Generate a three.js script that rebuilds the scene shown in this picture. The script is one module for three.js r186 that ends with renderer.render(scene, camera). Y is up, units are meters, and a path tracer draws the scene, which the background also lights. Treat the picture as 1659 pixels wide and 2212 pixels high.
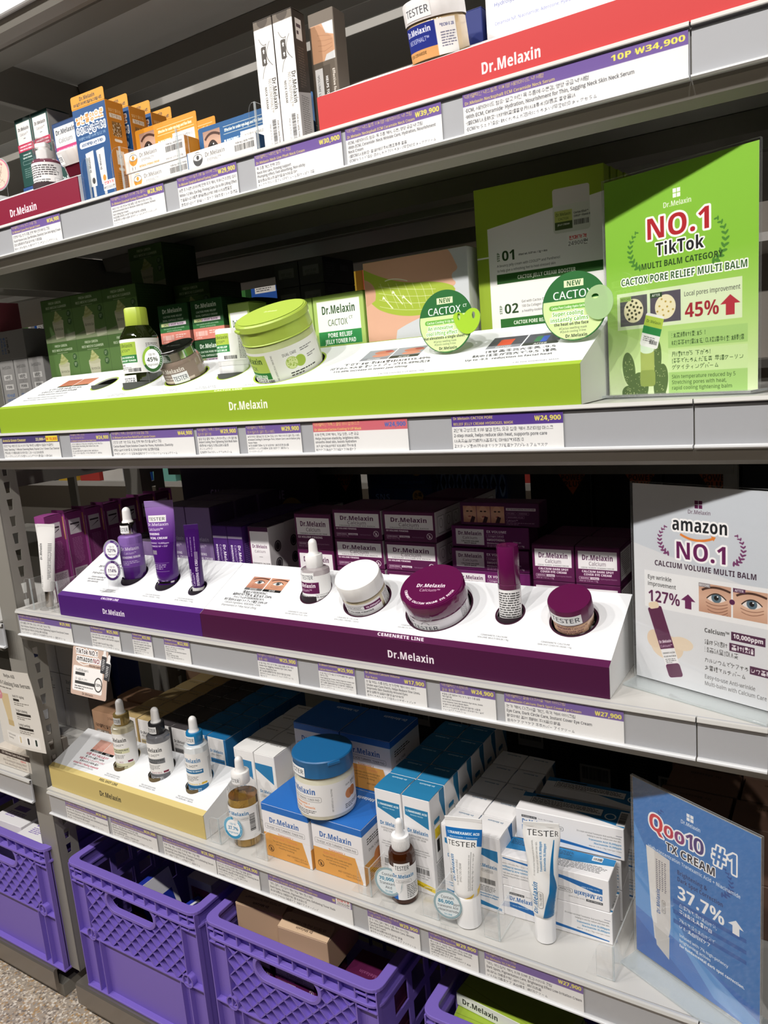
import * as THREE from 'three';
import { mergeGeometries, mergeVertices, toCreasedNormals } from 'three/addons/utils/BufferGeometryUtils.js';
import { RoundedBoxGeometry } from 'three/addons/geometries/RoundedBoxGeometry.js';
import { RectAreaLightUniformsLib } from 'three/addons/lights/RectAreaLightUniformsLib.js';

// ---------------------------------------------------------------- camera, light, exposure
RectAreaLightUniformsLib.init();
const scene = new THREE.Scene();
scene.background = new THREE.Color(0x000000);
const renderer = new THREE.WebGLRenderer();
renderer.toneMapping = THREE.LinearToneMapping;
renderer.toneMappingExposure = 1.0;
renderer.shadowMap.enabled = true;
const camera = new THREE.PerspectiveCamera(2 * Math.atan(1106 / 1642.17) * 180 / Math.PI, 1659 / 2212, 0.05, 30);
camera.position.set(0, 1.279, 0.8);
camera.rotation.order = 'YXZ';
camera.rotation.set(-10.236 * Math.PI / 180, 32.4145 * Math.PI / 180, -4.7375 * Math.PI / 180);
scene.add(camera);
// track spotlights over the aisle: where the shelf-edge shadows say they hang (about 1.5 m in front of the shelves, 2.9 m up)
const LAMP_POWER = 5.0;
const AISLE_LAMPS = [-3.0, -2.35, -1.7, -1.05, -0.4, 0.25, 0.9].map((x) => [x, 2.88, 1.5]);
const BACK_LAMPS = [-4.6, -3.4, -2.2, -1.0].map((x) => [x, 2.88, -1.45]);

// ---------------------------------------------------------------- small tools
let seed = 7;
const rnd = () => { seed = (seed * 1664525 + 1013904223) >>> 0; return seed / 4294967296; };
const rr = (a, b) => a + (b - a) * rnd();
const V3 = (x, y, z) => new THREE.Vector3(x, y, z);
const taken = new Map();
const numbered = (n) => { const k = taken.get(n) || 0; taken.set(n, k + 1); return k ? n + '_' + String(k).padStart(3, '0') : n; };
const mats = new Map();
function M(color, rough = 0.6, o = {}) {
  const key = color + '|' + rough + '|' + JSON.stringify(o);
  if (!mats.has(key)) mats.set(key, new THREE.MeshPhysicalMaterial({ color: new THREE.Color(color), roughness: rough, ...o }));
  return mats.get(key);
}
const acrylic = new THREE.MeshPhysicalMaterial({ color: 0xffffff, roughness: 0.03, transmission: 1, thickness: 0, ior: 1.49 });
const acrylicEdge = new THREE.MeshPhysicalMaterial({ color: 0xf2f6f7, roughness: 0.12, transmission: 0.75, thickness: 0, ior: 1.49 });
function shade(o) { o.traverse((m) => { if (m.isMesh) { m.castShadow = true; m.receiveShadow = true; } }); return o; }
function tag(o, label, category, group, kind) {
  if (label) o.userData.label = label;
  if (category) o.userData.category = category;
  if (group) o.userData.group = group;
  if (kind) o.userData.kind = kind;
  return o;
}
function thing(name, label, category, pos = [0, 0, 0], turn = 0, group) {
  const g = new THREE.Group(); g.name = numbered(name); g.position.set(...pos); g.rotation.y = turn;
  scene.add(g); return tag(g, label, category, group);
}
function part(name, geo, mat, parent, pos, rot) {
  const m = new THREE.Mesh(geo, mat); m.name = name;
  if (pos) m.position.set(...pos);
  if (rot) m.rotation.set(...rot);
  m.castShadow = m.receiveShadow = true; parent.add(m); return m;
}
function solo(name, geo, mat, label, category, pos, rot, group) {
  const m = part(numbered(name), geo, mat, scene, pos, rot); return tag(m, label, category, group);
}
function struct(name, geo, mat, pos, rot, label) { const m = part(name, geo, mat, scene, pos, rot); m.userData.kind = 'structure'; if (label) m.userData.label = label; return m; }
const box = (x0, x1, y0, y1, z0, z1) => { const g = new THREE.BoxGeometry(x1 - x0, y1 - y0, z1 - z0); g.translate((x0 + x1) / 2, (y0 + y1) / 2, (z0 + z1) / 2); return g; };
const rbox = (w, h, d, r = 0.001, s = 2) => new RoundedBoxGeometry(w, h, d, s, r);
const rboxAt = (x0, x1, y0, y1, z0, z1, r = 0.001, s = 2) => { const g = rbox(x1 - x0, y1 - y0, z1 - z0, r, s); g.translate((x0 + x1) / 2, (y0 + y1) / 2, (z0 + z1) / 2); return g; };
const merge = (l) => mergeGeometries(l.map((g) => { const n = g.index ? g.toNonIndexed() : g.clone(); for (const k of Object.keys(n.attributes)) if (!['position', 'normal', 'uv'].includes(k)) n.deleteAttribute(k); n.clearGroups(); return n; }));
const lathe = (pts, seg = 56) => new THREE.LatheGeometry(pts.map(([r, y]) => new THREE.Vector2(Math.max(r, 0.00001), y)), seg);
// a lathe profile with its corners kept crisp
const turned = (pts, seg = 56) => toCreasedNormals(lathe(pts, seg), 0.6);
// profile in the y-z plane swept along x: pts are [z, y]
function sweepX(pts, x0, x1) {
  const s = new THREE.Shape(pts.map(([z, y]) => new THREE.Vector2(z, y)));
  const g = new THREE.ExtrudeGeometry(s, { depth: x1 - x0, bevelEnabled: false });
  g.rotateY(-Math.PI / 2); g.scale(1, 1, 1);                   // x' = -depth.., z' = z
  g.translate(x1, 0, 0); return g;                             // extrusion runs x1 -> x0
}
// ---------------------------------------------------------------- lettering: latin from the fonts, hangul and kana from strokes
const HC = {
  'ㄱ': ['009099'], 'ㄴ': ['000999'], 'ㄷ': ['90000999'], 'ㄹ': ['009094040999'], 'ㅁ': ['0090990900'], 'ㅂ': ['000999', '9099', '0494'], 'ㅅ': ['5009', '5399'], 'ㅇ': ['o'],
  'ㅈ': ['0191', '5109', '5499'], 'ㅊ': ['3060', '0292', '5209', '5599'], 'ㅋ': ['009099', '0494'], 'ㅌ': ['90000999', '0494'], 'ㅍ': ['0191', '3138', '6168', '0999'], 'ㅎ': ['3060', '0292', 'q'],
};
const L1 = 'ㄱ,ㄱㄱ,ㄴ,ㄷ,ㄷㄷ,ㄹ,ㅁ,ㅂ,ㅂㅂ,ㅅ,ㅅㅅ,ㅇ,ㅈ,ㅈㅈ,ㅊ,ㅋ,ㅌ,ㅍ,ㅎ'.split(',');
const T1 = ',ㄱ,ㄱㄱ,ㄱㅅ,ㄴ,ㄴㅈ,ㄴㅎ,ㄷ,ㄹ,ㄹㄱ,ㄹㅁ,ㄹㅂ,ㄹㅅ,ㄹㅌ,ㄹㅍ,ㄹㅎ,ㅁ,ㅂ,ㅂㅅ,ㅅ,ㅅㅅ,ㅇ,ㅈ,ㅊ,ㅋ,ㅌ,ㅍ,ㅎ'.split(',');
// vowels: upright strokes [x, y0, y1], side ticks [x0, x1, y]; kind v, h or m
const VW = [
  ['v', [[7, 0, 9]], [[7, 9, 4]]], ['v', [[6, 0, 9], [9, 0, 9]], [[6, 9, 4]]], ['v', [[7, 0, 9]], [[7, 9, 3], [7, 9, 6]]], ['v', [[6, 0, 9], [9, 0, 9]], [[6, 9, 3], [6, 9, 6]]],
  ['v', [[8, 0, 9]], [[5, 8, 4]]], ['v', [[7, 0, 9], [9, 0, 9]], [[5, 7, 4]]], ['v', [[8, 0, 9]], [[5, 8, 3], [5, 8, 6]]], ['v', [[7, 0, 9], [9, 0, 9]], [[5, 7, 3], [5, 7, 6]]],
  ['h', [[5, 5, 8]], [[0, 9, 8]]], ['m', [[8, 0, 9], [3, 6, 8]], [[8, 9.5, 4], [0, 7, 8]]], ['m', [[7, 0, 9], [9, 0, 9], [3, 6, 8]], [[7, 9, 4], [0, 6, 8]]], ['m', [[8, 0, 9], [3, 6, 8]], [[0, 7, 8]]],
  ['h', [[3, 5, 8], [6, 5, 8]], [[0, 9, 8]]], ['h', [[5, 7, 9.5]], [[0, 9, 6.5]]], ['m', [[8, 0, 9], [3, 7, 9.5]], [[0, 7, 6.5], [5, 8, 5]]], ['m', [[7, 0, 9], [9, 0, 9], [3, 7, 9.5]], [[0, 6, 6.5], [5, 7, 5]]], ['m', [[8, 0, 9], [3, 7, 9.5]], [[0, 7, 6.5]]],
  ['h', [[3, 7, 9.5], [6, 7, 9.5]], [[0, 9, 6.5]]], ['h', [], [[0, 9, 7.5]]], ['m', [[8, 0, 9]], [[0, 7, 7.5]]], ['v', [[8, 0, 9]], []],
];
const KANA = {
  'ア': '118165 544829', 'イ': '7115 5359', 'ウ': '5153 1315 13838759', 'エ': '1282 5258 0898', 'オ': '1393 6169 6228', 'カ': '13838878 413519', 'キ': '1473 0695 3169', 'ク': '3115 328229', 'ケ': '3014 2393 633829', 'コ': '128288 1888',
  'サ': '0393 3136 716438', 'シ': '1223 0526 186782', 'ス': '128219 5589', 'セ': '048466 313888', 'ソ': '1235 826529', 'タ': '3115 328229 3566', 'チ': '7113 0494 535629', 'ツ': '1235 4255 826539', 'テ': '2171 0494 545719', 'ト': '3139 3375',
  'ナ': '0494 515529', 'ニ': '2272 0888', 'ヌ': '128229 2578', 'ネ': '4153 148419 4549 6687', 'ノ': '815519', 'ハ': '3329 6388', 'ヒ': '111888 1575', 'フ': '128529', 'ヘ': '053387', 'ホ': '0393 5159 2517 7588',
  'マ': '128255 4477', 'ミ': '2263 2465 1778', 'ム': '512888 6489', 'メ': '7119 2377', 'モ': '2272 0585 424888', 'ヤ': '148465 3149', 'ユ': '226268 0898', 'ヨ': '127278 1575 1878', 'ラ': '2171 138629', 'リ': '2125 716539',
  'ル': '322819 626886', 'レ': '212885', 'ロ': '1282881812', 'ワ': '14128259', 'ン': '1223 187782', 'ー': '1585', 'あ': '1272 4148 641915548478', 'い': '122648 7285', 'う': '3261 14647549', 'え': '3161 146419 365989', 'お': '1363 41481956758667 7283',
  'か': '13636849 4119 7285', 'き': '1272 0484 3176 2868', 'く': '711579', 'け': '1119 3383 626649', 'こ': '2272 172888', 'さ': '1383 4176 2869', 'し': '22284986', 'す': '0393 515535445649', 'せ': '0494 6165 313878', 'そ': '22721484475889',
  'た': '0454 3119 6484 576898', 'ち': '0484 4126657759', 'つ': '0353857749', 'て': '1272354668', 'と': '2135 7264274888', 'な': '0454 3117 6384 6568384779', 'に': '1119 4383 4788', 'の': '524827143262848668', 'は': '1119 3484 6168384779', 'ふ': '4152 435649 1516 8487',
  'ほ': '1119 3282 3484 6167384779', 'ま': '1282 1585 5157283779', 'み': '225218064597 7368', 'め': '1237 6119 15558658', 'も': '41476987 1353 1656', 'や': '05738665 4133 3149', 'よ': '51584779 5383', 'ら': '3152 2226648649', 'り': '2125 616639', 'る': '227215648648',
  'れ': '2129 034319 33526897', 'わ': '2129 034317 33748659', 'を': '1272 412446 83555888', 'ん': '4119465879', 'む': '1353 313526363878', 'ぎ': '1272 0484 3176',
};
const KSIMPLE = {
  '一': '0595', '二': '2272 0888', '人': '5119 5389', '大': '0393 5119 5489', '小': '5159 3417 7487', '下': '0191 5159 5376', '上': '5158 5484 0898', '中': '1282861612 5159', '分': '3014 6094 257588 4529', '力': '13838878 4119', '口': '1181881811',
  '日': '2171792921 2575', '目': '2171792921 2474 2676', '水': '5159 144418 825488', '白': '5142 1383891913 1686', '合': '5104 5194 3464 2676792926', '元': '2171 0494 3419 64688878', '毛': '7112 1575 2888 414889', '成': '1383 1319 4277 7259 1646', '月': '311739 317179 3373 3575',
  '美': '3142 7162 1373 2575 0797 5157 5709 5899', '保': '3115 2329 4272754542 3797 6569', '肌': '3119 117179 1474', '部': '2141 0353 1446 2949462726 6169 617365', '高': '5152 0292 3363655335 1189', '眼': '1131391911 1434 1636 5181845451 5459 5786', '元': '2171 0494 3419 64688878',
};
const KPARTS = ['1181881811', '1181881811 1484', '0393 5159 5319 5389', '1373 5158 0898', '5119 5389', '1181881811 1484 5158', '0393 5119 5499', '1282 1585 5158 0898', '138119 2589', '2171792921 2474 2676', '0393 5158 1818 8888', '2272 5259 1989', '1282 3239 7279 1585', '0292 5159 2647 7656'];
const KLEFT = ['1122 1425 1928', '4115 3439', '0393 5159 5417 5587', '5152 1383 2565 2767 2979', '6113 6445 1878 5559', '2119 217179 2474 2676', '1182 1484 5159 1785'];
function strokes(c, list, x, y, w, h) {
  for (const s of list) {
    c.beginPath();
    if (s === 'o') { c.ellipse(x + w / 2, y + h / 2, w * 0.48, h * 0.46, 0, 0, 7); c.stroke(); continue; }
    if (s === 'q') { c.ellipse(x + w / 2, y + h * 0.7, w * 0.36, h * 0.28, 0, 0, 7); c.stroke(); continue; }
    for (let i = 0; i + 1 < s.length; i += 2) c[i ? 'lineTo' : 'moveTo'](x + (+s[i]) / 9 * w, y + (+s[i + 1]) / 9 * h);
    c.stroke();
  }
}
const jamoRow = (c, js, x, y, w, h) => { const n = js.length; [...js].forEach((j, i) => strokes(c, HC[j], x + i * w / n, y, w / n * (n > 1 ? 0.82 : 1), h)); };
function cjk(c, ch, size) {       // draws in the box 0..size, baseline at y = 0
  const k = ch.codePointAt(0), u = size * 0.86, m = size * 0.05, top = -size * 0.8;
  if (k >= 0xac00 && k <= 0xd7a3) {
    const s = k - 0xac00, l = L1[Math.floor(s / 588)], v = VW[Math.floor((s % 588) / 28)], t = T1[s % 28];
    const H = t ? u * 0.6 : u, q = (a) => m + a / 9 * u;
    const qy = (b) => top + b / 9 * H;
    if (v[0] === 'v') jamoRow(c, l, q(0.3), qy(0.8), u * 0.46, H * 0.75);
    else if (v[0] === 'h') jamoRow(c, l, q(1.6), qy(0), u * 0.64, H * 0.48);
    else jamoRow(c, l, q(0.5), qy(0), u * 0.5, H * 0.5);
    c.beginPath();
    for (const [x, a, b] of v[1]) { c.moveTo(q(x), qy(a)); c.lineTo(q(x), qy(b)); }
    for (const [a, b, y] of v[2]) { c.moveTo(q(a), qy(y)); c.lineTo(q(b), qy(y)); }
    c.stroke();
    if (t) jamoRow(c, t, q(1.5), top + u * 0.7, u * 0.68, u * 0.3);
    return;
  }
  const parts = ch.normalize('NFD'), base = parts[0];
  if (KANA[base]) {
    strokes(c, KANA[base].split(' '), m, top + size * 0.03, u * 0.92, u * 0.94);
    if (parts.length > 1) { c.beginPath(); if (parts.charCodeAt(1) === 0x309a) c.arc(size * 0.86, top + size * 0.08, size * 0.07, 0, 7); else { c.moveTo(size * 0.78, top); c.lineTo(size * 0.84, top + size * 0.14); c.moveTo(size * 0.9, top); c.lineTo(size * 0.96, top + size * 0.14); } c.stroke(); }
    return;
  }
  const small = { 'ッ': 'ツ', 'ャ': 'ヤ', 'ュ': 'ユ', 'ョ': 'ヨ', 'ィ': 'イ', 'ェ': 'エ', 'ァ': 'ア', 'っ': 'つ', 'ゃ': 'や', 'ょ': 'よ' }[base];
  if (small) return strokes(c, KANA[small].split(' '), size * 0.15, top + size * 0.3, u * 0.64, u * 0.64);
  if (KSIMPLE[ch]) return strokes(c, KSIMPLE[ch].split(' '), m, top, u, u);
  const a = KPARTS[k % KPARTS.length].split(' '), b = KPARTS[(k >> 3) % KPARTS.length].split(' '), d = KLEFT[(k >> 2) % KLEFT.length].split(' ');
  if (k % 5 < 3) { strokes(c, d, m, top, u * 0.38, u); if (k % 2) { strokes(c, a, m + u * 0.46, top, u * 0.54, u * 0.45); strokes(c, b, m + u * 0.46, top + u * 0.54, u * 0.54, u * 0.46); } else strokes(c, a, m + u * 0.46, top, u * 0.54, u); }
  else { strokes(c, a, m + u * 0.06, top, u * 0.88, u * 0.45); strokes(c, b, m, top + u * 0.54, u, u * 0.46); }
}
const isCJK = (ch) => { const k = ch.codePointAt(0); return (k >= 0x3040 && k <= 0x30ff) || (k >= 0x4e00 && k <= 0x9fff) || (k >= 0xac00 && k <= 0xd7a3); };
function fontOf(size, o) { return (o.b ? 'bold ' : '') + (o.i ? 'italic ' : '') + size + 'px ' + (o.f || 'sans-serif'); }
function runs(s) {
  const out = [];
  for (const ch of s) {
    const kind = isCJK(ch) ? 'k' : ch === '₩' ? 'w' : ch === '★' ? 's' : 'l';
    if (kind === 'l' && out.length && out.at(-1)[0] === 'l') out.at(-1)[1] += ch; else out.push([kind, ch]);
  }
  return out;
}
const BIG = 40;        // text is laid out at this size and scaled, so that small print keeps its shapes
function textWidth(c, s, o) { c.font = fontOf(BIG, o); let w = 0; for (const [k, t] of runs(s)) w += k === 'l' ? c.measureText(t).width : k === 'w' ? BIG * 0.8 : BIG * 0.94; return w; }
function drawText(c, s, x, y, size, col, o = {}) {
  c.save(); c.translate(x, y); if (o.r) c.rotate(o.r);
  const w = textWidth(c, s, o), k = size / BIG, sx = o.w ? o.w / (w * k) : 1;
  c.scale(k * sx, k);
  if (o.skew) c.transform(1, 0, -o.skew, 1, 0, 0);
  let at = o.a === 'c' ? -w / 2 : o.a === 'r' ? -w : 0;
  c.fillStyle = c.strokeStyle = col; c.lineCap = 'butt'; c.lineJoin = 'round'; c.textBaseline = 'alphabetic'; c.textAlign = 'left';
  const lw = BIG * (o.b ? 0.115 : 0.075);
  for (const pass of o.o ? ['halo', 'ink'] : ['ink']) {
    let p = at;
    for (const [kind, t] of runs(s)) {
      c.font = fontOf(BIG, o);
      const halo = pass === 'halo';
      if (halo) { c.strokeStyle = o.o; c.fillStyle = o.o; } else c.fillStyle = c.strokeStyle = col;
      const hw = (o.ow || 0.3) * BIG;
      if (kind === 'k') { c.save(); c.translate(p, 0); c.lineWidth = lw + (halo ? hw : 0); cjk(c, t, BIG); c.restore(); p += BIG * 0.94; }
      else if (kind === 'w') { const ww = c.measureText('W').width, q = BIG * 0.76 / ww; c.save(); c.translate(p, 0); c.scale(q, 1); c.fillText('W', 0, 0); c.restore(); c.lineWidth = BIG * 0.05; c.beginPath(); c.moveTo(p - 1, -BIG * 0.3); c.lineTo(p + BIG * 0.78, -BIG * 0.3); c.moveTo(p - 1, -BIG * 0.44); c.lineTo(p + BIG * 0.78, -BIG * 0.44); c.stroke(); p += BIG * 0.8; }
      else if (kind === 's') { c.beginPath(); for (let i = 0; i < 10; i++) { const a = i * Math.PI / 5 - Math.PI / 2, r = BIG * (i % 2 ? 0.16 : 0.4); c.lineTo(p + BIG * 0.45 + Math.cos(a) * r, -BIG * 0.33 + Math.sin(a) * r); } c.fill(); p += BIG * 0.94; }
      else { if (halo) { c.lineWidth = hw; c.strokeText(t, p, 0); } else { c.fillText(t, p, 0); if (o.fat) { c.lineWidth = BIG * o.fat; c.strokeText(t, p, 0); } } p += c.measureText(t).width; }
    }
  }
  c.restore();
}

// ---------------------------------------------------------------- the print pages: every printed face is a rectangle on one of a few textures
const PAGE = 2048, pages = [];
function newPage() {
  const cv = document.createElement('canvas'); cv.width = cv.height = PAGE;
  const ctx = cv.getContext('2d'), tex = new THREE.CanvasTexture(cv);
  ctx.fillStyle = '#fff'; ctx.fillRect(0, 0, PAGE, PAGE);
  tex.colorSpace = THREE.SRGBColorSpace; tex.magFilter = THREE.LinearFilter;
  const p = { ctx, tex, rows: [], bottom: 0, mats: {} }; pages.push(p); return p;
}
function alloc(w, h) {
  for (const p of pages) {
    let best = null;
    for (const r of p.rows) if (r.h >= h && r.h <= h * 1.35 + 8 && PAGE - r.x >= w && (!best || r.h < best.h)) best = r;
    if (!best && PAGE - p.bottom >= h) { best = { y: p.bottom, h, x: 0 }; p.bottom += h; if (PAGE - best.x < w) continue; p.rows.push(best); }
    if (best) { const at = { p, x: best.x, y: best.y }; best.x += w; return at; }
  }
  newPage(); return alloc(w, h);
}
class Pen {
  constructor(c, w, h) { this.c = c; this.W = w; this.H = h; }
  bg(col) { this.c.fillStyle = col; this.c.fillRect(-4, -4, this.W + 8, this.H + 8); return this; }
  r(x, y, w, h, col) { this.c.fillStyle = col; this.c.fillRect(x, y, w, h); return this; }
  rr(x, y, w, h, rad, col, line) { const c = this.c; c.beginPath(); c.roundRect(x, y, w, h, rad); if (col) { c.fillStyle = col; c.fill(); } if (line) { c.strokeStyle = line[0]; c.lineWidth = line[1]; c.stroke(); } return this; }
  t(s, x, y, size, col = '#222', o = {}) { drawText(this.c, s, x, y, size, col, o); return this; }
  poly(pts, col, line) { const c = this.c; c.beginPath(); pts.forEach(([x, y], i) => c[i ? 'lineTo' : 'moveTo'](x, y)); if (col) { c.closePath(); c.fillStyle = col; c.fill(); } if (line) { c.strokeStyle = line[0]; c.lineWidth = line[1]; c.stroke(); } return this; }
  el(x, y, rx, ry, col, line, rot = 0) { const c = this.c; c.beginPath(); c.ellipse(x, y, rx, ry, rot, 0, Math.PI * 2); if (col) { c.fillStyle = col; c.fill(); } if (line) { c.strokeStyle = line[0]; c.lineWidth = line[1]; c.stroke(); } return this; }
  grad(x, y, w, h, cols, horizontal) { const g = horizontal ? this.c.createLinearGradient(x, 0, x + w, 0) : this.c.createLinearGradient(0, y, 0, y + h); cols.forEach((q, i) => g.addColorStop(i / (cols.length - 1), q)); this.c.fillStyle = g; this.c.fillRect(x, y, w, h); return this; }
  bars(x, y, w, h, col = '#222') { let p = 0; while (p < w) { const b = rr(0.25, 0.95); this.r(x + p, y, Math.min(b, w - p), h, col); p += b + rr(0.3, 0.9); } return this; }
  barsV(x, y, w, h, col = '#222') { let p = 0; while (p < h) { const b = rr(0.25, 0.95); this.r(x, y + p, w, Math.min(b, h - p), col); p += b + rr(0.3, 0.9); } return this; }
  fine(x, y, w, n, lh, col = '#555', k = 0.42) { for (let i = 0; i < n; i++) { let p = 0; const end = w * (i === n - 1 ? rr(0.4, 0.8) : rr(0.88, 1)); while (p < end) { const b = rr(1, 4) * lh * 0.6; this.r(x + p, y + i * lh, Math.min(b, end - p), lh * k, col); p += b + lh * 0.35; } } return this; }
  clip(fn) { this.c.save(); fn(this.c); this.c.restore(); return this; }
}
// draws a face of w x h millimetres; returns where it lies
function print(w, h, draw, k = 2) {
  const pad = 2, W = Math.ceil(w * k), H = Math.ceil(h * k), at = alloc(W + 2 * pad, H + 2 * pad), c = at.p.ctx;
  c.save(); c.beginPath(); c.rect(at.x, at.y, W + 2 * pad, H + 2 * pad); c.clip(); c.translate(at.x + pad, at.y + pad); c.scale(W / w, H / h);
  draw(new Pen(c, w, h)); c.restore();
  return { p: at.p, u0: (at.x + pad) / PAGE, u1: (at.x + pad + W) / PAGE, v0: 1 - (at.y + pad + H) / PAGE, v1: 1 - (at.y + pad) / PAGE };
}
function inkMat(face, finish = 'carton') {
  const p = face.p, F = { carton: [0.5, 0.3], gloss: [0.18, 0.5], paper: [0.85, 0.2], matte: [0.7, 0.25] }[finish];
  return p.mats[finish] || (p.mats[finish] = new THREE.MeshPhysicalMaterial({ map: p.tex, roughness: F[0], specularIntensity: F[1] * 2 }));
}
const mapUV = (u, v, f) => [f.u0 + (f.u1 - f.u0) * u, f.v0 + (f.v1 - f.v0) * v];
// scales a geometry's own 0..1 uv into a printed face
function intoFace(g, f) { const uv = g.attributes.uv; for (let i = 0; i < uv.count; i++) { const [a, b] = mapUV(uv.getX(i), uv.getY(i), f); uv.setXY(i, a, b); } return g; }
// ---------------------------------------------------------------- cartons
const plainUV = { u0: 0, u1: 0, v0: 0, v1: 0 };
function bevelBox(w, h, d, r, faces) {     // faces: +x -x +y -y +z -z, each with its own group; the bevels take the colour of the print's edge
  const pos = [], nor = [], uv = [], g = new THREE.BufferGeometry(), S = [w / 2, h / 2, d / 2];
  const N = [[1, 0, 0], [-1, 0, 0], [0, 1, 0], [0, -1, 0], [0, 0, 1], [0, 0, -1]], R = [[0, 0, -1], [0, 0, 1], [1, 0, 0], [1, 0, 0], [1, 0, 0], [-1, 0, 0]], U = [[0, 1, 0], [0, 1, 0], [0, 0, -1], [0, 0, 1], [0, 1, 0], [0, 1, 0]];
  const dot = (a, b) => Math.abs(a[0] * b[0] + a[1] * b[1] + a[2] * b[2]);
  let start = 0;
  const push = (p, n, t) => { pos.push(...p); nor.push(...n); uv.push(...t); };
  for (let f = 0; f < 6; f++) {
    const n = N[f], a = R[f], b = U[f], F = faces[f] || plainUV, sn = dot(n, S), sa = dot(a, S) - r, sb = dot(b, S) - r;
    const at = (i, j, drop) => [0, 1, 2].map((k) => n[k] * (sn - drop) + a[k] * i + b[k] * j);
    const quad = (P, nn, T) => { for (const i of [0, 1, 2, 0, 2, 3]) push(P[i], nn, mapUV(T[i][0], T[i][1], F)); };
    quad([at(-sa, -sb, 0), at(sa, -sb, 0), at(sa, sb, 0), at(-sa, sb, 0)], n, [[0, 0], [1, 0], [1, 1], [0, 1]]);
    const h2 = r * 0.5, q = Math.SQRT1_2;     // half of each bevel belongs to each of its two faces
    const sides = [[a, 1], [a, -1], [b, 1], [b, -1]];
    sides.forEach(([dir, sg], si) => {
      const e = (t, o, drop) => (si < 2 ? at(sg * (sa + o), t, drop) : at(t, sg * (sb + o), drop));
      const L = si < 2 ? sb : sa, nn = [0, 1, 2].map((k) => (n[k] + dir[k] * sg) * q);
      let P = [e(-L, 0, 0), e(-L, h2, h2), e(L, h2, h2), e(L, 0, 0)], T = si < 2 ? [[sg > 0 ? 1 : 0, 0], [sg > 0 ? 1 : 0, 0], [sg > 0 ? 1 : 0, 1], [sg > 0 ? 1 : 0, 1]] : [[0, sg > 0 ? 1 : 0], [0, sg > 0 ? 1 : 0], [1, sg > 0 ? 1 : 0], [1, sg > 0 ? 1 : 0]];
      if ((si < 2) === (sg < 0)) { P = [P[0], P[3], P[2], P[1]]; T = [T[0], T[3], T[2], T[1]]; }
      quad(P, nn, T);
    });
    const count = pos.length / 3 - start; g.addGroup(start, count, f); start += count;
  }
  g.setAttribute('position', new THREE.Float32BufferAttribute(pos, 3)); g.setAttribute('normal', new THREE.Float32BufferAttribute(nor, 3)); g.setAttribute('uv', new THREE.Float32BufferAttribute(uv, 2));
  return g;
}
// a tuck-in lid: a thin sheet that bulges a little from front to back
function lidGeo(w, d, bulge, F) {
  const n = 8, pos = [], uv = [], idx = [], t = 0.0005;
  for (const lay of [0, 1]) for (let i = 0; i <= n; i++) for (const s of [0, 1]) {
    const z = -d / 2 + d * i / n, y = bulge * (1 - (2 * i / n - 1) ** 2) + (lay ? 0 : t);
    pos.push((s - 0.5) * w, y, z); uv.push(...mapUV(s, 1 - i / n, F || plainUV));
  }
  const o = (n + 1) * 2;
  for (let i = 0; i < n; i++) { const a = i * 2; idx.push(a, a + 2, a + 1, a + 1, a + 2, a + 3, o + a, o + a + 1, o + a + 2, o + a + 1, o + a + 3, o + a + 2); for (const s of [0, 1]) { const p = a + s, q = p + 2; s ? idx.push(p, q, o + p, q, o + q, o + p) : idx.push(p, o + p, q, q, o + p, o + q); } }
  idx.push(0, 1, o, 1, o + 1, o, n * 2, o + n * 2, n * 2 + 1, n * 2 + 1, o + n * 2, o + n * 2 + 1);
  const g = new THREE.BufferGeometry(); g.setAttribute('position', new THREE.Float32BufferAttribute(pos, 3)); g.setAttribute('uv', new THREE.Float32BufferAttribute(uv, 2)); g.setIndex(idx); g.computeVertexNormals();
  return toCreasedNormals(g, 0.7);
}
const mm = 0.001;
// sizes in millimetres; faces: f front, r right, l left, t top, b back -> a drawing or a colour
function cartonType(name, w, h, d, faces, o = {}) {
  const base = o.base || '#f4f3f2', k = o.k || 2, finish = o.finish || 'carton';
  const P = {}, order = ['r', 'l', 't', 'd', 'f', 'b'], dims = { r: [d, h], l: [d, h], t: [w, d], f: [w, h], b: [w, h], d: [w, d] };
  const rects = order.map((q) => (typeof faces[q] === 'function' ? (P[q] = print(...dims[q], faces[q], k)) : null));
  const matOf = (q) => (P[q] ? inkMat(P[q], finish) : M(typeof faces[q] === 'string' ? faces[q] : base, { carton: 0.5, gloss: 0.25, matte: 0.7 }[finish] || 0.5));
  const lid = o.lid === undefined ? 1.2 : o.lid;
  const hb = lid ? h - lid * 0.35 : h;
  const geo = bevelBox(w * mm, hb * mm, d * mm, (o.r || 0.7) * mm, rects); geo.translate(0, hb * mm / 2, 0);
  const mat = order.map(matOf);
  if (lid) mat[2] = M(base, 0.8);
  const lg = lid ? lidGeo(w * mm * 0.992, d * mm * 0.992, lid * mm, P.t) : null, lm = matOf('t');
  const cat = o.category || 'carton';
  return {
    w: w * mm, h: h * mm, d: d * mm, name,
    at(x0, y, zf, label, q = {}) {
      const g = thing(name, label, cat, [x0 + w * mm / 2, y, zf - d * mm / 2], q.turn || 0, q.group);
      if (q.rx) g.rotation.x = q.rx; if (q.rz) g.rotation.z = q.rz;
      part('body', geo, mat, g);
      if (lid && !q.nolid) part('top_flap', lg, lm, g, [0, hb * mm + 0.0001, 0]);
      if (o.extra) o.extra(g, q);
      return g;
    },
  };
}
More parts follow.
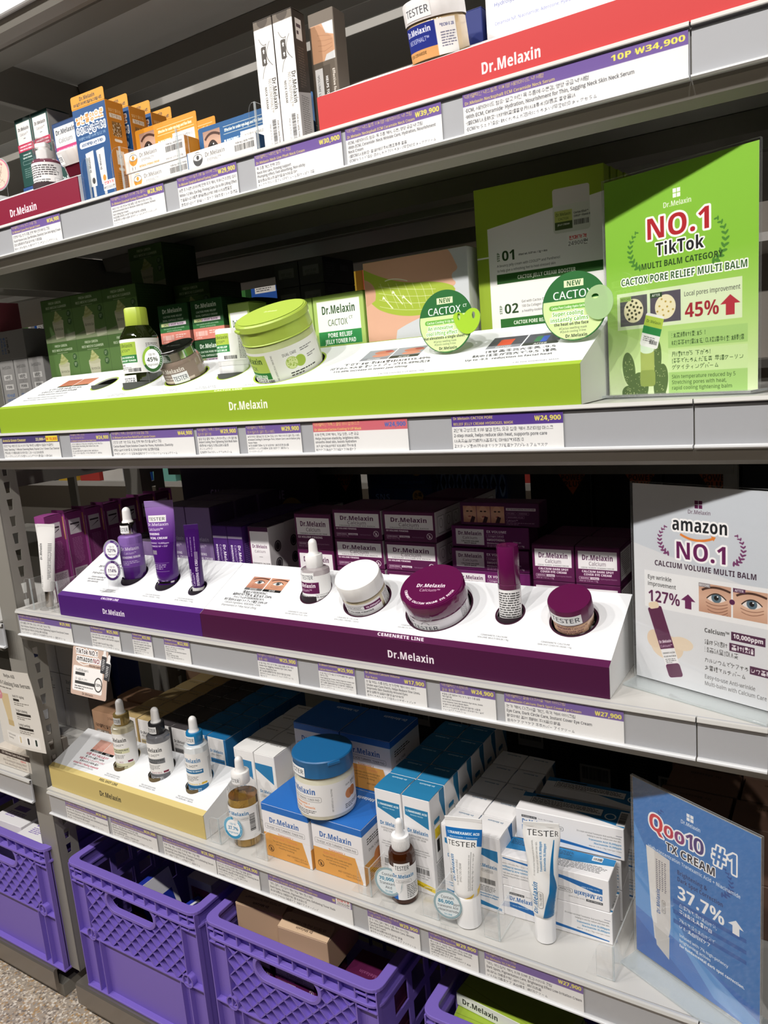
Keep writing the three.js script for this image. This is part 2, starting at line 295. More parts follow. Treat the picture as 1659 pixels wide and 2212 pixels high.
// ---------------------------------------------------------------- round things
// a band of label round an upright axis, phi from the front (+z) towards +x
function bandGeo(r0, r1, y0, y1, p0, p1, F, seg = 28) {
  const pos = [], uv = [], idx = [], nor = [];
  for (let i = 0; i <= seg; i++) for (const s of [0, 1]) {
    const a = p0 + (p1 - p0) * i / seg, r = s ? r1 : r0;
    pos.push(Math.sin(a) * r, s ? y1 : y0, Math.cos(a) * r); nor.push(Math.sin(a), 0, Math.cos(a)); uv.push(...mapUV(i / seg, s, F || plainUV));
  }
  for (let i = 0; i < seg; i++) { const a = i * 2; idx.push(a, a + 2, a + 1, a + 1, a + 2, a + 3); }
  const g = new THREE.BufferGeometry(); g.setAttribute('position', new THREE.Float32BufferAttribute(pos, 3)); g.setAttribute('normal', new THREE.Float32BufferAttribute(nor, 3)); g.setAttribute('uv', new THREE.Float32BufferAttribute(uv, 2)); g.setIndex(idx);
  return g;
}
const D2R = Math.PI / 180;
// band(parent, name, radius, y0, y1, from degrees, to degrees, drawing in mm)
function band(g, name, r, y0, y1, a0, a1, draw, o = {}) {
  const r1 = o.r1 || r, w = (a1 - a0) * D2R * r / mm, h = (y1 - y0) / mm, F = print(w, h, draw, o.k || 2);
  return part(name, bandGeo(r, r1, y0, y1, a0 * D2R, a1 * D2R, F), inkMat(F, o.finish || 'matte'), g);
}
const testerDraw = (p) => { p.bg('#f3f4f4'); p.t('TESTER', p.W / 2, p.H * 0.74, p.H * 0.66, '#20242a', { a: 'c', w: p.W * 0.88 }); };
// thin printed panel standing in its own plane (x right, y up, facing +z), origin at its foot
function panelGeo(w, h, t, F, r = 0) {
  let s;
  if (r) { s = new THREE.Shape(); const a = w / 2; s.moveTo(-a + r, 0); s.lineTo(a - r, 0); s.absarc(a - r, r, r, -Math.PI / 2, 0); s.lineTo(a, h - r); s.absarc(a - r, h - r, r, 0, Math.PI / 2); s.lineTo(-a + r, h); s.absarc(-a + r, h - r, r, Math.PI / 2, Math.PI); s.lineTo(-a, r); s.absarc(-a + r, r, r, Math.PI, Math.PI * 1.5); }
  else s = new THREE.Shape([[-w / 2, 0], [w / 2, 0], [w / 2, h], [-w / 2, h]].map((q) => new THREE.Vector2(...q)));
  return flatGeo(s, t, -w / 2, 0, w, h, F);
}
// extrudes a flat outline by t backwards from z = 0 and spreads the print over the given box
function flatGeo(s, t, x0, y0, w, h, F, seg = 20) {
  const g = new THREE.ExtrudeGeometry(s, { depth: t, bevelEnabled: false, curveSegments: seg }); g.translate(0, 0, -t);
  const P = g.attributes.position, uv = g.attributes.uv;
  for (let i = 0; i < P.count; i++) { const [u, v] = mapUV(Math.min(1, Math.max(0, (P.getX(i) - x0) / w)), Math.min(1, Math.max(0, (P.getY(i) - y0) / h)), F || plainUV); uv.setXY(i, u, v); }
  return g;
}
const outline = (pts) => new THREE.Shape(pts.map((q) => new THREE.Vector2(...q)));
const disc = (r, cx = 0, cy = 0) => { const s = new THREE.Shape(); s.absarc(cx, cy, r, 0, Math.PI * 2); return s; };
const clear = [acrylic, acrylicEdge];
// ---------------------------------------------------------------- bottle with a dropper; origin at the foot
function dropper(name, label, pos, o) {
  const g = thing(name, label, 'bottle', pos, (o.turn || 0) * D2R, o.group);
  const R = o.r, H = o.h, sh = o.shoulder || R * 0.22, cr = o.collarR, ch = o.collarH;
  part('body', turned([[0, 0], [R * 0.9, 0], [R, R * 0.08], [R, H - sh], [R * 0.97, H - sh * 0.45], [R * 0.86, H - sh * 0.1], [cr * 0.9, H], [cr * 0.88, H + 0.001], [0, H + 0.001]]), o.body, g);
  if (o.inner) part('liquid', turned([[0, 0.002], [R * 0.9, 0.002], [R * 0.93, R * 0.08 + 0.002], [R * 0.93, o.fill], [0, o.fill]]), o.inner, g);
  const c = part('collar', turned([[cr * 0.97, 0], [cr, 0.0008], [cr, ch - 0.001], [cr * 0.96, ch], [cr * 0.62, ch], [0.0001, ch]]), o.collar, g, [0, H, 0]);
  if (o.ribs) { const l = []; for (let i = 0; i < 44; i++) { const q = new THREE.CylinderGeometry(0.0004, 0.0004, ch * 0.7, 5); const a = i / 44 * Math.PI * 2; q.translate(Math.sin(a) * cr, ch * 0.45, Math.cos(a) * cr); l.push(q); } part('grip_ribs', merge(l), o.collar, c); }
  const tr = o.teatR, th = o.teatH, pts = [[tr * 1.25, 0], [tr * 1.22, 0.0016], [tr * 1.02, 0.0035], [tr, 0.006]];
  for (let i = 0; i <= 8; i++) { const a = i / 8 * Math.PI / 2; pts.push([tr * 0.92 * Math.cos(a), th - tr + tr * Math.sin(a)]); }
  part('dropper_teat', lathe(pts, 40), o.teat || M('#f3f2f0', 0.35), g, [0, H + ch, 0]);
  if (o.label) band(g, 'label', R + 0.0003, o.ly0, o.ly1, o.la0, o.la1, o.label, { k: o.k });
  if (o.tester) { const [r, y0, y1, a0, a1] = o.tester; band(g, 'tester_sticker', r, y0, y1, a0, a1, testerDraw); }
  return shade(g);
}
// ---------------------------------------------------------------- sloped tester display
function display(name, label, o) {
  const { x0, x1, yb, yf, zf, yk, zk } = o, w = x1 - x0, g = thing(name, label, 'display', [x0, yb, zf]);
  const rise = yk - yf, run = zf - zk, L = Math.hypot(rise, run), al = Math.atan2(rise, run), th = 0.0016;
  const T = print(w / mm, L / mm, o.top, o.k || 2), Fr = print(w / mm, (yf - yb) / mm, o.front, o.k || 2);
  const s = outline([[0, 0], [w, 0], [w, L], [0, L]]);
  for (const h of o.holes || []) { const p = new THREE.Path(); p.absellipse(h.x - x0, h.s, h.rx, h.rs || h.rx, 0, Math.PI * 2, true); s.holes.push(p); }
  const side = M(o.side, 0.55);
  part('top_panel', flatGeo(s, th, 0, 0, w, L, T, 40), [inkMat(T, 'carton'), side], g, [0, yf - yb, 0], [-(Math.PI / 2 - al), 0, 0]);
  part('front_panel', flatGeo(outline([[0, 0], [w, 0], [w, yf - yb], [0, yf - yb]]), th, 0, 0, w, yf - yb, Fr), [inkMat(Fr, 'carton'), M(o.edge || o.side, 0.5)], g);
  const sp = outline([[0, 0], [run, 0], [run, yk - yb - 0.0012], [0, yf - yb - 0.0012]]);
  for (const sx of [0, 1]) { const q = new THREE.ExtrudeGeometry(sp, { depth: th, bevelEnabled: false }); q.rotateY(Math.PI / 2); part('side_panel', q, side, g, [sx ? w - th : 0, 0, -th]); }
  part('back_panel', box(0, w, 0, yk - yb - 0.002, -run, -run + th), side, g);
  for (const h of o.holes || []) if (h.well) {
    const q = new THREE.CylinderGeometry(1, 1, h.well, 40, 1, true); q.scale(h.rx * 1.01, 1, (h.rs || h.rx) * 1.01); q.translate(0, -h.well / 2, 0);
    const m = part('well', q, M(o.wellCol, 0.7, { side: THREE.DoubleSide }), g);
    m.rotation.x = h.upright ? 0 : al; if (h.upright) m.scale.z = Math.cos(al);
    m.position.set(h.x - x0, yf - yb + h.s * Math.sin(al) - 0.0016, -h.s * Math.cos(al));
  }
  g.userData.slope = al;
  return { g, al, at: (x, sl, up = 0) => [x, yf + sl * Math.sin(al) + up * Math.cos(al), zf - sl * Math.cos(al) + up * Math.sin(al)], L };
}
// hole ring and caption on a display's printed top (pen is in mm, y down from the back edge)
const ring = (p, d, x, s, rx, rs, wd, col) => { p.el(x, d - s, rx + wd, (rs || rx) + wd, col); };
// ---------------------------------------------------------------- room
{
  const cv = document.createElement('canvas'); cv.width = cv.height = 1024; const c = cv.getContext('2d');
  c.fillStyle = '#a89c8e'; c.fillRect(0, 0, 1024, 1024);
  const cols = ['#d8cdbe', '#c9bba8', '#b7a58f', '#8b8076', '#e4dccf', '#a8927a', '#776d64', '#cfc5b8', '#b08e62', '#9a938c'];
  for (let i = 0; i < 26000; i++) { c.fillStyle = cols[Math.floor(rnd() * cols.length)]; const x = rnd() * 1024, y = rnd() * 1024, a = rr(2, 6.5), b = rr(2, 4.5); c.beginPath(); c.ellipse(x, y, a, b, rnd() * 3, 0, 7); c.fill(); }
  const t = new THREE.CanvasTexture(cv); t.colorSpace = THREE.SRGBColorSpace; t.wrapS = t.wrapT = THREE.RepeatWrapping;
  const bv = document.createElement('canvas'); bv.width = bv.height = 512; const b = bv.getContext('2d');
  b.fillStyle = '#555'; b.fillRect(0, 0, 512, 512);
  for (let i = 0; i < 9000; i++) { const q = Math.floor(rr(60, 240)); b.fillStyle = `rgb(${q},${q},${q})`; b.beginPath(); b.ellipse(rnd() * 512, rnd() * 512, rr(1.5, 3.4), rr(1.2, 2.6), rnd() * 3, 0, 7); b.fill(); }
  const bt = new THREE.CanvasTexture(bv); bt.wrapS = bt.wrapT = THREE.RepeatWrapping;
  const g = box(-6.6, 2.4, -0.1, 0, -3.2, 3.6), P = g.attributes.position, uv = g.attributes.uv;
  for (let i = 0; i < P.count; i++) uv.setXY(i, P.getX(i) / 0.7, P.getZ(i) / 0.7);
  const m = new THREE.MeshPhysicalMaterial({ map: t, bumpMap: bt, bumpScale: 0.0012, roughness: 0.75 });
  struct('floor', g, m);
}
struct('ceiling', box(-6.6, 2.4, 3.06, 3.16, -3.2, 3.6), M('#2b2b2c', 0.9));
struct('wall_back', box(-6.6, 2.4, 0, 3.06, -3.3, -3.2), M('#5c5b59', 0.9));
struct('wall_front', box(-6.6, 2.4, 0, 3.06, 3.6, 3.7), M('#4c4b4a', 0.9));
struct('wall_left', box(-6.7, -6.6, 0, 3.06, -3.2, 3.6), M('#5c5b59', 0.9));
struct('wall_right', box(2.4, 2.5, 0, 3.06, -3.2, 3.6), M('#5c5b59', 0.9));
// ---------------------------------------------------------------- track spotlights
const lampBody = M('#1c1c1d', 0.5), lampGlow = new THREE.MeshStandardMaterial({ color: 0xffffff, emissive: new THREE.Color('#fff4e8'), emissiveIntensity: 12 });
function lampRow(list, dirZ, words, power) {
  const z = list[0][2];
  solo('light_track', box(list[0][0] - 0.2, list.at(-1)[0] + 0.2, 3.035, 3.06, z - 0.018, z + 0.018), lampBody, 'black ceiling light track ' + words, 'light track');
  list.forEach(([x, y, zz], i) => {
    const g = thing('track_spotlight', 'black cylindrical ceiling spotlight on the track ' + words, 'spotlight', [x, y, zz], 0, 'spotlights on the track ' + words);
    const tilt = dirZ * 0.62;
    part('stem', new THREE.CylinderGeometry(0.008, 0.008, 0.08, 12), lampBody, g, [0, 0.115, 0]);
    const head = part('housing', turned([[0.036, -0.07], [0.04, -0.07], [0.041, 0.06], [0.034, 0.075], [0, 0.075], [0, 0.07], [0.034, 0.06], [0.034, -0.06]], 32), lampBody, g, [0, 0.03, 0], [tilt, 0, 0]);
    part('lens', new THREE.CylinderGeometry(0.033, 0.033, 0.004, 32), lampGlow, head, [0, -0.062, 0]);
    const s = new THREE.SpotLight(0xfffaf5, power, 0, 1.15, 0.6, 2);
    const dir = V3(0, -1, 0).applyEuler(new THREE.Euler(tilt, 0, 0));
    s.position.set(x, y + 0.03, zz).addScaledVector(dir, 0.085);
    s.target.position.copy(s.position).add(dir); s.castShadow = true; s.shadow.radius = 1.6; s.shadow.mapSize.set(1024, 1024); s.name = 'spot_beam';
    scene.add(s, s.target);
  });
}
lampRow(AISLE_LAMPS, 1, 'above the shopping aisle', LAMP_POWER);
lampRow(BACK_LAMPS, -0.4, 'over the next aisle', LAMP_POWER * 0.5);
// ---------------------------------------------------------------- shelving
const YS = { Z: 1.907, A: 1.569, B: 1.230, C: 0.894, D: 0.518 };            // shelf surfaces
const steel = M('#a9a7a1', 0.42, { metalness: 0.0 }), steelDark = M('#85827b', 0.45), postMat = M('#8e8b84', 0.4), railGrey = M('#b4b6ba', 0.35), railLip = M('#dcdee0', 0.28), railDark = M('#4c494e', 0.35), boardMat = M('#c9c8c4', 0.38);
const railPane = new THREE.MeshPhysicalMaterial({ color: 0xffffff, roughness: 0.12, transmission: 1, thickness: 0, ior: 1.45 });
// one shelf: board, rolled front edge, ribs below, and the price rail with its clear cover
function shelfBoard(unit, Y, x0, x1, joints, rail = true, over = 0) {
  const b = part('shelf_board', sweepX([[-0.43, Y - 0.0005], [-0.43, Y - 0.03], [-0.427, Y - 0.03], [-0.427, Y - 0.004], [-0.008, Y - 0.004], [-0.008, Y - 0.0005]], x0, x1), boardMat, unit);
  part('rolled_edge', sweepX([[-0.006, Y - 0.005], [-0.006, Y - 0.052], [-0.012, Y - 0.062], [-0.026, Y - 0.068], [-0.04, Y - 0.064], [-0.046, Y - 0.056], [-0.047, Y - 0.005]], x0, x1), steelDark, b);
  for (const z of [-0.12, -0.35]) part('under_rib', sweepX([[z - 0.03, Y - 0.005], [z - 0.024, Y - 0.03], [z + 0.024, Y - 0.03], [z + 0.03, Y - 0.005]], x0 + 0.01, x1 - 0.01), steelDark, b);
  if (!rail) return b;
  const ends = [x0 + 0.012, ...joints, x1 - 0.004 + over];
  for (let i = 0; i + 1 < ends.length; i++) {
    const a = ends[i] + (i ? 0.0012 : 0), e = ends[i + 1] - 0.0004, T = Y + 0.0005, B = Y - 0.0485;
    const r = part('price_rail', sweepX([[-0.0058, T], [-0.0058, B], [-0.003, B], [-0.003, T - 0.004], [-0.001, T - 0.003], [-0.0002, T]], a, e), railGrey, b);
    part('rail_top_lip', sweepX([[-0.003, T + 0.0002], [-0.003, T - 0.003], [0.0012, T - 0.0045], [0.0016, T - 0.0036], [0.0004, T]], a, e), boardMat, r);
    part('rail_bottom_lip', sweepX([[-0.003, B + 0.0002], [-0.003, B + 0.0034], [-0.0012, B + 0.004], [0.0028, B + 0.003], [0.003, B + 0.0012], [0.0014, B - 0.0004]], a, e), railLip, r);
    part('rail_cover', box(a + 0.0005, e - 0.0005, B + 0.0044, T - 0.0048, 0.0008, 0.0013), railPane, r);
    part('rail_groove', box(a, e, T - 0.0068, T - 0.0048, -0.0029, -0.0022), railDark, r);
  }
  return b;
}
// slotted post: a folded C section with keyhole slots down both sides
function upright(unit, x0, x1, zf, zb, y0, y1) {
  const w = x1 - x0, d = zf - zb, t = 0.002, s = outline([[0, y0], [d, y0], [d, y1], [0, y1]]);
  for (let y = y0 + 0.045; y < y1 - 0.03; y += 0.0333) { const p = new THREE.Path(); const c = d * 0.52; p.moveTo(c - 0.0062, y + 0.011); p.lineTo(c - 0.0042, y - 0.01); p.lineTo(c + 0.0042, y - 0.01); p.lineTo(c + 0.0062, y + 0.011); p.closePath(); s.holes.push(p); }
  const face = (x) => { const q = new THREE.ExtrudeGeometry(s, { depth: t, bevelEnabled: false }); q.rotateY(Math.PI / 2); q.translate(x, 0, zf); return q; };
  const m = part('upright', merge([rboxAt(x0, x1, y0, y1, zf - 0.004, zf, 0.0018, 2)]), postMat, unit);
  part('slotted_side', face(x1 - t), postMat, m); part('slotted_side', face(x0), postMat, m);
  return m;
}
const BASE_Y = 0.078;
function bay(x0, x1, label, ys, joints, rails = true, over = 0) {
  const u = thing('shelving_unit', label, 'shelving');
  for (const y of ys) {
    shelfBoard(u, y, x0, x1, joints, rails, over);
    for (const x of [x0 + 0.004, x1 - 0.008]) part('side_bracket', box(x - 0.002, x + 0.002, y - 0.075, y - 0.006, -0.42, -0.05), steelDark, u);
  }
  const base = part('base_shelf', sweepX([[-0.43, BASE_Y], [-0.43, BASE_Y - 0.004], [-0.004, BASE_Y - 0.004], [-0.004, 0.028], [0.0, 0.026], [0.004, 0.03], [0.004, BASE_Y - 0.004], [0.001, BASE_Y]], x0, x1), M('#8b857e', 0.28, { metalness: 0.6 }), u);
  part('plinth', box(x0, x1, 0.001, 0.03, -0.42, -0.012), steelDark, base);
  return u;
}
const unitMain = bay(-1.368, -0.066, 'grey steel shelving bay with clear price rails, holding the sloped tester displays', [YS.Z, YS.A, YS.B, YS.C, YS.D], [-0.139]);
upright(unitMain, -1.439, -1.384, -0.02, -0.066, 0.08, 2.45);
upright(unitMain, -1.439, -1.384, -0.362, -0.43, 0.08, 2.45);
upright(unitMain, -0.05, 0.005, -0.02, -0.066, 0.08, 2.45);
upright(unitMain, -0.175, -0.155, -0.452, -0.47, 0.08, 2.45);
for (const y of [1.5, 1.1, 0.72]) part('rear_crossbar', box(-1.38, -0.16, y - 0.012, y + 0.012, -0.452, -0.442), steelDark, unitMain);
const unitLeft = bay(-2.75, -1.442, 'neighbouring grey shelving bay left of the slotted upright', [YS.Z, YS.A, 1.19, 0.86, 0.527], [], true, 0.035);
const unitRight = bay(0.02, 1.3, 'grey shelving bay beyond the right end of the poster stands', [YS.Z, YS.A, YS.B, YS.C, YS.D], [], true);
// the other side of the same run, seen through the gaps between the stock
const unitRear = thing('rear_shelving_unit', 'dim grey shelving on the far side, seen through gaps behind the stock', 'shelving');
for (const y of [1.907, 1.569, 1.20, 0.83, 0.49]) part('shelf_board', box(-2.7, 1.2, y - 0.025, y, -0.9, -0.475), steelDark, unitRear);
part('base_shelf', box(-2.7, 1.2, 0.001, 0.08, -0.9, -0.475), steelDark, unitRear);
for (const x of [-2.4, -1.2, 0.0]) part('upright', box(x - 0.02, x + 0.02, 0.001, 2.3, -0.915, -0.905), steelDark, unitRear);
// ---------------------------------------------------------------- price tags in the rails
const TAGS = [
  ['A', -1.181, -1.055, ['닥터멜락신 시아노 핑크 스피큘 크림', 'Dr.Melaxin Cyano Pink Spicule Cream'], '₩34,900', ['안면부 처짐, 눈가 주름, 탄력 케어 안티에이징 크림', 'Facial Volume Loss, Eye Wrinkles, Elasticity Care Anti-Aging Cream', '面部凹陷/眼周皱纹/弹力护理 抗老面霜', '顔のくぼみ/目元しわ/弾力ケア アンチエイジングクリーム']],
  ['A', -0.936, -0.825, ['닥터멜락신 아이팔트 아이백 크림 플러스', 'Dr.Melaxin Eyephalt Eyebag Cream Plus'], '₩28,900', ['★4주 이상 사용 권장★ 눈밑 볼륨, 주름 케어 리프팅 아이크림', '★Recommended Use 4+ Weeks★ Under-Eye Volume, Wrinkle', 'Care Lifting Eye Cream', '★建议使用4周以上★ 眼下丰盈/皱纹护理 提拉眼霜', '★4週間以上の使用推奨★ 目元ボリューム/しわケア リフティング', 'アイクリーム']],
  ['A', -0.798, -0.69, ['닥터멜락신 아이팔트 레티놀 아이백 크림', 'Dr.Melaxin Eyephalt Retinol Eyebag Cream'], '₩29,900', ['바른 후 1~2분 내 아이백, 탄력 즉각 케어, 약 8시간 리프팅 유지', 'Within 1-2 Min, Eye Bag, Firming Care, Up to 8H Lifting Effect', '涂抹后1~2分钟内 眼袋/紧致护理 约8小时提拉效果', '塗布後1~2分で 目袋/ハリ感ケア 約8時間リフト感持続']],
  ['A', -0.659, -0.525, ['닥터멜락신 넥라인팔트 넥 크림', 'Dr.Melaxin Neck Line Phalt Neck Cream'], '₩30,900', ['목 주름 개선, 탄력 강화', 'Neck line care, Firming support', 'Plumping effect, Fast-absorbing, Non-sticky', '颈部紧致/淡化细纹/丰盈弹力/清爽吸收', 'ネックケア/ハリ感アップ/ボリューム感/さっぱり吸収']],
  ['A', -0.519, -0.393, ['닥터멜락신 넥스팔트 이씨엠 세라마이드 넥 크림', 'Dr.Melaxin Necksphalt ECM Ceramide Neck Cream'], '₩39,900', ['·ECM, 세라마이드 함유· 목 주름 케어, 수분, 영양 공급 넥 크림', '·With ECM, Ceramide· Neck Wrinkle Care, Hydration, Nourishment', 'Neck Cream', '·含ECM/神经酰胺· 颈纹护理/补水/营养供给 颈霜', '·ECM/セラミド配合· 首のしわケア/うるおい/栄養補給 ネッククリーム']],
  ['A', -0.367, -0.1405, ['닥터멜락신 넥스팔트 이씨엠 세라마이드 넥 세럼', 'Dr.Melaxin Necksphalt ECM Ceramide Neck Serum'], '10P ₩34,900', ['·ECM, 세라마이드 함유· 얇고 처진 목 주름에 수분감, 영양 공급 넥 세럼', '·With ECM, Ceramide· Hydration, Nourishment for Thin, Sagging Neck Skin Neck Serum', '·含ECM/神经酰胺· 为纤薄松弛颈部肌肤提供水润/营养 颈部精华', '·ECM/セラミド配合· 薄くたるんだ首元にうるおい/栄養補給 ネックセラム']],
  ['B', -1.306, -1.143, ['Arencia Green Cleanser'], '23,000->', ['쫀쫀한 떡솝 제형으로 모공 속 피지·각질 케어로 노폐물까지 말끔하게 클렌징', 'Deep Cleansing / 1-Minute Cleansing Mask, Popular 2-in-1 Green Clay Cleanser', '深层洁面 / 1分钟清洁面膜 (1周1次) / 二合一人气绿泥洁面膏', 'ディープクレンジング / 1分間クレンジングマスク (週1回) / 人気の2in1'], { note: '₩ 18,800', head: '#4f4378' }],
  ['B', -1.113, -1.014, ['닥터멜락신 칵톡스 선인장', '에센스 모공 릴리프 토너', 'Dr.Melaxin Cactox Essence Pore Relief Toner'], '₩24,900', ['선인장 추출물 함유 끈적임 없는 피부결/모공, 저자극 케어 토너', 'Cactus Extract, Non-Sticky, Skin Texture Care, Low-', 'Irritation Toner', '仙人掌提取物 清爽 肌肤纹理/毛孔护理 低刺激爽肤水', 'サボテンエキス配合 べたつきゼロ 肌理/毛穴ケア 低刺激化', '粧水']],
  ['B', -1.009, -0.827, ['닥터멜락신 칵톡스 모어 릴리프 듀얼 캡슐 크림', 'Dr.Melaxin Cactox Pore Relief Dual Capsule Cream'], '₩44,900', ['선인장 성분 기반 모공, 보습, 탄력 케어 트리플 솔루션 크림', 'Cactus-Based Triple Solution Cream for Pores, Hydration, Elasticity', '以仙人掌成分为基础 毛孔/保湿/弹力护理 三重解决面霜', 'サボテン成分ベース 毛穴/保湿/弾力ケア トリプルソリューションクリーム']],
  ['B', -0.82, -0.741, ['닥터멜락신 칵톡스 모어', '릴리프 멀티 밤'], '₩29,900', ['열감 모공 쿨링 케어, 수축 타이트닝 스틱 멀티밤', 'Instant Cooling, Pore Tightening Stick Multi Balm', '降温护理 收缩毛孔 紧致棒状多效膏', 'クーリングケア', '毛穴引き締めスティックマルチバーム']],
  ['B', -0.725, -0.629, ['닥터멜락신 칵토스', '포어 릴리프 젤리 토너 패드'], '₩29,900', ['★즉각적인 쿨링&진정 효과★ 모공, 피지 케어 저자극 젤리 토너 패드', '★Instant Cooling & Calming★ Pore, Sebum Care Low-Irritation Jelly', 'Toner Pads', '★即时清凉/舒缓★ 毛孔/皮脂护理 低刺激果冻爽肤垫', '★即時クーリング/鎮静★ 毛穴/皮脂ケア 低刺激ジェ', 'リートナーパッド']],
  ['B', -0.608, -0.465, ['닥터멜락신 칵톡스 쿨링 브이 업 마스크', 'Dr.Melaxin Cactox Cooling V-UP Mask'], '₩24,900', ['피부 탄력, 미백 케어, 각질 정돈, 수분 공급', 'Helps improve elasticity, brightens skin,', 'smooths dead skin, boosts hydration', '提升弹力/美白护理/角质整理/补水保湿', '弾力ケア/美白ケア/角質ケア/保湿ケア'], { head: '#d8707c', price: '#3f73c8' }],
  ['B', -0.405, -0.271, ['Dr.Melaxin CACTOX PORE', 'RELIEF JELLY CREAM HYDROGEL MASK'], '₩24,900', ['2단계 구성으로 피부 열감 완화, 모공 집중 케어 프리미엄 마스크', '2-step mask, helps reduce skin heat, supports pore care', '双步骤设计/舒缓肌肤热感/毛孔护理/高端面膜', '2ステップ構成/肌のほてりケア/毛穴ケア/プレミアムマスク'], { head: '#5b3f97' }],
  ['C', -1.35, -1.193, ['닥터멜락신 페이스팔트 타이트닝 크림', 'Dr.Melaxin Facephalt Tightening Cream'], '₩29,900', ['안면 볼륨, 탄력 케어, 모공 수축 도움 기능성 크림', 'Face Volume, Elasticity Care, Pore Tightening Support Functional Cream', '面部丰盈/弹力护理/毛孔收缩帮助 功能面霜', 'フェイスボリューム/弾力ケア/毛穴引き締めサポート 機能性クリーム']],
  ['C', -1.139, -1.063, ['Dr.Melaxin Calcium', 'Bonding Serum'], '₩25,900', ['피부 탄력 개선, 피부 장벽 강화 세럼', 'Skin elasticity support, skin barrier support', 'serum', '肌肤弹力改善/皮肤屏障强化 精华', '肌の弾力サポート/バリアサポート セラム']],
  ['C', -1.03, -0.983, ['Dr.Melaxin Calcium', 'Bonding Facial Cream'], '₩25,900', ['칼슘 함유로 피부 탄력 크림', 'Calcium support, skin barrier', 'care with growth support', '钙成分 肌肤弹力面霜', '弾力肌サポートクリーム', '機能性サポート']],
  ['C', -0.953, -0.895, ['Dr.Melaxin Calcium', 'Bonding Eye Cream'], '₩22,900', ['펩타이드 성분 함유 눈가 피부 탄력에', '도움을 주는 아이크림', 'Peptide-based, skin elasticity support', 'eye cream', '含肽成分 眼周弹力 眼霜', 'ペプチド配合 目元の弾力サポート', 'アイクリーム']],
  ['C', -0.753, -0.678, ['닥터멜락신 시멘리트 칼슘', '볼륨 세럼'], '₩25,900', ['눈 밑 꺼짐, 꺼진 눈가 케어, 얼굴 볼륨, 탄력 케어', 'Under-Eye Sagging, Sunken Eye Care, Face', 'Volume, Elasticity Care', '眼下松弛/凹陷眼周护理 面部丰盈/弹力护理', '目元のたるみ/くぼみケア フェイスボリューム', '/弾力ケア']],
  ['C', -0.64, -0.578, ['Dr.Melaxin Cemenrete', 'Calcium Volume Cream'], '₩25,900', ['눈 밑 꺼짐, 다크서클, 눈가 탄력·볼륨 케어 슬로우', '에이징 크림', 'Slow Aging Eye Cream, Helps Improve Under-eye', 'Hollow, Dark Circles, Skin Firming Support', '眼下凹陷/黑眼圈/眼周弹力丰盈护理 抗初老面霜', '目元のくぼみ/クマ/ハリ·ボリュームケア スロー', 'エイジングクリーム']],
  ['C', -0.562, -0.467, ['Dr.Melaxin Calcium Volume', 'Eye Patch'], '₩17,900', ['눈 밑 꺼짐, 주름 완화, 눈가 탄력 케어 아이 패치', 'Under-eye Care Patch, Helps Reduce Fine Lines,', 'Improves Skin Elasticity Around Eyes', '眼部凹陷/细纹改善/眼周弹力护理贴', '目元くすみ/しわケア/目元ハリサポートパッチ'], { low: 1 }],
  ['C', -0.446, -0.37, ['닥터멜락신 시멘리트', '칼슘 볼륨 멀티 밤'], '₩24,900', ['★칼슘 성분 활용★ 꺼진 눈가, 팔자 주름 볼륨', '케어 멀티밤', '★Calcium Formula★ Sunken Eye Area, Smile', 'Line Volume Care Multi Balm', '★钙成分★ 眼周凹陷/法令纹丰盈护理 多效膏', '★カルシウム成分★ 目元のくぼみ/ほうれい線ボ', 'リュームケア マルチバーム']],
  ['C', -0.358, -0.215, ['닥터멜락신 칼슘 다크서클 커버 아이크림', 'Dr.Melaxin Calcium Dark Spot Cover Eye Cream'], '₩27,900', ['눈가 케어, 다크서클 개선, 즉각 커버 아이크림', 'Eye Care, Dark Circle Care, Instant Cover Eye Cream', '眼周护理 改善黑眼圈 即时遮盖 眼霜', '目元ケア クマケア 即時カバー アイクリーム'], { low: 1 }],
  ['D', -1.302, -1.177, ['닥터멜락신 필 샷 각질 백미 앰플', 'Dr.Melaxin Peel Shot Exfoliating White Rice Ampoule'], '₩29,900', ['쌀 유래 성분, 톤업브라이 케어, 각질 케어 앰플', 'Rice-Based Hydration, Brightening Care, Exfoliating Ampoule', '天然成分保湿/美白护理/去角质安瓶', '米由来うるおい/ブライトニングケア/角質ケア アンプル']],
  ['D', -1.167, -1.044, ['닥터멜락신 필 샷 각질 흑미 앰플', 'Dr.Melaxin Peel Shot Exfoliating Black Rice Ampoule'], '₩29,900', ['블랙헤드, 각질 집중 케어, 피부결 정돈 앰플', 'Blackhead, Exfoliating Intensive Care, Sebum Softening, Skin', 'Texture Care Ampoule', '黑头/角质集中护理 皮脂软化 肌理护理 安瓶', 'ブラックヘッド/角質集中ケア 皮脂をやわらげ/肌理ケアアンプル']],
  ['D', -1.028, -0.901, ['닥터멜락신 필 샷 각질 티엑스 세럼', 'Dr.Melaxin Peel Shot Exfoliating TX Serum'], '₩28,900', ['피부 각질 케어, 피부톤, 피부결 케어 각질 세럼', 'Exfoliating Care, Skin Tone, Texture Care Exfoliating Serum', '去角质护理/肤色/肌理护理 去角质精华', '古い角質ケア/肌トーン/肌理ケア 角質セラム']],
  ['D', -0.899, -0.805, ['닥터멜락신 티엑스 앰플 클렌저', 'Dr.Melaxin TX Ampoule Cleanser'], '₩24,900', ['다크스팟 칙칙한 피부톤 케어 각질 앰플 클렌저', 'Dark Spots, Dull Skin Tone, Brightening Care Cleansing Serum', '黑斑暗沉护理 美白嫩肤护理 洁面精华', 'シミ/くすみケア 肌トーンを明るくする', '美白機能セラムクレンザー']],
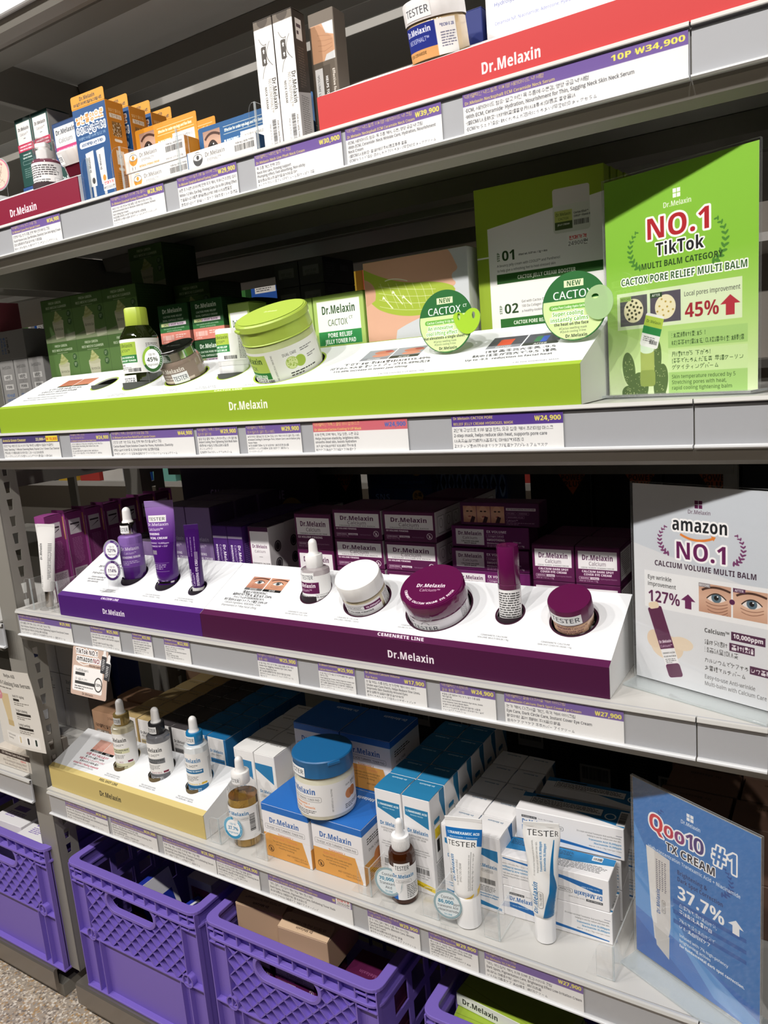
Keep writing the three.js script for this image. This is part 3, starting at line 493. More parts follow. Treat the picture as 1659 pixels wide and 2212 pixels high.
  ['D', -0.785, -0.623, ['닥터멜락신 티엑스 코직애씨드 터메릭 토너 패드', 'Dr.Melaxin TX KOJIC ACID TURMERIC TONER PAD'], '₩', ['기미, 잡티, 색소침착 케어 각질 케어 토너 패드', 'Dark Spots, Blemish, Pigmentation Care, Exfoliating Toner Pads', '淡斑/瑕疵/色素沉着护理 去角质爽肤棉', 'シミ/くすみ/色素沈着ケア 角質ケア トナーパッド'], { sticker: 1 }],
  ['D', -0.595, -0.508, ['닥터멜락신 티엑스 레티날좀', '더블 이펙트 아이크림'], '₩29,900', ['눈가 기미, 잡티 케어, 주름 케어 아이크림', 'Eye Area Dark Spots, Blemish Care, Wrinkle', 'Care Eye Cream', '眼周淡斑/瑕疵护理/皱纹护理 眼霜', '目元のシミ/くすみケア/しわケア アイクリーム'], { low: 1 }],
  ['D', -0.493, -0.418, ['닥터멜락신 티엑스 앰플', 'Dr.Melaxin TX Ampoule'], '₩29,900', ['투나 사용 후 가벼운 케어, 잡티, 톤업, 미백 앰플', 'Light Care After Toner! Dark Spots, Blemish,', 'Care, Brightening Ampoule', '爽肤后轻盈护理 淡斑 提亮 美白安瓶', '化粧水後に軽やかケア シミ/くすみケア 美白', 'アンプル']],
  ['D', -0.408, -0.274, ['닥터멜락신 티엑스 크림', 'Dr.Melaxin TX CREAM'], '₩27,900', ['기미, 색소침착 케어, 피부 미백 효과 저자극 크림', 'Dark Spots, Pigmentation Care, Brightening Effect Low-Irritation Cream', '淡斑/色素沉着护理 提亮肤色 低刺激面霜', 'シミ/色素沈着ケア 美白効果 低刺激クリーム']],
];
TAGS.forEach(([sh, x0, x1, head, price, body, o = {}], i) => {
  const w = (x1 - x0) / mm, h = 40, hh = head.length > 2 ? 14.5 : 12.5, k = x0 > -0.7 ? 2.6 : 2.1;
  const F = print(w, h, (p) => {
    p.bg('#f5f5f4'); p.r(-3, -3, w + 6, hh + 3, o.head || '#7a62a6');
    const pw = o.note ? w * 0.2 : price.length > 8 ? w * 0.3 : Math.min(w * 0.42, 30), ps = Math.min(8, hh * 0.62), py = o.low ? hh - 2 : hh * 0.72;
    const room = w - pw - 5 - (o.note ? w * 0.22 : 0), hs = Math.min(head.length > 2 ? 3.6 : 4.6, hh / head.length * 0.7);
    head.forEach((t, j) => { const full = textWidth(p.c, t, {}) * (o.note ? 6.5 : hs) / BIG; p.t(t, 2, (hh / head.length) * (j + 0.76), o.note ? 6.5 : hs, '#f3e27c', { w: Math.min(full, o.low ? w * 0.7 : room), b: !!o.note }); });
    if (o.note) { p.t(price, w * 0.775, 9.2, 6.5, '#fbf3b0', { a: 'r', w: w * 0.17, b: 1 }); p.r(w * 0.78, 1.6, w * 0.2, 9.6, '#f6e34a'); p.t(o.note, w * 0.88, 9.2, 6.5, '#d2592a', { a: 'c', w: w * 0.18, b: 1 }); }
    else if (o.sticker) { p.t(price, w - 30, 9.5, 7, '#f3e27c', { a: 'r', b: 1 }); p.rr(w - 29, 0.6, 27, 11.6, 0.6, '#f6f3f2'); p.t('판매가격', w - 15.5, 5, 4.2, '#d2383c', { a: 'c', b: 1, w: 22 }); p.t('28900원', w - 15.5, 11, 6, '#333', { a: 'c', f: 'monospace', w: 23 }); }
    else p.t(price, w - 2.2, py, ps, o.price || '#f7ee6a', { a: 'r', w: pw, b: 1 });
    const n = body.length, lh = Math.min(6.9, (h - hh - 3) / n), fs = lh * (n > 4 ? 0.8 : 0.74);
    body.forEach((t, j) => { const full = textWidth(p.c, t, {}) * fs / BIG; p.t(t, 2, hh + 1.2 + lh * (j + 0.8), fs, '#33343a', { w: Math.min(full, w - 4), fat: 0.03 }); });
  }, k);
  const prices = price === '₩' ? 'with white price sticker' : o.note ? 'with yellow sale price' : 'reading ' + price.replace('₩', '');
  const where = { A: 'top', B: 'second', C: 'third', D: 'lowest' }[sh];
  const row = TAGS.filter((t) => t[0] === sh), at = row.findIndex((t) => t[1] === x0) + 1;
  const nth = ['first', 'second', 'third', 'fourth', 'fifth', 'sixth', 'seventh', 'eighth', 'ninth'][at - 1];
  const m = solo('price_tag', panelGeo(w * mm, h * mm, 0.0004, F), [inkMat(F, 'paper'), M('#f0f0ee', 0.8)], (o.head === '#d8707c' ? 'pink' : 'purple') + ' headed price tag ' + prices + ', ' + nth + ' on the ' + where + ' price rail', 'price tag', [(x0 + x1) / 2, YS[sh] - 0.0456, -0.0012], null, 'price tags in the rails');
});
// ---------------------------------------------------------------- printed pictures and marks shared by the packs
const LOGO = 'Dr.Melaxin';
const logo = (p, x, y, s, col, o = {}) => p.t(LOGO, x, y, s, col, { b: 1, ...o });
function eyePhoto(p, x, y, w, h, o = {}) {         // a close view of an eye
  p.clip((c) => {
    c.beginPath(); c.rect(x, y, w, h); c.clip();
    p.grad(x, y, w, h, o.tone || ['#c99a7d', '#e0b598', '#d2a488', '#c08f74']);
    const cx = x + w * (o.cx || 0.55), cy = y + h * 0.45, ew = w * 0.3, eh = h * 0.16;
    c.strokeStyle = '#4a2f25'; c.lineWidth = h * 0.07; c.beginPath(); c.moveTo(x + w * 0.1, y + h * 0.24); c.quadraticCurveTo(cx - w * 0.08, y - h * 0.02, x + w * 0.98, y + h * 0.18); c.stroke();
    c.beginPath(); c.moveTo(cx - ew, cy + eh * 0.3); c.quadraticCurveTo(cx, cy - eh * 2, cx + ew, cy + eh * 0.1); c.quadraticCurveTo(cx, cy + eh * 1.7, cx - ew, cy + eh * 0.3); c.fillStyle = '#efe8e4'; c.fill();
    c.save(); c.clip(); p.el(cx, cy - eh * 0.05, eh * 1.05, eh * 1.05, o.iris || '#3a2f2a'); p.el(cx, cy - eh * 0.05, eh * 0.5, eh * 0.5, '#0c0a0a'); p.el(cx + eh * 0.25, cy - eh * 0.35, eh * 0.16, eh * 0.16, '#fff'); c.restore();
    c.strokeStyle = '#2c1b16'; c.lineWidth = h * 0.035; c.beginPath(); c.moveTo(cx - ew, cy + eh * 0.3); c.quadraticCurveTo(cx, cy - eh * 2.1, cx + ew, cy + eh * 0.1); c.stroke();
    c.strokeStyle = 'rgba(110,62,44,0.75)'; c.lineWidth = h * 0.02;
    for (let i = 0; i < (o.lines || 3); i++) { c.beginPath(); c.moveTo(cx - ew * 1.1 + i, cy + eh * (1.1 + i * 0.75)); c.quadraticCurveTo(cx, cy + eh * (2.1 + i * 0.8), cx + ew * 1.15, cy + eh * (0.9 + i * 0.6)); c.stroke(); }
    if (o.dots) { c.setLineDash([h * 0.03, h * 0.03]); c.strokeStyle = '#fff'; c.lineWidth = h * 0.025; c.beginPath(); c.moveTo(cx - ew, cy + eh * 1.5); c.quadraticCurveTo(cx, cy + eh * 3, cx + ew, cy + eh * 1.4); c.stroke(); c.setLineDash([]); }
  });
}
function skinPatch(p, x, y, w, h, cols, o = {}) { p.clip((c) => { c.beginPath(); c.rect(x, y, w, h); c.clip(); p.grad(x, y, w, h, cols); for (let i = 0; i < (o.n || 12); i++) p.el(x + rnd() * w, y + rnd() * h, rr(0.3, 1.3) * w / 30, rr(0.3, 1.1) * w / 30, o.col || 'rgba(150,70,60,0.35)'); }); }
function noFlush(p, x, y, r, col = '#222') { p.el(x, y, r, r, null, [col, r * 0.2]); p.poly([[x - r * 0.35, y + r * 0.6], [x - r * 0.1, y - r * 0.5], [x + r * 0.3, y - r * 0.2], [x + r * 0.2, y + r * 0.65]], col); p.poly([[x - r * 0.7, y - r * 0.7], [x + r * 0.7, y + r * 0.7]], null, [col, r * 0.2]); }
function laurel(p, cx, cy, h, col, side) {         // one half of a wreath
  for (let i = 0; i < 9; i++) { const t = i / 8, a = (-0.9 + 1.9 * t), r = h * 0.52, x = cx + side * (Math.cos(a) * r - r), y = cy + Math.sin(a) * r, s = h * (0.05 + 0.035 * t); for (const q of [-1, 1]) p.el(x + side * s * 0.5 * q, y, s, s * 0.4, col, null, side * (a + q * 0.9) + Math.PI / 2); }
}
const fourSquares = (p, x, y, s, col) => { for (const i of [0, 1]) for (const j of [0, 1]) p.r(x + i * s * 0.54, y + j * s * 0.54, s * 0.46, s * 0.46, col); };
function arrowUp(p, x, y, w, h, col) { p.poly([[x + w / 2, y], [x + w, y + h * 0.45], [x + w * 0.72, y + h * 0.45], [x + w * 0.72, y + h], [x + w * 0.28, y + h], [x + w * 0.28, y + h * 0.45], [x, y + h * 0.45]], col); }
function ringBadge(p, c1, c2, word, big, ink, small) {   // the round "Up to ..% improved" badges
  const r = p.W / 2, c = p.c; p.bg('#fff'); p.el(r, r, r, r, c1); c.beginPath(); c.moveTo(r, r); c.arc(r, r, r, Math.PI * 0.85, Math.PI * 1.45); c.closePath(); c.fillStyle = c2; c.fill();
  p.el(r, r, r * 0.76, r * 0.76, '#f6f6f6'); p.t('Up to', r, r * 0.72, r * 0.27, ink, { a: 'c' }); p.t(big, r, r * 1.2, r * 0.46, ink, { a: 'c', b: 1, w: r * 1.1 }); p.t('improved', r, r * 1.52, r * 0.25, ink, { a: 'c' });
  const n = word.length; [...word].forEach((ch, i) => { const a = -1.15 + i / n * 1.9; p.t(ch, r + Math.cos(a) * r * 0.83, r + Math.sin(a) * r * 0.83, r * 0.19, '#fff', { r: a + Math.PI / 2, a: 'c' }); });
}
// round badge on a clear stand: the disc hangs on an acrylic tongue that folds into a foot
function badgeStand(name, label, pos, turn, r, tongue, foot, draws, lift, lean = 0) {
  const g = thing(name, label, 'badge', pos, turn);
  const w = r * 1.25, H = lift.at(-1) + r * 0.4;
  const m = part('clear_tongue', flatGeo(outline([[-w / 2, 0], [w / 2, 0], [w / 2, H], [-w / 2, H]]), 0.0008, 0, 0, 1, 1, null), clear, g, [0, 0.0008, 0], [-lean, 0, 0]);
  part('clear_foot', box(-w / 2, w / 2, 0, 0.0008, -0.002, foot), acrylic, g);
  draws.forEach((d, i) => { const F = print(2 * r / mm, 2 * r / mm, d, 2.8); part('printed_disc', flatGeo(disc(r), 0.0008, -r, -r, 2 * r, 2 * r, F, 40), [inkMat(F, 'matte'), acrylicEdge], m, [0, lift[i], 0.001]); part('clear_rim', flatGeo((() => { const s = disc(r + 0.0016); const h = new THREE.Path(); h.absarc(0, 0, r + 0.0001, 0, Math.PI * 2, true); s.holes.push(h); return s; })(), 0.0008, 0, 0, 1, 1, null, 40), acrylicEdge, m, [0, lift[i], 0.001]); });
  return shade(g);
}
// acrylic shelf divider: base strip, long side wall, low rounded front lip
function divider(x0, x1, zf, depth, Y, label, o = {}) {
  const h = o.h || 0.047, g = thing('acrylic_divider', label, 'divider', [x1, Y, zf], 0, 'clear shelf dividers'), w = x1 - x0, t = 0.0016;
  part('base_strip', box(-w, 0, 0.0003, 0.0016, -depth, 0), acrylic, g);
  const s = new THREE.Shape(); s.moveTo(-w * (o.full ? 1 : 0.62), 0); s.lineTo(0, 0); s.lineTo(0, h); s.lineTo(-w * 0.34, h); s.quadraticCurveTo(-w * (o.full ? 1 : 0.62), h, -w * (o.full ? 1 : 0.62), h * 0.7); s.closePath();
  part('front_lip', flatGeo(s, t, 0, 0, 1, 1, null), clear, g, [0, 0.0017, 0]);
  const q = new THREE.ExtrudeGeometry(outline([[0, 0], [depth, 0], [depth, h], [0, h]]), { depth: t, bevelEnabled: false }); q.rotateY(Math.PI / 2);
  part('side_wall', q, clear, g, [-t, 0.0017, -t - 0.0003]);
  part('lip_edge', box(-0.0022, 0.0002, 0.002, h + 0.0017, -0.0019, 0.0001), acrylicEdge, g);
  return shade(g);
}
// printed sheet held upright in a clear T stand
function posterStand(label, pos, turn, w, h, lift, foot, draw, k = 3) {
  const g = thing('poster_stand', label, 'poster', pos, turn), F = print(w / mm, h / mm, draw, k);
  part('foot_plate', rboxAt(-w / 2 - 0.002, w / 2 + 0.002, 0.0002, 0.003, -foot, foot, 0.0006, 1), acrylicEdge, g);
  part('paper', flatGeo(outline([[-w / 2, 0], [w / 2, 0], [w / 2, h], [-w / 2, h]]), 0.0005, -w / 2, 0, w, h, F), [inkMat(F, 'matte'), M('#f2f2f0', 0.8)], g, [0, lift, 0]);
  for (const z of [0.0016, -0.0007]) { const q = flatGeo(outline([[-w / 2 - 0.002, 0], [w / 2 + 0.002, 0], [w / 2 + 0.002, h + lift - 0.001], [-w / 2 - 0.002, h + lift - 0.001]]), 0.0014, 0, 0, 1, 1, null); part('clear_sheet', q, clear, g, [0, 0.0032, z + (z > 0 ? 0.0004 : 0)]); }
  return shade(g);
}
// a cosmetic tube standing on its cap: round above the cap, pressed flat at the crimp
function tubeGeo(r, h, wTop, y0 = 0, seg = 40, rows = 20, F = null, bend = 0) {
  const pos = [], uv = [], idx = [];
  for (let j = 0; j <= rows; j++) {
    const t = j / rows, k = t < 0.04 ? 0.86 + 3.5 * t : 1, e = t * t * (3 - 2 * t), a = (r + (wTop / 2 - r) * e) * k, b = Math.max(0.0007, r * (1 - Math.pow(t, 1.35))) * k;
    for (let i = 0; i <= seg; i++) { const p = -Math.PI + i / seg * 2 * Math.PI; pos.push(Math.sin(p) * a, y0 + h * t, Math.cos(p) * b + bend * t * t); const u = (p / Math.PI + 1) / 2; uv.push(...(F ? mapUV(Math.min(1, Math.max(0, (u - 0.25) * 2)), t, F) : [0, 0])); }
  }
  for (let j = 0; j < rows; j++) for (let i = 0; i < seg; i++) { const a = j * (seg + 1) + i, b = a + seg + 1; idx.push(a, a + 1, b, a + 1, b + 1, b); }
  const g = new THREE.BufferGeometry(); g.setAttribute('position', new THREE.Float32BufferAttribute(pos, 3)); g.setAttribute('uv', new THREE.Float32BufferAttribute(uv, 2)); g.setIndex(idx); g.computeVertexNormals(); return g;
}
// ================================================================ lowest shelf
const YD = YS.D;
{ // ---- gold display with three droppers
  const x0 = -1.364, x1 = -0.9365, W = (x1 - x0) / mm, D = 0.1055 / mm;
  const cap = (p, a, b, x) => { p.t(a, x, D - 20.5, 3.6, '#2a2a2a', { a: 'c', i: 0, w: 38, skew: -0.25 }); p.t(b, x, D - 16.2, 3.6, '#2a2a2a', { a: 'c', w: 42, skew: -0.25 }); };
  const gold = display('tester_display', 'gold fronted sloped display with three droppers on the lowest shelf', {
    x0, x1, yb: YD, yf: 0.5625, zf: -0.018, yk: 0.598, zk: -0.118, side: '#eff0f0', edge: '#d9c684', wellCol: '#6b5a3a',
    front: (p) => { p.bg('#d2bd78'); logo(p, 182, 28, 14, '#1b1a18', { a: 'c', w: 62 }); },
    top: (p) => {
      p.bg('#eef1f4'); p.r(-2, D - 10.5, W + 4, 14, '#dfcb85'); p.t('PEEL SHOT LINE', 176, D - 2.6, 7.2, '#1b1a18', { b: 1, a: 'c', w: 52, skew: -0.35 });
      ring(p, D, 170, 61, 20.5, 27, 2.2, '#b79a55'); ring(p, D, 268, 61, 20.5, 27, 2.4, '#3a3a3c'); ring(p, D, 366, 61, 20.5, 27, 2.6, '#1f6a9b');
      skinPatch(p, 62, 18, 34, 26, ['#e3b3a4', '#d99f90'], { col: 'rgba(190,70,70,0.4)' }); skinPatch(p, 97, 18, 34, 26, ['#eec6b8', '#e4b0a2'], { n: 4 });
      p.r(62, 44, 34, 5, '#555'); p.r(97, 44, 34, 5, '#111'); p.t('BEFORE', 79, 48.3, 4.2, '#ddd', { a: 'c' }); p.t('AFTER', 114, 48.3, 4.2, '#fff', { a: 'c' });
      p.t('全球 NO.1焕肤安瓶!', 92, 57, 6.4, '#a3253a', { a: 'c', b: 1, w: 66 }); p.t('毛孔大小改善 160%', 92, 63.4, 5.4, '#222', { a: 'c', b: 1, w: 56 }); p.t('世界 NO.1 ピーリングアンプル!', 90, 69.8, 5.4, '#a3253a', { a: 'c', b: 1, w: 74 }); p.t('毛穴の大きさ160% 改善', 88, 75.6, 5, '#222', { a: 'c', b: 1, w: 56 }); p.t('Global NO.1 Peeling Ampoule!', 86, 82.2, 5.4, '#a3253a', { a: 'c', b: 1, w: 76, skew: -0.2 }); p.t('160% Improvement in Pore Size', 84, 87, 4, '#222', { a: 'c', w: 60, skew: -0.2 });
      cap(p, 'PEEL SHOT EXFOLIATING', 'WHITE RICE AMPOULE / 80ml', 172); cap(p, 'PEEL SHOT EXFOLIATING', 'BLACK RICE AMPOULE / 80ml', 270); cap(p, 'PEEL SHOT EXFOLIATING', 'TX-SERUM / 80ml', 366);
    },
    holes: [[-1.194], [-1.096], [-0.998]].map(([x]) => ({ x, s: 0.061, rx: 0.0225, rs: 0.029, well: 0.034, upright: 1 })),
  });
  const spots = [
    [-1.190, '#d7cfb2', '#cdbf8f', '#b0985c', 'EXFOLIATING WHITE RICE', 'AMPOULE', '#1d1d1d', '#dcdcb8', 'white rice dropper bottle with gold collar, left hole of the gold display', '#7b3347', 'RICE'],
    [-1.092, '#7b7c80', '#6c6d70', '#2c2c2e', 'EXFOLIATING BLACK RICE', 'AMPOULE', '#1d1d1d', '#77797c', 'black rice dropper bottle with black collar, middle hole of the gold display', '#7b2b40', 'BLACK RICE'],
    [-0.994, '#dfe4e6', '#cfd6da', '#1f7ab0', 'EXFOLIATING TX-SERUM', '', '#2f6ea6', '#2a6ea0', 'white dropper bottle with blue collar, right hole of the gold display', '#d8b23c', 'Tranexamic Acid'],
  ];
  spots.forEach(([x, body, foot, col, l1, l2, ink, bar, label, mark, word], i) => {
    const R = 0.0215;
    dropper('dropper_bottle', label, [x, 0.5525, -0.074], {
      r: R, h: 0.1085, shoulder: 0.006, collarR: 0.0145, collarH: 0.022, teatR: 0.0078, teatH: 0.028, turn: 12,
      body: M(body, 0.12, { clearcoat: 1, clearcoatRoughness: 0.05 }), collar: M(col, 0.2, { metalness: i === 0 ? 0.4 : 0 }),
      ly0: 0.012, ly1: 0.096, la0: -75, la1: 115, k: 2.2,
      label: (p) => {
        p.bg('#f1f0ee'); p.r(-3, p.H - 24, p.W * 0.83, 30, i === 2 ? '#2a6ea0' : i === 1 ? '#6f7074' : '#d9d6b4'); logo(p, p.W * 0.36, 17, 10.5, ink, { a: 'c', w: 42 }); p.t('PEEL SHOT™', p.W * 0.36, 25.5, 6.5, '#333', { a: 'c', w: 30 });
        p.r(4, 30, 46, l2 ? 9.5 : 7.5, bar); p.t(l1, p.W * 0.37, 34.4, 3.8, i === 2 ? '#fff' : '#222', { a: 'c', b: 1, w: 42 }); if (l2) p.t(l2, p.W * 0.37, 38.6, 3.8, '#222', { a: 'c', b: 1 });
        p.fine(8, 43, 34, 4, 2.6, '#777'); p.t(word, p.W * 0.44, 59, 4, mark, { a: 'c' }); p.r(p.W * 0.62, 55, 10, 3.6, mark); p.fine(10, 66, 36, 4, 3, i === 0 ? '#5d5a3c' : '#f0f0f0'); if (i === 2) p.fine(p.W * 0.86, 14, 9, 18, 2.2, '#888');
      },
      tester: [0.0149, 0.112, 0.1255, -52, 32],
    });
  });
}
// ---- acrylic dividers along the front edge
const divX = [[-0.953, -0.921], [-0.834, -0.797], [-0.633, -0.596], [-0.524, -0.484], [-0.428, -0.391], [-0.275, -0.239]];
['at the right end of the gold display', 'left of the orange and blue cartons', 'right of the orange and blue cartons', 'between the amber bottle and the upright tube', 'left of the flat blue and white cartons', 'beside the blue poster stand'].forEach((t, i) => i && divider(divX[i][0], divX[i][1], -0.017, 0.2, YD, 'clear acrylic shelf divider ' + t));
divider(-0.9355, -0.9, -0.017, 0.2, YD, 'clear acrylic shelf divider at the right end of the gold display');
// ---- turmeric pad cartons and jar
const tonerBox = cartonType('pad_carton', 95.5, 94, 94, {
  f: (p) => {
    p.bg('#f2f0f2'); p.r(-3, -3, 102, 14, '#2b6fc2'); p.r(-3, 51, 102, 50, '#e3a352'); p.poly([[80, 51], [93, 97], [99, 97], [99, 51]], '#f2f0f2'); p.poly([[96, 60], [99, 60], [99, 99], [90, 99]], '#f2f0f2');
    logo(p, 45, 31, 13.5, '#2d5da8', { a: 'c', w: 62 }); p.rr(4.5, 34.4, 82, 8.6, 2, null, ['#555', 0.4]); p.t('TX-KOJIC ACID TURMERIC TONER PAD', 45.5, 41, 5.4, '#333', { a: 'c', w: 76 });
    p.t('Tranexamic +', 46, 51.5, 6, '#df8a57', { a: 'c', b: 1, w: 32 }); p.t('Kojic Acid | Turmeric', 44, 59, 6, '#df8a57', { a: 'c', b: 1, w: 50 });
    ['The pad helps refine visible dark spots', 'and dull tone for a smoother,', 'healthy-looking'].forEach((t, i) => p.t(t, 45, 65 + i * 5, 4, '#5e4326', { a: 'c', w: 56 - i * 12 })); noFlush(p, 12, 79, 5.4, '#5a3d1e'); p.t('#NET CONTENTS 6.42 fl. oz. /', 87, 84, 3.6, '#5e4326', { a: 'r', w: 42 }); p.t('190ml (70 Pads)', 87, 88.6, 3.6, '#5e4326', { a: 'r', w: 28 });
  },
  t: (p) => { p.bg('#2b6fc2'); p.t(LOGO, 62, 14, 11, '#e8eef8', { a: 'c', b: 1, r: Math.PI, w: 46 }); },
  r: (p) => { p.bg('#efeef0'); p.r(-3, -3, 102, 14, '#2b6fc2'); p.r(-3, 60, 102, 40, '#e3a352'); p.fine(12, 22, 50, 3, 4, '#333'); p.t('DUAL CARE', 30, 44, 6, '#444', { a: 'c' }); p.el(40, 62, 12, 12, '#de9560'); p.el(56, 60, 12, 12, '#c97f49'); p.fine(14, 78, 60, 4, 3.4, '#6b4a22'); },
}, { base: '#efeef0', lid: 1, k: 2.4 });
const blueTop = 'orange and blue toner pad carton';
tonerBox.at(-0.8115, YD, -0.031, blueTop + ', front left under the blue lidded jar'); tonerBox.at(-0.713, YD, -0.0345, blueTop + ', front right under the blue lidded jar');
for (const [i, x] of [-0.812, -0.714].entries()) for (const [j, y] of [YD, YD + 0.095].entries()) tonerBox.at(x, y, -0.13 - j * 0.003, blueTop + ', back row ' + (j ? 'upper ' : 'lower ') + (i ? 'right' : 'left'));
{
  const g = thing('pad_jar', 'blue lidded glass jar of toner pads standing on two orange cartons', 'jar', [-0.7025, YD + 0.0956, -0.068], 18 * D2R), R = 0.0465, lid = M('#1c669c', 0.4), gl = M('#d9d6c0', 0.1, { clearcoat: 1 });
  part('body', turned([[0, 0], [R * 0.9, 0], [R * 0.98, 0.003], [R, 0.008], [R, 0.062], [R * 0.95, 0.067], [R * 0.93, 0.074], [0, 0.074]]), gl, g);
  const l = part('lid', turned([[R * 1.0, 0.0], [R * 1.015, 0.001], [R * 1.015, 0.022], [R * 1.03, 0.0232], [R * 1.03, 0.0265], [R * 1.0, 0.0282], [0, 0.0286]]), lid, g, [0, 0.071, 0]);
  part('lid_tab', rbox(0.02, 0.005, 0.004, 0.001), lid, l, [R * 1.02 * Math.sin(0.7), 0.0235, R * 1.02 * Math.cos(0.7)], [0, 0.7, 0]);
  band(g, 'label', R + 0.0003, 0.009, 0.061, -88, 110, (p) => {
    p.bg('#f0efee'); logo(p, 42, 16, 13, '#2d5da8', { a: 'c', w: 60 }); p.rr(8, 20, 72, 8, 2, null, ['#555', 0.4]); p.t('TX-KOJIC ACID TURMERIC TONER PAD', 44, 26, 4.8, '#333', { a: 'c', w: 66 }); p.t('Tranexamic +', 44, 34, 5, '#df8a57', { a: 'c', b: 1 }); p.t('Kojic Acid | Turmeric', 44, 40, 5, '#df8a57', { a: 'c', b: 1 }); p.fine(22, 43, 50, 3, 2.8, '#555');
    p.t('#NET CONTENTS 6.42 fl. oz. / 190ml (70 Pads)', 98, 46, 3.4, '#444', { r: -Math.PI / 2, w: 38 }); p.t('DUAL CARE', 122, 12, 4, '#444', { r: -0.1 }); p.el(128, 26, 8, 8, '#d98f5c'); p.el(137, 25, 8, 8, '#c67c46'); p.fine(134, 8, 16, 3, 2.6, '#777'); p.fine(118, 41, 34, 3, 2.8, '#555');
  });
  band(g, 'tester_sticker', R * 1.022 + 0.0003, 0.0735, 0.0885, -66, -18, testerDraw);
}
// ---- white ampoule cleanser cartons and the clear dropper
const cleanser = cartonType('slim_carton', 46, 130, 46, {
  f: (p) => { p.bg('#f1f0ef'); p.poly([[-3, 20], [49, 20], [49, 60], [-3, 30]].map(([x, y]) => [x, y - 2]), '#2d7fb4'); p.r(-3, -3, 52, 19, '#f1f0ef'); p.r(40.5, -3, 9, 140, '#f1f0ef'); logo(p, 23, 74, 8, '#2f6ea6', { a: 'c', w: 36 }); p.rr(6, 77, 34, 5, 1.6, null, ['#666', 0.3]); p.t('TX-AMPOULE CLEANSER', 23, 80.8, 3.2, '#333', { a: 'c', w: 30 }); p.r(18, 88, 8, 0.5, '#333'); p.fine(10, 96, 26, 4, 3.2, '#777'); },
  t: (p) => { p.bg('#ececea'); p.t(LOGO, 23, 10, 5, '#777', { a: 'c', r: Math.PI, b: 1 }); }, r: '#e9e8e6',
}, { base: '#efeeec' });
for (let r = 0; r < 4; r++) for (let c = 0; c < 2; c++) cleanser.at(-0.9335 + c * 0.0475, YD, -0.105 - r * 0.0475, 'white carton with blue wedge behind the clear dropper, ' + ['front', 'second', 'third', 'rear'][r] + ' row, ' + (c ? 'right' : 'left') + ' column', { group: 'white wedge cartons' });
dropper('dropper_bottle', 'clear glass dropper bottle of amber serum with white cap, left of orange cartons', [-0.868, YD + 0.0004, -0.05], {
  r: 0.0262, h: 0.108, shoulder: 0.024, collarR: 0.0152, collarH: 0.02, teatR: 0.0075, teatH: 0.026, turn: 10,
  body: new THREE.MeshPhysicalMaterial({ color: 0xffffff, roughness: 0.02, transmission: 1, thickness: 0, ior: 1.5 }), inner: new THREE.MeshPhysicalMaterial({ color: 0xe9d79a, roughness: 0.02, transmission: 0.95, thickness: 0.03, ior: 1.36, attenuationColor: new THREE.Color('#c9a64a'), attenuationDistance: 0.05 }), fill: 0.086,
  collar: M('#f4f3f1', 0.35), ly0: 0.016, ly1: 0.074, la0: -90, la1: 95, label: (p) => { p.bg('#f2f2f2'); logo(p, 42, 14, 9, '#2f6ea6', { a: 'c', w: 44 }); p.rr(22, 17, 44, 5.6, 1.6, null, ['#666', 0.3]); p.t('TX-AMPOULE CLEANSER', 44, 21.2, 3.4, '#333', { a: 'c', w: 38 }); p.fine(18, 34, 34, 3, 3, '#888'); p.barsV(64, 14, 10, 30); p.fine(79, 4, 8, 22, 2.2, '#666'); p.r(-2, 50, 30, 12, '#2d7fb4'); },
  tester: [0.0156, 0.1105, 0.1235, -58, 28],
});
badgeStand('claim_badge', 'blue ringed round claim badge leaning on the clear dropper bottle', [-0.872, YD + 0.0004, -0.0215], 0.08, 0.0192, 0, 0.012, [(p) => ringBadge(p, '#3f93bd', '#6fb2d2', 'pigmentation', '37.7%', '#2d7fae')], [0.036], 0.06);
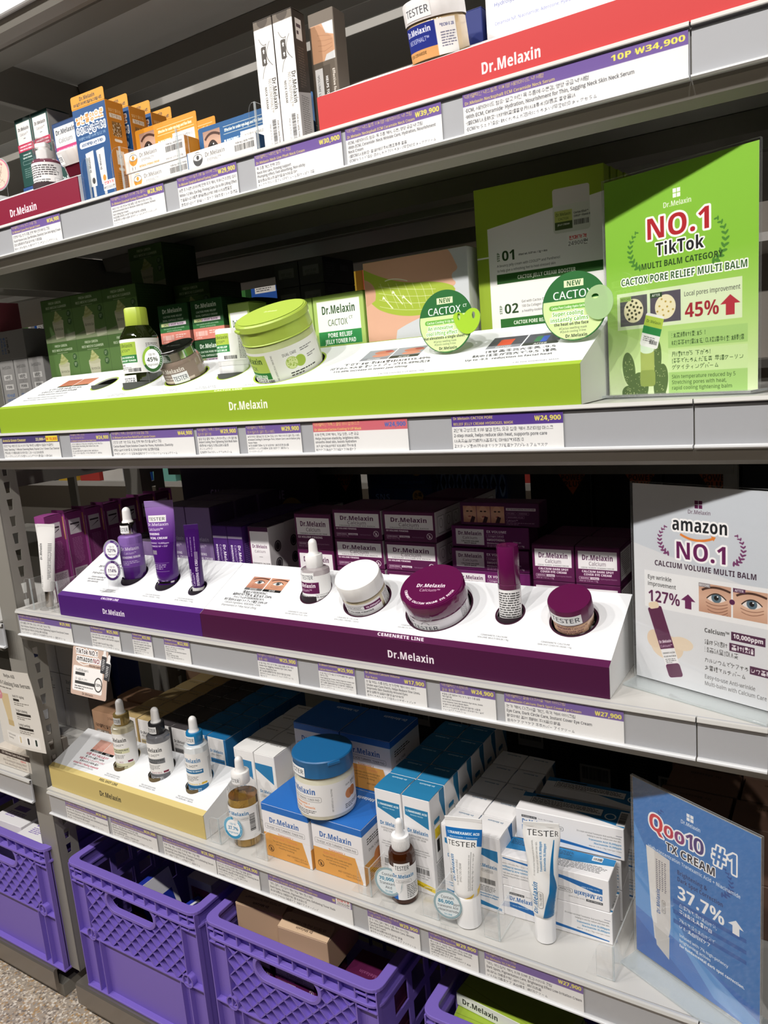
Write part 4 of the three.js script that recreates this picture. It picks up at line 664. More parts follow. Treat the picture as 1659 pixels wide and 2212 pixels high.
// ---- retinal eye cream cartons
const retinal = cartonType('tall_carton', 46, 154, 46, {
  f: (p) => {
    p.bg('#f1f0f1'); p.poly([[3, 17], [43, 17], [43, 46], [3, 30]], '#2a7fae'); p.t('1.TRANEXAMIC ACID', 23, 24.5, 4.6, '#fff', { a: 'c', b: 1, w: 37 }); p.t('Niacinamide / Adenosine', 23, 29, 2.6, '#cfe3ef', { a: 'c', w: 22 });
    logo(p, 23, 58, 8.6, '#2f6ea6', { a: 'c', w: 36 }); p.t('TX-RETINALSOME DOUBLE', 23, 64, 3.8, '#555', { a: 'c', w: 34 }); p.t('EFFECT EYE CREAM', 23, 68.4, 3.8, '#555', { a: 'c', w: 26 }); p.t('DUAL FORMULAR EYE CREAM', 23, 86, 3, '#444', { a: 'c', w: 32 }); p.r(5, 89, 36, 0.4, '#333'); p.t('TWO CREAMS IN ONE', 23, 94, 3, '#444', { a: 'c', w: 24 });
    p.t('*Skin Irritation Tested', 23, 112, 2.8, '#555', { a: 'c' }); p.bars(8, 114, 30, 9); p.t('#Net wt. 40g (20g + 20g) /', 23, 127, 2.8, '#555', { a: 'c' }); p.t('1.41 oz. / tube type', 23, 131, 2.8, '#555', { a: 'c' }); p.poly([[-2, 132], [48, 142], [48, 150], [-2, 141]], '#f3d531'); p.t('2.RETINALSOME', 25, 145, 4, '#7a6a10', { a: 'c', b: 1, r: 0.16, w: 30 });
  },
  t: (p) => { p.bg('#2a7fae'); p.t(LOGO, 23, 7, 5, '#d7e7f1', { a: 'c', r: Math.PI, b: 1 }); },
  r: (p) => { p.bg('#eeedee'); p.poly([[30, -2], [48, -2], [48, 60], [30, 14]], '#2a7fae'); p.rr(8, 44, 20, 60, 1, '#fff', ['#222', 0.5]); p.r(10, 50, 16, 16, '#f3d531'); p.rr(9, 36, 18, 7, 3, '#2a7fae'); p.r(14, 70, 8, 20, '#222'); p.fine(8, 108, 28, 14, 2.6, '#777'); },
}, { base: '#eeedee', k: 2.4 });
for (let r = 0; r < 6; r++) for (let c = 0; c < 2; c++) if (!(r === 5 && c === 0)) retinal.at(-0.6045 + c * 0.048, YD, -0.06 - r * 0.0475, 'tall white carton with teal top and teal wedge, ' + ['front', 'second', 'third', 'fourth', 'fifth', 'rear'][r] + ' row, ' + (c ? 'right' : 'left') + ' column', { group: 'teal topped tall cartons' });
dropper('dropper_bottle', 'amber glass dropper bottle with white ribbed cap in front of teal topped cartons', [-0.5535, YD + 0.0004, -0.042], {
  r: 0.0197, h: 0.0805, shoulder: 0.014, collarR: 0.0131, collarH: 0.0205, teatR: 0.0062, teatH: 0.0255, ribs: 1, turn: 22, teat: M('#f5f5f5', 0.4),
  body: new THREE.MeshPhysicalMaterial({ color: 0x5a2a0e, roughness: 0.05, transmission: 0.6, thickness: 0.02, ior: 1.5, attenuationColor: new THREE.Color('#4a1f08'), attenuationDistance: 0.012 }), collar: M('#f5f5f5', 0.4),
  ly0: 0.008, ly1: 0.06, la0: -75, la1: 105, label: (p) => { p.bg('#f2f2f2'); logo(p, 30, 17, 8, '#2f6ea6', { a: 'c', w: 34 }); p.rr(18, 20, 24, 4.6, 1.6, null, ['#666', 0.3]); p.t('TX-AMPOULE', 30, 23.4, 3, '#333', { a: 'c' }); p.fine(34, 28, 22, 8, 2.8, '#555'); p.poly([[-2, 34], [20, 42], [20, 56], [-2, 56]], '#2b6fc2'); },
  tester: [0.0202, 0.052, 0.0665, -28, 42],
});
const lineBadge = (n, a) => (p) => { const r = p.W / 2; p.bg('#e8eff1'); p.el(r, r, r, r, '#5d8592'); p.el(r, r, r * 0.97, r * 0.97, '#a9c4cb'); p.el(r, r, r * 0.9, r * 0.9, '#4c6c76'); p.el(r, r, r * 0.88, r * 0.88, '#e4edf0'); p.t('Contain', r, r * 0.58, r * 0.27, '#2d3238', { a: 'c' }); p.t(n, r * 0.86, r * 0.94, r * 0.36, '#2f7fa3', { a: 'c', b: 1, w: r * 1.1 }); p.t('ppm', r * 1.66, r * 0.97, r * 0.25, '#2d3238', { a: 'c' }); a.forEach((t, i) => p.t(t, r, r * (1.24 + i * 0.28), r * 0.26, '#2d3238', { a: 'c', w: Math.min(r * 1.5, textWidth(p.c, t, {}) * r * 0.26 / BIG) })); p.t('TX LINE', r, r * 1.78, r * 0.17, '#2f7fa3', { a: 'c' }); };
badgeStand('claim_badge', 'round silver ringed badge reading 70,000ppm before the amber dropper bottle', [-0.5665, YD + 0.0004, -0.0205], 0.12, 0.0215, 0, 0.014, [lineBadge('70,000', ['Tranexamic', 'Aicd'])], [0.0325], 0.05);
badgeStand('claim_badge', 'round silver ringed badge reading 86,000ppm before the upright white tube', [-0.4665, YD + 0.0004, -0.0145], 0.12, 0.0205, 0, 0.011, [lineBadge('86,000', ['Tranexamic Acid', '+Niacinamide'])], [0.0325], 0.05);
{ // ---- upright tubes
  const g = thing('cream_tube', 'white tube with blue top band and yellow wedge standing on its cap', 'tube', [-0.446, YD + 0.0004, -0.036], 14 * D2R);
  const F = print(56, 108, (p) => { p.bg('#f3f3f2'); p.poly([[-2, 10], [60, 10], [60, 36], [-2, 24]], '#2170b8'); p.r(-2, -2, 60, 12, '#f3f3f2'); p.t('1.TRANEXAMIC ACID', 28, 18, 5, '#fff', { a: 'c', b: 1, w: 38 }); p.t('Niacinamide / Adenosine', 28, 22.5, 2.8, '#d5e3f2', { a: 'c' }); p.rr(7, 24, 36, 12, 0.4, '#f3f3f2'); p.t('TESTER', 25, 34, 9, '#222', { a: 'c', w: 33 }); p.t(LOGO, 16, 84, 8, '#2f6ea6', { r: -Math.PI / 2, b: 1, w: 38 }); p.t('TX-RETINALSOME DOUBLE', 21, 88, 3.6, '#555', { r: -Math.PI / 2, w: 36 }); p.t('EFFECT EYE CREAM', 25.5, 82, 3.6, '#555', { r: -Math.PI / 2, w: 26 }); p.r(36, 40, 0.4, 54, '#333'); p.t('Dual Formulated eye cream, two creams in one', 35, 94, 2.6, '#666', { r: -Math.PI / 2, w: 50 }); p.t('#Net wt. 40g (20g + 20g) / 1.41 oz. / tube type', 40, 94, 2.8, '#555', { r: -Math.PI / 2, w: 52 }); p.poly([[22, 110], [56, 92], [60, 92], [60, 112], [22, 112]], '#f2c71f'); p.poly([[44, 92], [48, 92], [48, 112], [38, 112]], '#f3f3f2'); }, 2.6);
  part('body', tubeGeo(0.0182, 0.105, 0.052, 0.0455, 44, 22, F, -0.006), inkMat(F, 'gloss'), g);
  part('cap', turned([[0.0165, 0], [0.0178, 0.001], [0.0181, 0.044], [0.017, 0.046], [0, 0.046]]), M('#f4f4f4', 0.3), g);
  part('crimp', rbox(0.052, 0.006, 0.0016, 0.0006), M('#f1f1f0', 0.4), g, [0, 0.1528, -0.006]);
  const g2 = thing('cream_tube', 'crumpled white tube with a blue stripe standing before the flat cartons', 'tube', [-0.340, YD + 0.0004, -0.0525], 16 * D2R);
  const F2 = print(50, 122, (p) => { p.bg('#eeeeec'); p.rr(10, 3, 34, 12, 0.4, '#f4f4f3'); p.t('TESTER', 27, 13, 9.4, '#2a2a2a', { a: 'c', w: 31 }); p.poly([[36, 17], [37, 17], [38, 60], [44, 84], [40, 120], [24, 120], [32, 84], [33, 60]], '#1c6fa6'); p.t(LOGO, 17, 116, 9, '#2f6ea6', { r: -Math.PI / 2 + 0.06, b: 1, w: 44 }); p.rr(19, 84, 6, 22, 2, null, ['#444', 0.4]); p.t('TX-CREAM', 23.7, 103, 4, '#333', { r: -Math.PI / 2, w: 17 }); p.t("It's cream enriched Tranexamic Acid and Niacinamide,", 17, 64, 2.8, '#555', { r: -Math.PI / 2, w: 46 }); p.t('helping to care for radiant and clear skin.', 21, 60, 2.8, '#555', { r: -Math.PI / 2, w: 40 }); p.t('Tranexamic Acid 35,000ppm', 25, 58, 3.4, '#2f6ea6', { r: -Math.PI / 2, w: 38, b: 1 }); p.t('Niacinamide 35,000ppm', 29, 56, 3.4, '#2f6ea6', { r: -Math.PI / 2, w: 34, b: 1 }); p.t('Tran EX-1 Patent 10-1848687', 41, 118, 3.2, '#fff', { r: -Math.PI / 2 + 0.1, w: 36 }); }, 2.8);
  const tg = tubeGeo(0.0168, 0.122, 0.047, 0.0385, 44, 40, F2, -0.008), P = tg.attributes.position;
  for (let i = 0; i < P.count; i++) { const y = P.getY(i), x = P.getX(i); P.setZ(i, P.getZ(i) + 0.0016 * Math.sin(y * 90 + x * 70) * Math.sin(y * 41) + 0.0009 * Math.sin(x * 260 + y * 170)); P.setX(i, x * (1 + 0.05 * Math.sin(y * 95))); } tg.computeVertexNormals();
  part('body', tg, inkMat(F2, 'gloss'), g2); part('cap', turned([[0.0125, 0], [0.0137, 0.001], [0.014, 0.037], [0.0134, 0.039], [0, 0.039]]), M('#f5f5f5', 0.3), g2); part('crimp', rbox(0.047, 0.007, 0.0016, 0.0006), M('#eeeeec', 0.4), g2, [0, 0.162, -0.008]);
}
// ---- white ampoule cartons
const ampoule = cartonType('white_carton', 45, 118, 45, {
  f: (p) => { p.bg('#f0eff0'); p.poly([[4, 20], [41, 20], [41, 38], [4, 28]], '#2d7fb4'); logo(p, 23, 50, 7.6, '#2f6ea6', { a: 'c', w: 32 }); p.rr(14, 53, 18, 4.4, 1.6, null, ['#666', 0.3]); p.t('TX-AMPOULE', 23, 56.3, 2.8, '#333', { a: 'c' }); p.bars(11, 68, 24, 8); p.fine(10, 80, 26, 4, 2.6, '#777'); p.t('Tranexamic Acid 41,000ppm', 23, 94, 3, '#2f6ea6', { a: 'c', b: 1, w: 32 }); p.t('Niacinamide 41,000ppm', 23, 98, 3, '#2f6ea6', { a: 'c', b: 1, w: 28 }); p.poly([[2, 104], [43, 110], [43, 114], [2, 112]], '#2d7fb4'); },
  t: (p) => { p.bg('#efeeee'); p.t(LOGO, 24, 8, 4.6, '#51708f', { a: 'c', r: Math.PI, b: 1 }); }, r: (p) => { p.bg('#eeedee'); p.poly([[30, 0], [47, -3], [47, 70], [38, 20]], '#1f6aa0'); p.fine(6, 60, 22, 12, 2.8, '#999'); },
}, { base: '#efeeee', k: 2.2 });
for (let r = 0; r < 5; r++) for (let c = 0; c < 2; c++) ampoule.at(-0.4985 + c * 0.0465, YD, -0.068 - r * 0.0465, 'white topped ampoule carton behind the upright tube, ' + ['front', 'second', 'third', 'fourth', 'rear'][r] + ' row, ' + (c ? 'right' : 'left') + ' column', { group: 'white ampoule cartons' });
// ---- flat cream cartons
const txFront = (p) => {
  p.bg('#f2f1f2'); p.r(8, 8, 22, 3.4, '#26282c'); p.t('FOR EXTERNAL USE ONLY', 19, 10.7, 2.4, '#fff', { a: 'c', w: 20 }); p.t('Tran EX-1 특허 10-1848687', 32, 10.8, 2.4, '#555', { w: 22 }); logo(p, 8, 21, 9.6, '#2b63a8', { w: 38 }); p.rr(48, 15, 20, 6.4, 2.4, null, ['#333', 0.4]); p.t('TX-CREAM', 58, 20, 4.2, '#333', { a: 'c', w: 16 });
  p.poly([[8, 24], [20, 24], [62, 34], [146, 42], [146, 43.6], [60, 39], [8, 32]], '#2a6db2'); p.t('Tran EX-1 Patent 10-1848687', 12, 29.5, 2.8, '#dfe9f5', { w: 24 });
  p.r(140, 11, 8, 0.5, '#335'); ["It's cream enriched Tranexamic Acid and Niacinamide,", 'helping to care for radiant and clear skin.'].forEach((t, i) => p.t(t, 147, 16 + i * 4.4, 3, '#444', { a: 'r', w: 60 - i * 14 })); p.t('Tranexamic Acid 35,000ppm', 147, 26, 4, '#3f82b6', { a: 'r', b: 1, w: 44 }); p.t('Niacinamide 35,000ppm', 147, 31, 4, '#3f82b6', { a: 'r', b: 1, w: 37 }); p.t('#Net wt. 1.76 oz. / 50g / tube type / cream', 147, 35.6, 2.8, '#555', { a: 'r', w: 44 });
};
const flip = (fn) => (p) => p.clip((c) => { c.translate(p.W, p.H); c.rotate(Math.PI); fn(p); });
const txTop = (p) => { p.bg('#2d80b8'); p.poly([[-3, 48], [-3, 12], [20, 9], [110, 34], [153, 44], [153, 50]], '#f2f1f2'); p.r(18, 3, 40, 3, '#22262c'); p.rr(14, 8, 102, 17, 0.4, '#f4f4f4', ['#222', 0.4]); p.fine(16, 10, 98, 5, 2.7, '#555', 0.55); p.el(128, 22, 8, 8, '#eef4f8'); p.el(128, 22, 6, 6, '#2d80b8'); p.t('✓', 128, 24.6, 7, '#fff', { a: 'c' }); p.r(139, 4, 12, 36, '#f4f4f4'); p.barsV(140.5, 8, 9, 28); };
const txTop2 = (p) => { p.bg('#f0eff0'); p.poly([[-3, -3], [153, -3], [153, 14], [100, 22], [-3, 30]], '#2d80b8'); p.fine(6, 4, 90, 5, 2.6, '#2c3c4c'); p.fine(52, 22, 92, 7, 2.6, '#555'); p.r(120, 2, 14, 10, '#f4f4f4'); p.bars(121, 4, 12, 6); };
const txA = cartonType('flat_carton', 150, 46.5, 46, { f: txFront, t: txTop, r: '#e9e9ea' }, { base: '#efeeef', k: 2.8, lid: 0 });
const txB = cartonType('flat_carton', 150, 46.5, 46, { f: flip(txFront), t: txTop2, r: '#e9e9ea' }, { base: '#efeeef', k: 2.8, lid: 0 });
const fl = 'flat white and blue cream carton';
txA.at(-0.408, YD, -0.0735, fl + ', bottom of the front stack', { turn: 0.045 }); txB.at(-0.411, YD + 0.047, -0.0735, fl + ' lying upside down in the middle of the front stack', { turn: 0.045 });
txA.at(-0.408, YD, -0.122, fl + ', bottom of the rear stack', { turn: 0.05 }); txA.at(-0.408, YD + 0.0472, -0.122, fl + ', middle of the rear stack', { turn: 0.05 });
txA.at(-0.403, YD + 0.0944, -0.1195, fl + ' on top of the stack, facing the aisle', { turn: 0.06 }); txA.at(-0.385, YD + 0.0944, -0.172, fl + ' in the shade at the back of the stack', { turn: 0.05 }); txA.at(-0.385, YD + 0.0472, -0.172, fl + ', middle one at the back of the stack', { turn: 0.05 }); txA.at(-0.385, YD, -0.172, fl + ', lowest one at the back of the stack', { turn: 0.05 });
// ---- blue poster
posterStand('blue poster in a clear stand with a number one claim and a white tube', [-0.1515, YD, -0.042], -25.3 * D2R, 0.166, 0.243, 0.006, 0.03, (p) => {
  const W = 166, H = 243; p.bg('#3f7cc0'); p.poly([[0, 60], [110, 243], [0, 243]], '#5b97d6'); p.poly([[-2, 178], [166, 214], [166, 245], [-2, 245]], '#3d75c2'); p.poly([[-2, 192], [90, 245], [-2, 245]], '#2f62b0'); p.poly([[60, 186], [168, 228], [168, 245], [110, 236]], '#5f9ad8'); for (const y of [136, 150, 163]) p.poly([[56, y], [150, y - 4], [150, y + 1], [56, y + 6]], '#2f63ad');
  laurel(p, 34, 44, 40, '#2b549c', -1); laurel(p, 132, 76, 40, '#2b549c', 1); fourSquares(p, 76, 14, 9, '#f4f7fb'); logo(p, 81, 30, 6.6, '#f4f7fb', { a: 'c', w: 26, b: 0 });
  const q = ['#d23a44', '#c2384f', '#8b3a78', '#5c3b7d', '#4a3a7c']; 'Qoo10'.split('').forEach((ch, i) => p.t(ch, 22 + [0, 21, 36, 51, 62][i], 58, i ? 27 : 30, q[i], { b: 1, o: '#fff', ow: 0.14 })); p.t('#1', 108, 60, 34, '#3f7cc0', { b: 1, o: '#fff', ow: 0.13, w: 34 });
  p.t('TX CREAM', 47, 76, 15, '#26283a', { b: 1, o: '#fff', ow: 0.16, w: 66 }); p.t('High-concentration Tranexamic Acid + Niacinamide', 82, 86, 6.4, '#f2f6fb', { a: 'c', w: 122 });
  p.poly([[18, 84], [52, 88], [52, 178], [50, 190], [42, 216], [28, 208], [26, 186], [24, 178]], '#d8d6d4'); p.poly([[18, 84], [30, 85], [32, 186], [26, 186], [24, 178]], '#e8e7e5'); p.poly([[28, 190], [50, 194], [49, 226], [31, 216]], '#c9c7c4'); p.t(LOGO, 37, 170, 7.4, '#2c5c9e', { r: -Math.PI / 2, b: 1, w: 34 }); p.rr(40, 148, 4.6, 17, 1.6, null, ['#333', 0.4]); p.t('TX-CREAM', 43.6, 163, 3, '#333', { r: -Math.PI / 2, w: 13 }); for (let i = 0; i < 4; i++) p.fine(32 + i * 4, 96, 2.6, 16, 2.6, '#556');
  p.t('Brightening &', 62, 100, 7.6, '#22386e', { b: 1, w: 40 }); p.t('Dark Spot Correction', 62, 109, 7.6, '#22386e', { b: 1, w: 60 }); p.t('37.7%', 62, 132, 24, '#fff', { b: 1, w: 62 }); arrowUp(p, 128, 116, 19, 18, '#f4f6f8');
  p.t('蕴含7%高浓度美白成分,', 64, 143, 6.4, '#fff', { w: 50 }); p.t('源头淡斑,焕活亮白', 64, 151, 6.4, '#fff', { b: 1, w: 44 }); p.t('7%の高配合美白成分で、', 64, 163, 6.4, '#fff', { w: 50 }); p.t('シミ·美白根本ケア', 64, 171, 6.4, '#fff', { b: 1, w: 42 }); p.t('Infused with 7% high-potency', 64, 183, 5.6, '#fff', { w: 64 }); p.t('brightening actives', 64, 190, 5.6, '#fff', { w: 42 }); p.t('for fundamental dark spot correction.', 64, 197, 5.6, '#fff', { w: 84, b: 1 });
}, 3);
// ---- peel shot stock behind the gold display
const peel = (top, spine, bar, ink, l1) => cartonType('peel_carton', 46, 122, 47, {
  f: (p) => { p.bg('#efedec'); p.r(41.5, -3, 8, 130, spine); logo(p, 20, 30, 8, ink, { a: 'c', w: 34 }); p.t('PEEL SHOT™', 19, 36, 4.6, '#444', { a: 'c', w: 26 }); p.r(3, 42, 36, 9, bar); p.t(l1, 21, 48, 3.6, '#222', { a: 'c', w: 33, b: 1 }); p.fine(4, 56, 30, 6, 3, '#888'); p.r(26, 96, 10, 3, '#8a3d44'); p.r(3, 5, 0.5, 18, '#888'); },
  t: (p) => { p.bg(top); p.t(LOGO, 22, 9, 5, 'rgba(90,80,70,0.8)', { a: 'c', r: Math.PI, b: 1 }); }, r: spine,
}, { base: '#efedec' });
const peelA = peel('#c9b07c', '#b79a63', '#c8b893', '#333', 'WHITE RICE'), peelB = peel('#4a4648', '#3a3839', '#7d7c7c', '#333', 'BLACK RICE'), peelC = peel('#1f74ad', '#1f6ca3', '#3b7fb5', '#2f6ea6', 'EXFOLIATING TX-SERUM');
[peelA, peelA, peelB, peelB, peelC, peelC].forEach((t, c) => { for (let r = 0; r < 5; r++) t.at(-1.266 + c * 0.0482 - (r === 0 ? 0 : 0), YD, -0.131 - r * 0.0485, ['tan', 'tan', 'black', 'black', 'blue', 'blue'][c] + ' topped dropper carton behind the gold display, ' + (c % 2 ? 'right' : 'left') + ' of its pair, ' + ['front', 'second', 'third', 'fourth', 'rear'][r] + ' row', { group: 'dropper cartons behind the gold display' }); });
const cleanseBox = cartonType('cleanser_carton', 96, 116, 60, { f: (p) => { p.bg('#c49c7d'); p.t('] Cleanser™', 50, 12, 7, '#6b5442', { b: 1, w: 34 }); p.t('닥터멜락신 필 샷 각질', 8, 34, 9, '#3f3026', { b: 1, w: 62 }); p.rr(8, 40, 40, 13, 1, '#9b9184'); p.t('백미, 흑미', 28, 50, 10, '#f6f2ee', { a: 'c', b: 1, w: 36 }); p.t('듀오', 52, 50, 10, '#3f3026', { b: 1 }); p.t('필샷의 필링력 혼합 듀오!', 10, 62, 5, '#5a4638', { w: 48 }); p.rr(30, 66, 34, 20, 0.5, '#e9d9d0'); p.t('판매가격', 47, 73, 5, '#c9474a', { a: 'c', b: 1 }); p.t('67700원', 47, 82, 6, '#7a6a66', { a: 'c', f: 'monospace' }); }, t: '#b08a6c' }, { base: '#c49c7d', lid: 1.4 });
cleanseBox.at(-1.362, YD, -0.131, 'beige duo set carton with white price sticker behind the gold display'); cleanseBox.at(-1.3655, YD, -0.2, 'beige duo set carton standing second behind the gold display');
const flapBox = cartonType('beige_flap_carton', 92, 150, 42, { f: (p) => { p.bg('#b08e72'); logo(p, 46, 14, 6, '#6d5644', { a: 'c' }); p.t('US TIKTOK shop No.1 Cleanser™', 46, 21, 4.6, '#6d5644', { a: 'c', w: 60 }); }, t: '#a58468' }, { base: '#b08e72', lid: 0 });
for (let i = 0; i < 3; i++) flapBox.at(-1.34 + i * 0.098, YD, -0.378, 'beige cleanser carton in the shade at the back of the lowest shelf, ' + ['left', 'middle', 'right'][i] + ' one');
{ // hanging tester card clipped to the rail above
  const g = thing('hanging_card', 'beige card with dropper picture hanging from the third price rail above gold display', 'card', [-1.142, 0.763, 0.0225], 0); g.rotation.x = -0.24; g.scale.setScalar(1.3);
  const F = print(74, 66, (p) => { p.bg('#cdb3a4'); p.rr(0, 0, 74, 66, 3, '#cdb3a4'); p.rr(3, 26, 62, 34, 3, '#f6f4f2'); p.t('TikTok NO.1', 30, 9, 9, '#3a2a26', { a: 'c', b: 1, o: '#fff', ow: 0.3, w: 46 }); p.t('amazon', 26, 19, 9.5, '#2a2523', { a: 'c', b: 1, o: '#fff', ow: 0.3, w: 34 }); p.t('NO.1', 54, 19, 9, '#7c2f3a', { a: 'c', b: 1, o: '#fff', ow: 0.3 }); p.poly([[12, 21], [24, 24], [36, 21.5]], null, ['#fff', 1.2]); p.t('PEELING AMPOULE', 36, 25, 3.4, '#3a2a26', { b: 1, w: 30 }); p.t('即时温和去角质成分,', 8, 33, 4, '#333', { w: 28 }); p.r(8, 34.5, 20, 4, '#444'); p.t('古い角質もすっきり', 8, 45, 4, '#333', { w: 26 }); p.r(8, 46.5, 42, 4, '#444'); p.fine(8, 53, 40, 2, 3, '#555'); p.el(57, 47, 7.4, 9, '#f6f4f2', ['#3a3634', 1.6]); p.t('120%', 57, 49, 5, '#333', { a: 'c', b: 1 }); logo(p, 36, 64.4, 4.4, '#5d4a42', { a: 'c' }); }, 2.4);
  part('printed_card', panelGeo(0.074, 0.066, 0.0006, F, 0.003), [inkMat(F, 'matte'), M('#e9e2dc', 0.8)], g);
  const F2 = print(10, 34, (p) => { p.bg('#efeeec'); p.r(0, 12, 10, 24, '#3f3f42'); p.fine(2, 16, 6, 7, 2.2, '#eee'); }, 2.4);
  const bs = outline([[-0.005, 0], [0.005, 0], [0.005, 0.022], [0.0025, 0.026], [0.0025, 0.032], [0, 0.035], [-0.0025, 0.032], [-0.0025, 0.026], [-0.005, 0.022]]);
  part('bottle_cutout', flatGeo(bs, 0.0006, -0.005, 0, 0.01, 0.035, F2), [inkMat(F2, 'matte'), M('#eee', 0.8)], g, [0.0285, 0.036, 0.0007], [0, 0, -0.08]);
  part('bottle_cutout', flatGeo(bs, 0.0006, -0.005, 0, 0.01, 0.035, F2), [inkMat(F2, 'matte'), M('#eee', 0.8)], g, [0.037, 0.028, 0.0014], [0, 0, -0.12]);
  part('clear_hanger', box(-0.012, 0.012, 0.05, 0.066, -0.0016, -0.0009), acrylic, g);
}
// ================================================================ third shelf
const YC = YS.C;
{ // ---- violet and plum displays
  const DD = Math.hypot(0.054, 0.111) / mm, common = { yb: YC, yf: 0.932, zf: -0.0145, yk: 0.986, zk: -0.1255, side: '#eceded' };
  const cap = (p, a, b, x) => { p.t(a, x, DD - 26, 3.4, '#2a2a2a', { a: 'c', w: 36, skew: -0.3 }); p.t(b, x, DD - 21.6, 3.4, '#2a2a2a', { a: 'c', w: 42, skew: -0.3 }); };
  const vio = display('tester_display', 'violet fronted sloped display with purple dropper and tubes, left on the third shelf', {
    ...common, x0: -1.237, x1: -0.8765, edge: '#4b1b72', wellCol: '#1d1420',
    front: (p) => { p.bg('#4a1a70'); logo(p, 150, 24, 13, '#f2eef6', { a: 'c', w: 58 }); },
    top: (p) => {
      const W = p.W; p.bg('#eef1f4'); p.r(-2, DD - 11, W + 4, 14, '#51207a'); p.t('CALCIUM LINE', 140, DD - 3, 7, '#f4f0f7', { b: 1, a: 'c', w: 46, skew: -0.4 });
      ring(p, DD, 143, 68, 22.5, 25, 2.4, '#241b2a'); ring(p, DD, 233, 62, 20.5, 22, 2.4, '#241b2a'); ring(p, DD, 311, 54, 14, 15.5, 2.4, '#241b2a');
      p.t('含钙成分增加', 66, 34, 6, '#222', { a: 'c', b: 1, w: 34 }); p.t('面部密度增加121% 弹力114%', 62, 42, 6, '#222', { a: 'c', b: 1, w: 64 }); p.t('カルシウム成分で', 62, 52, 5.6, '#222', { a: 'c', b: 1, w: 40 }); p.t('肌·弾力増加でフェイシャル', 58, 60, 5.6, '#222', { a: 'c', b: 1, w: 58 }); p.t('Calcium rebonding for', 58, 70, 5, '#222', { a: 'c', b: 1, w: 40, skew: -0.2 }); p.t('skin barrier repair and', 56, 76, 5, '#222', { a: 'c', b: 1, w: 44, skew: -0.2 }); p.t('skin elasticity', 54, 82, 5, '#222', { a: 'c', b: 1, w: 30, skew: -0.2 });
      cap(p, 'CALCIUM BONDING', 'SERUM / 30ml', 116); cap(p, 'CALCIUM BONDING', 'FACIAL CREAM / 100g', 228); cap(p, 'CALCIUM BONDING', 'EYE CREAM / 15g', 306);
    },
    holes: [{ x: -1.094, s: 0.069, rx: 0.0225, rs: 0.025, well: 0.03, upright: 1 }, { x: -1.004, s: 0.0635, rx: 0.0205, rs: 0.0225, well: 0.03, upright: 1 }, { x: -0.926, s: 0.055, rx: 0.014, rs: 0.0155, well: 0.03, upright: 1 }],
  });
  const plum = display('tester_display', 'plum fronted sloped display with jars and a stick, right on the third shelf', {
    ...common, x0: -0.876, x1: -0.2335, edge: '#4a0f3a', wellCol: '#22101c', k: 2.3,
    front: (p) => { p.bg('#47103a'); logo(p, 381, 27, 15, '#f4eef3', { a: 'c', w: 72 }); },
    top: (p) => {
      const W = p.W; p.bg('#eef1f4'); p.r(-2, DD - 11, W + 4, 14, '#551546'); p.t('CEMENRETE LINE', 366, DD - 3, 8, '#f6f0f4', { b: 1, a: 'c', w: 72, skew: -0.4 });
      for (const [x, s, r, q] of [[183, 74, 22.5, 25.5], [279, 68, 34.2, 34.2], [396, 68, 45.2, 45.2], [499, 70, 17, 19], [583, 70, 27.8, 27.8]]) ring(p, DD, x, s, r, q, 2.6, '#351529');
      eyePhoto(p, 46, 30, 36, 26, { tone: ['#b9806a', '#cf9a80', '#b77a63'], lines: 5, iris: '#6d7a80' }); eyePhoto(p, 84, 30, 36, 26, { tone: ['#c48a70', '#d6a284', '#c28a6e'], lines: 2, iris: '#6d7a80' }); p.r(46, 56, 36, 5, '#666'); p.r(84, 56, 36, 5, '#1a1a1a'); p.t('BEFORE', 64, 60, 4.4, '#ddd', { a: 'c' }); p.t('AFTER', 102, 60, 4.4, '#fff', { a: 'c' });
      const L = [['含钙成分‘REBORINC’,', 74, 6.6, 52], ['实现全脸7重拉提, 效果提升 234%', 72, 6.6, 80], ['カルシウム成分REBORINCの力,', 70, 6, 64], ['顔7方向の多角的リフトアップ効果 234% UP', 68, 6, 88], ['Calcium Ingredient, ‘REBORINC’ 234%', 66, 5.6, 74], ['Improvement in 7-Way Facial Lifting', 63, 5.6, 72]]; L.forEach(([t, x, s, w], i) => p.t(t, x, 68 + i * 6.4, s, '#222', { a: 'c', b: i < 4, w, skew: -0.3 }));
      cap(p, 'CEMENRETE CALCIUM', 'VOLUME AMPOULE PLUS / 30ml', 178); cap(p, 'CEMENRETE CALCIUM', 'VOLUME CREAM / 50ml', 268); cap(p, 'CEMENRETE CALCIUM', 'VOLUME EYE PATCH / 72ml - 60ea', 374); cap(p, 'CEMENRETE CALCIUM', 'VOLUME MULTI BALM / 9g', 492); cap(p, 'CEMENRETE CALCIUM', 'DARK SPOT COVER EYE CREAM / 15g', 572);
    },
    holes: [{ x: -0.693, s: 0.074, rx: 0.0225, rs: 0.0255, well: 0.03, upright: 1 }, { x: -0.597, s: 0.068, rx: 0.0342, well: 0.02 }, { x: -0.480, s: 0.068, rx: 0.0452, well: 0.02 }, { x: -0.377, s: 0.07, rx: 0.017, rs: 0.019, well: 0.03, upright: 1 }, { x: -0.293, s: 0.07, rx: 0.0278, well: 0.02 }],
  });
  const violet = M('#7a55a8', 0.25, { clearcoat: 0.6 });
  // the fade from lilac to violet is the bottle's own colour, sprayed on
  const vg = turned([[0, 0], [0.0187, 0], [0.0208, 0.002], [0.0208, 0.02], [0.0208, 0.04], [0.0208, 0.06], [0.0208, 0.079], [0.0202, 0.0825], [0.018, 0.0845], [0.0125, 0.0855], [0, 0.0857]]);
  const cl = new Float32Array(vg.attributes.position.count * 3), ca = new THREE.Color('#431466'), cb = new THREE.Color('#8d6ab5');
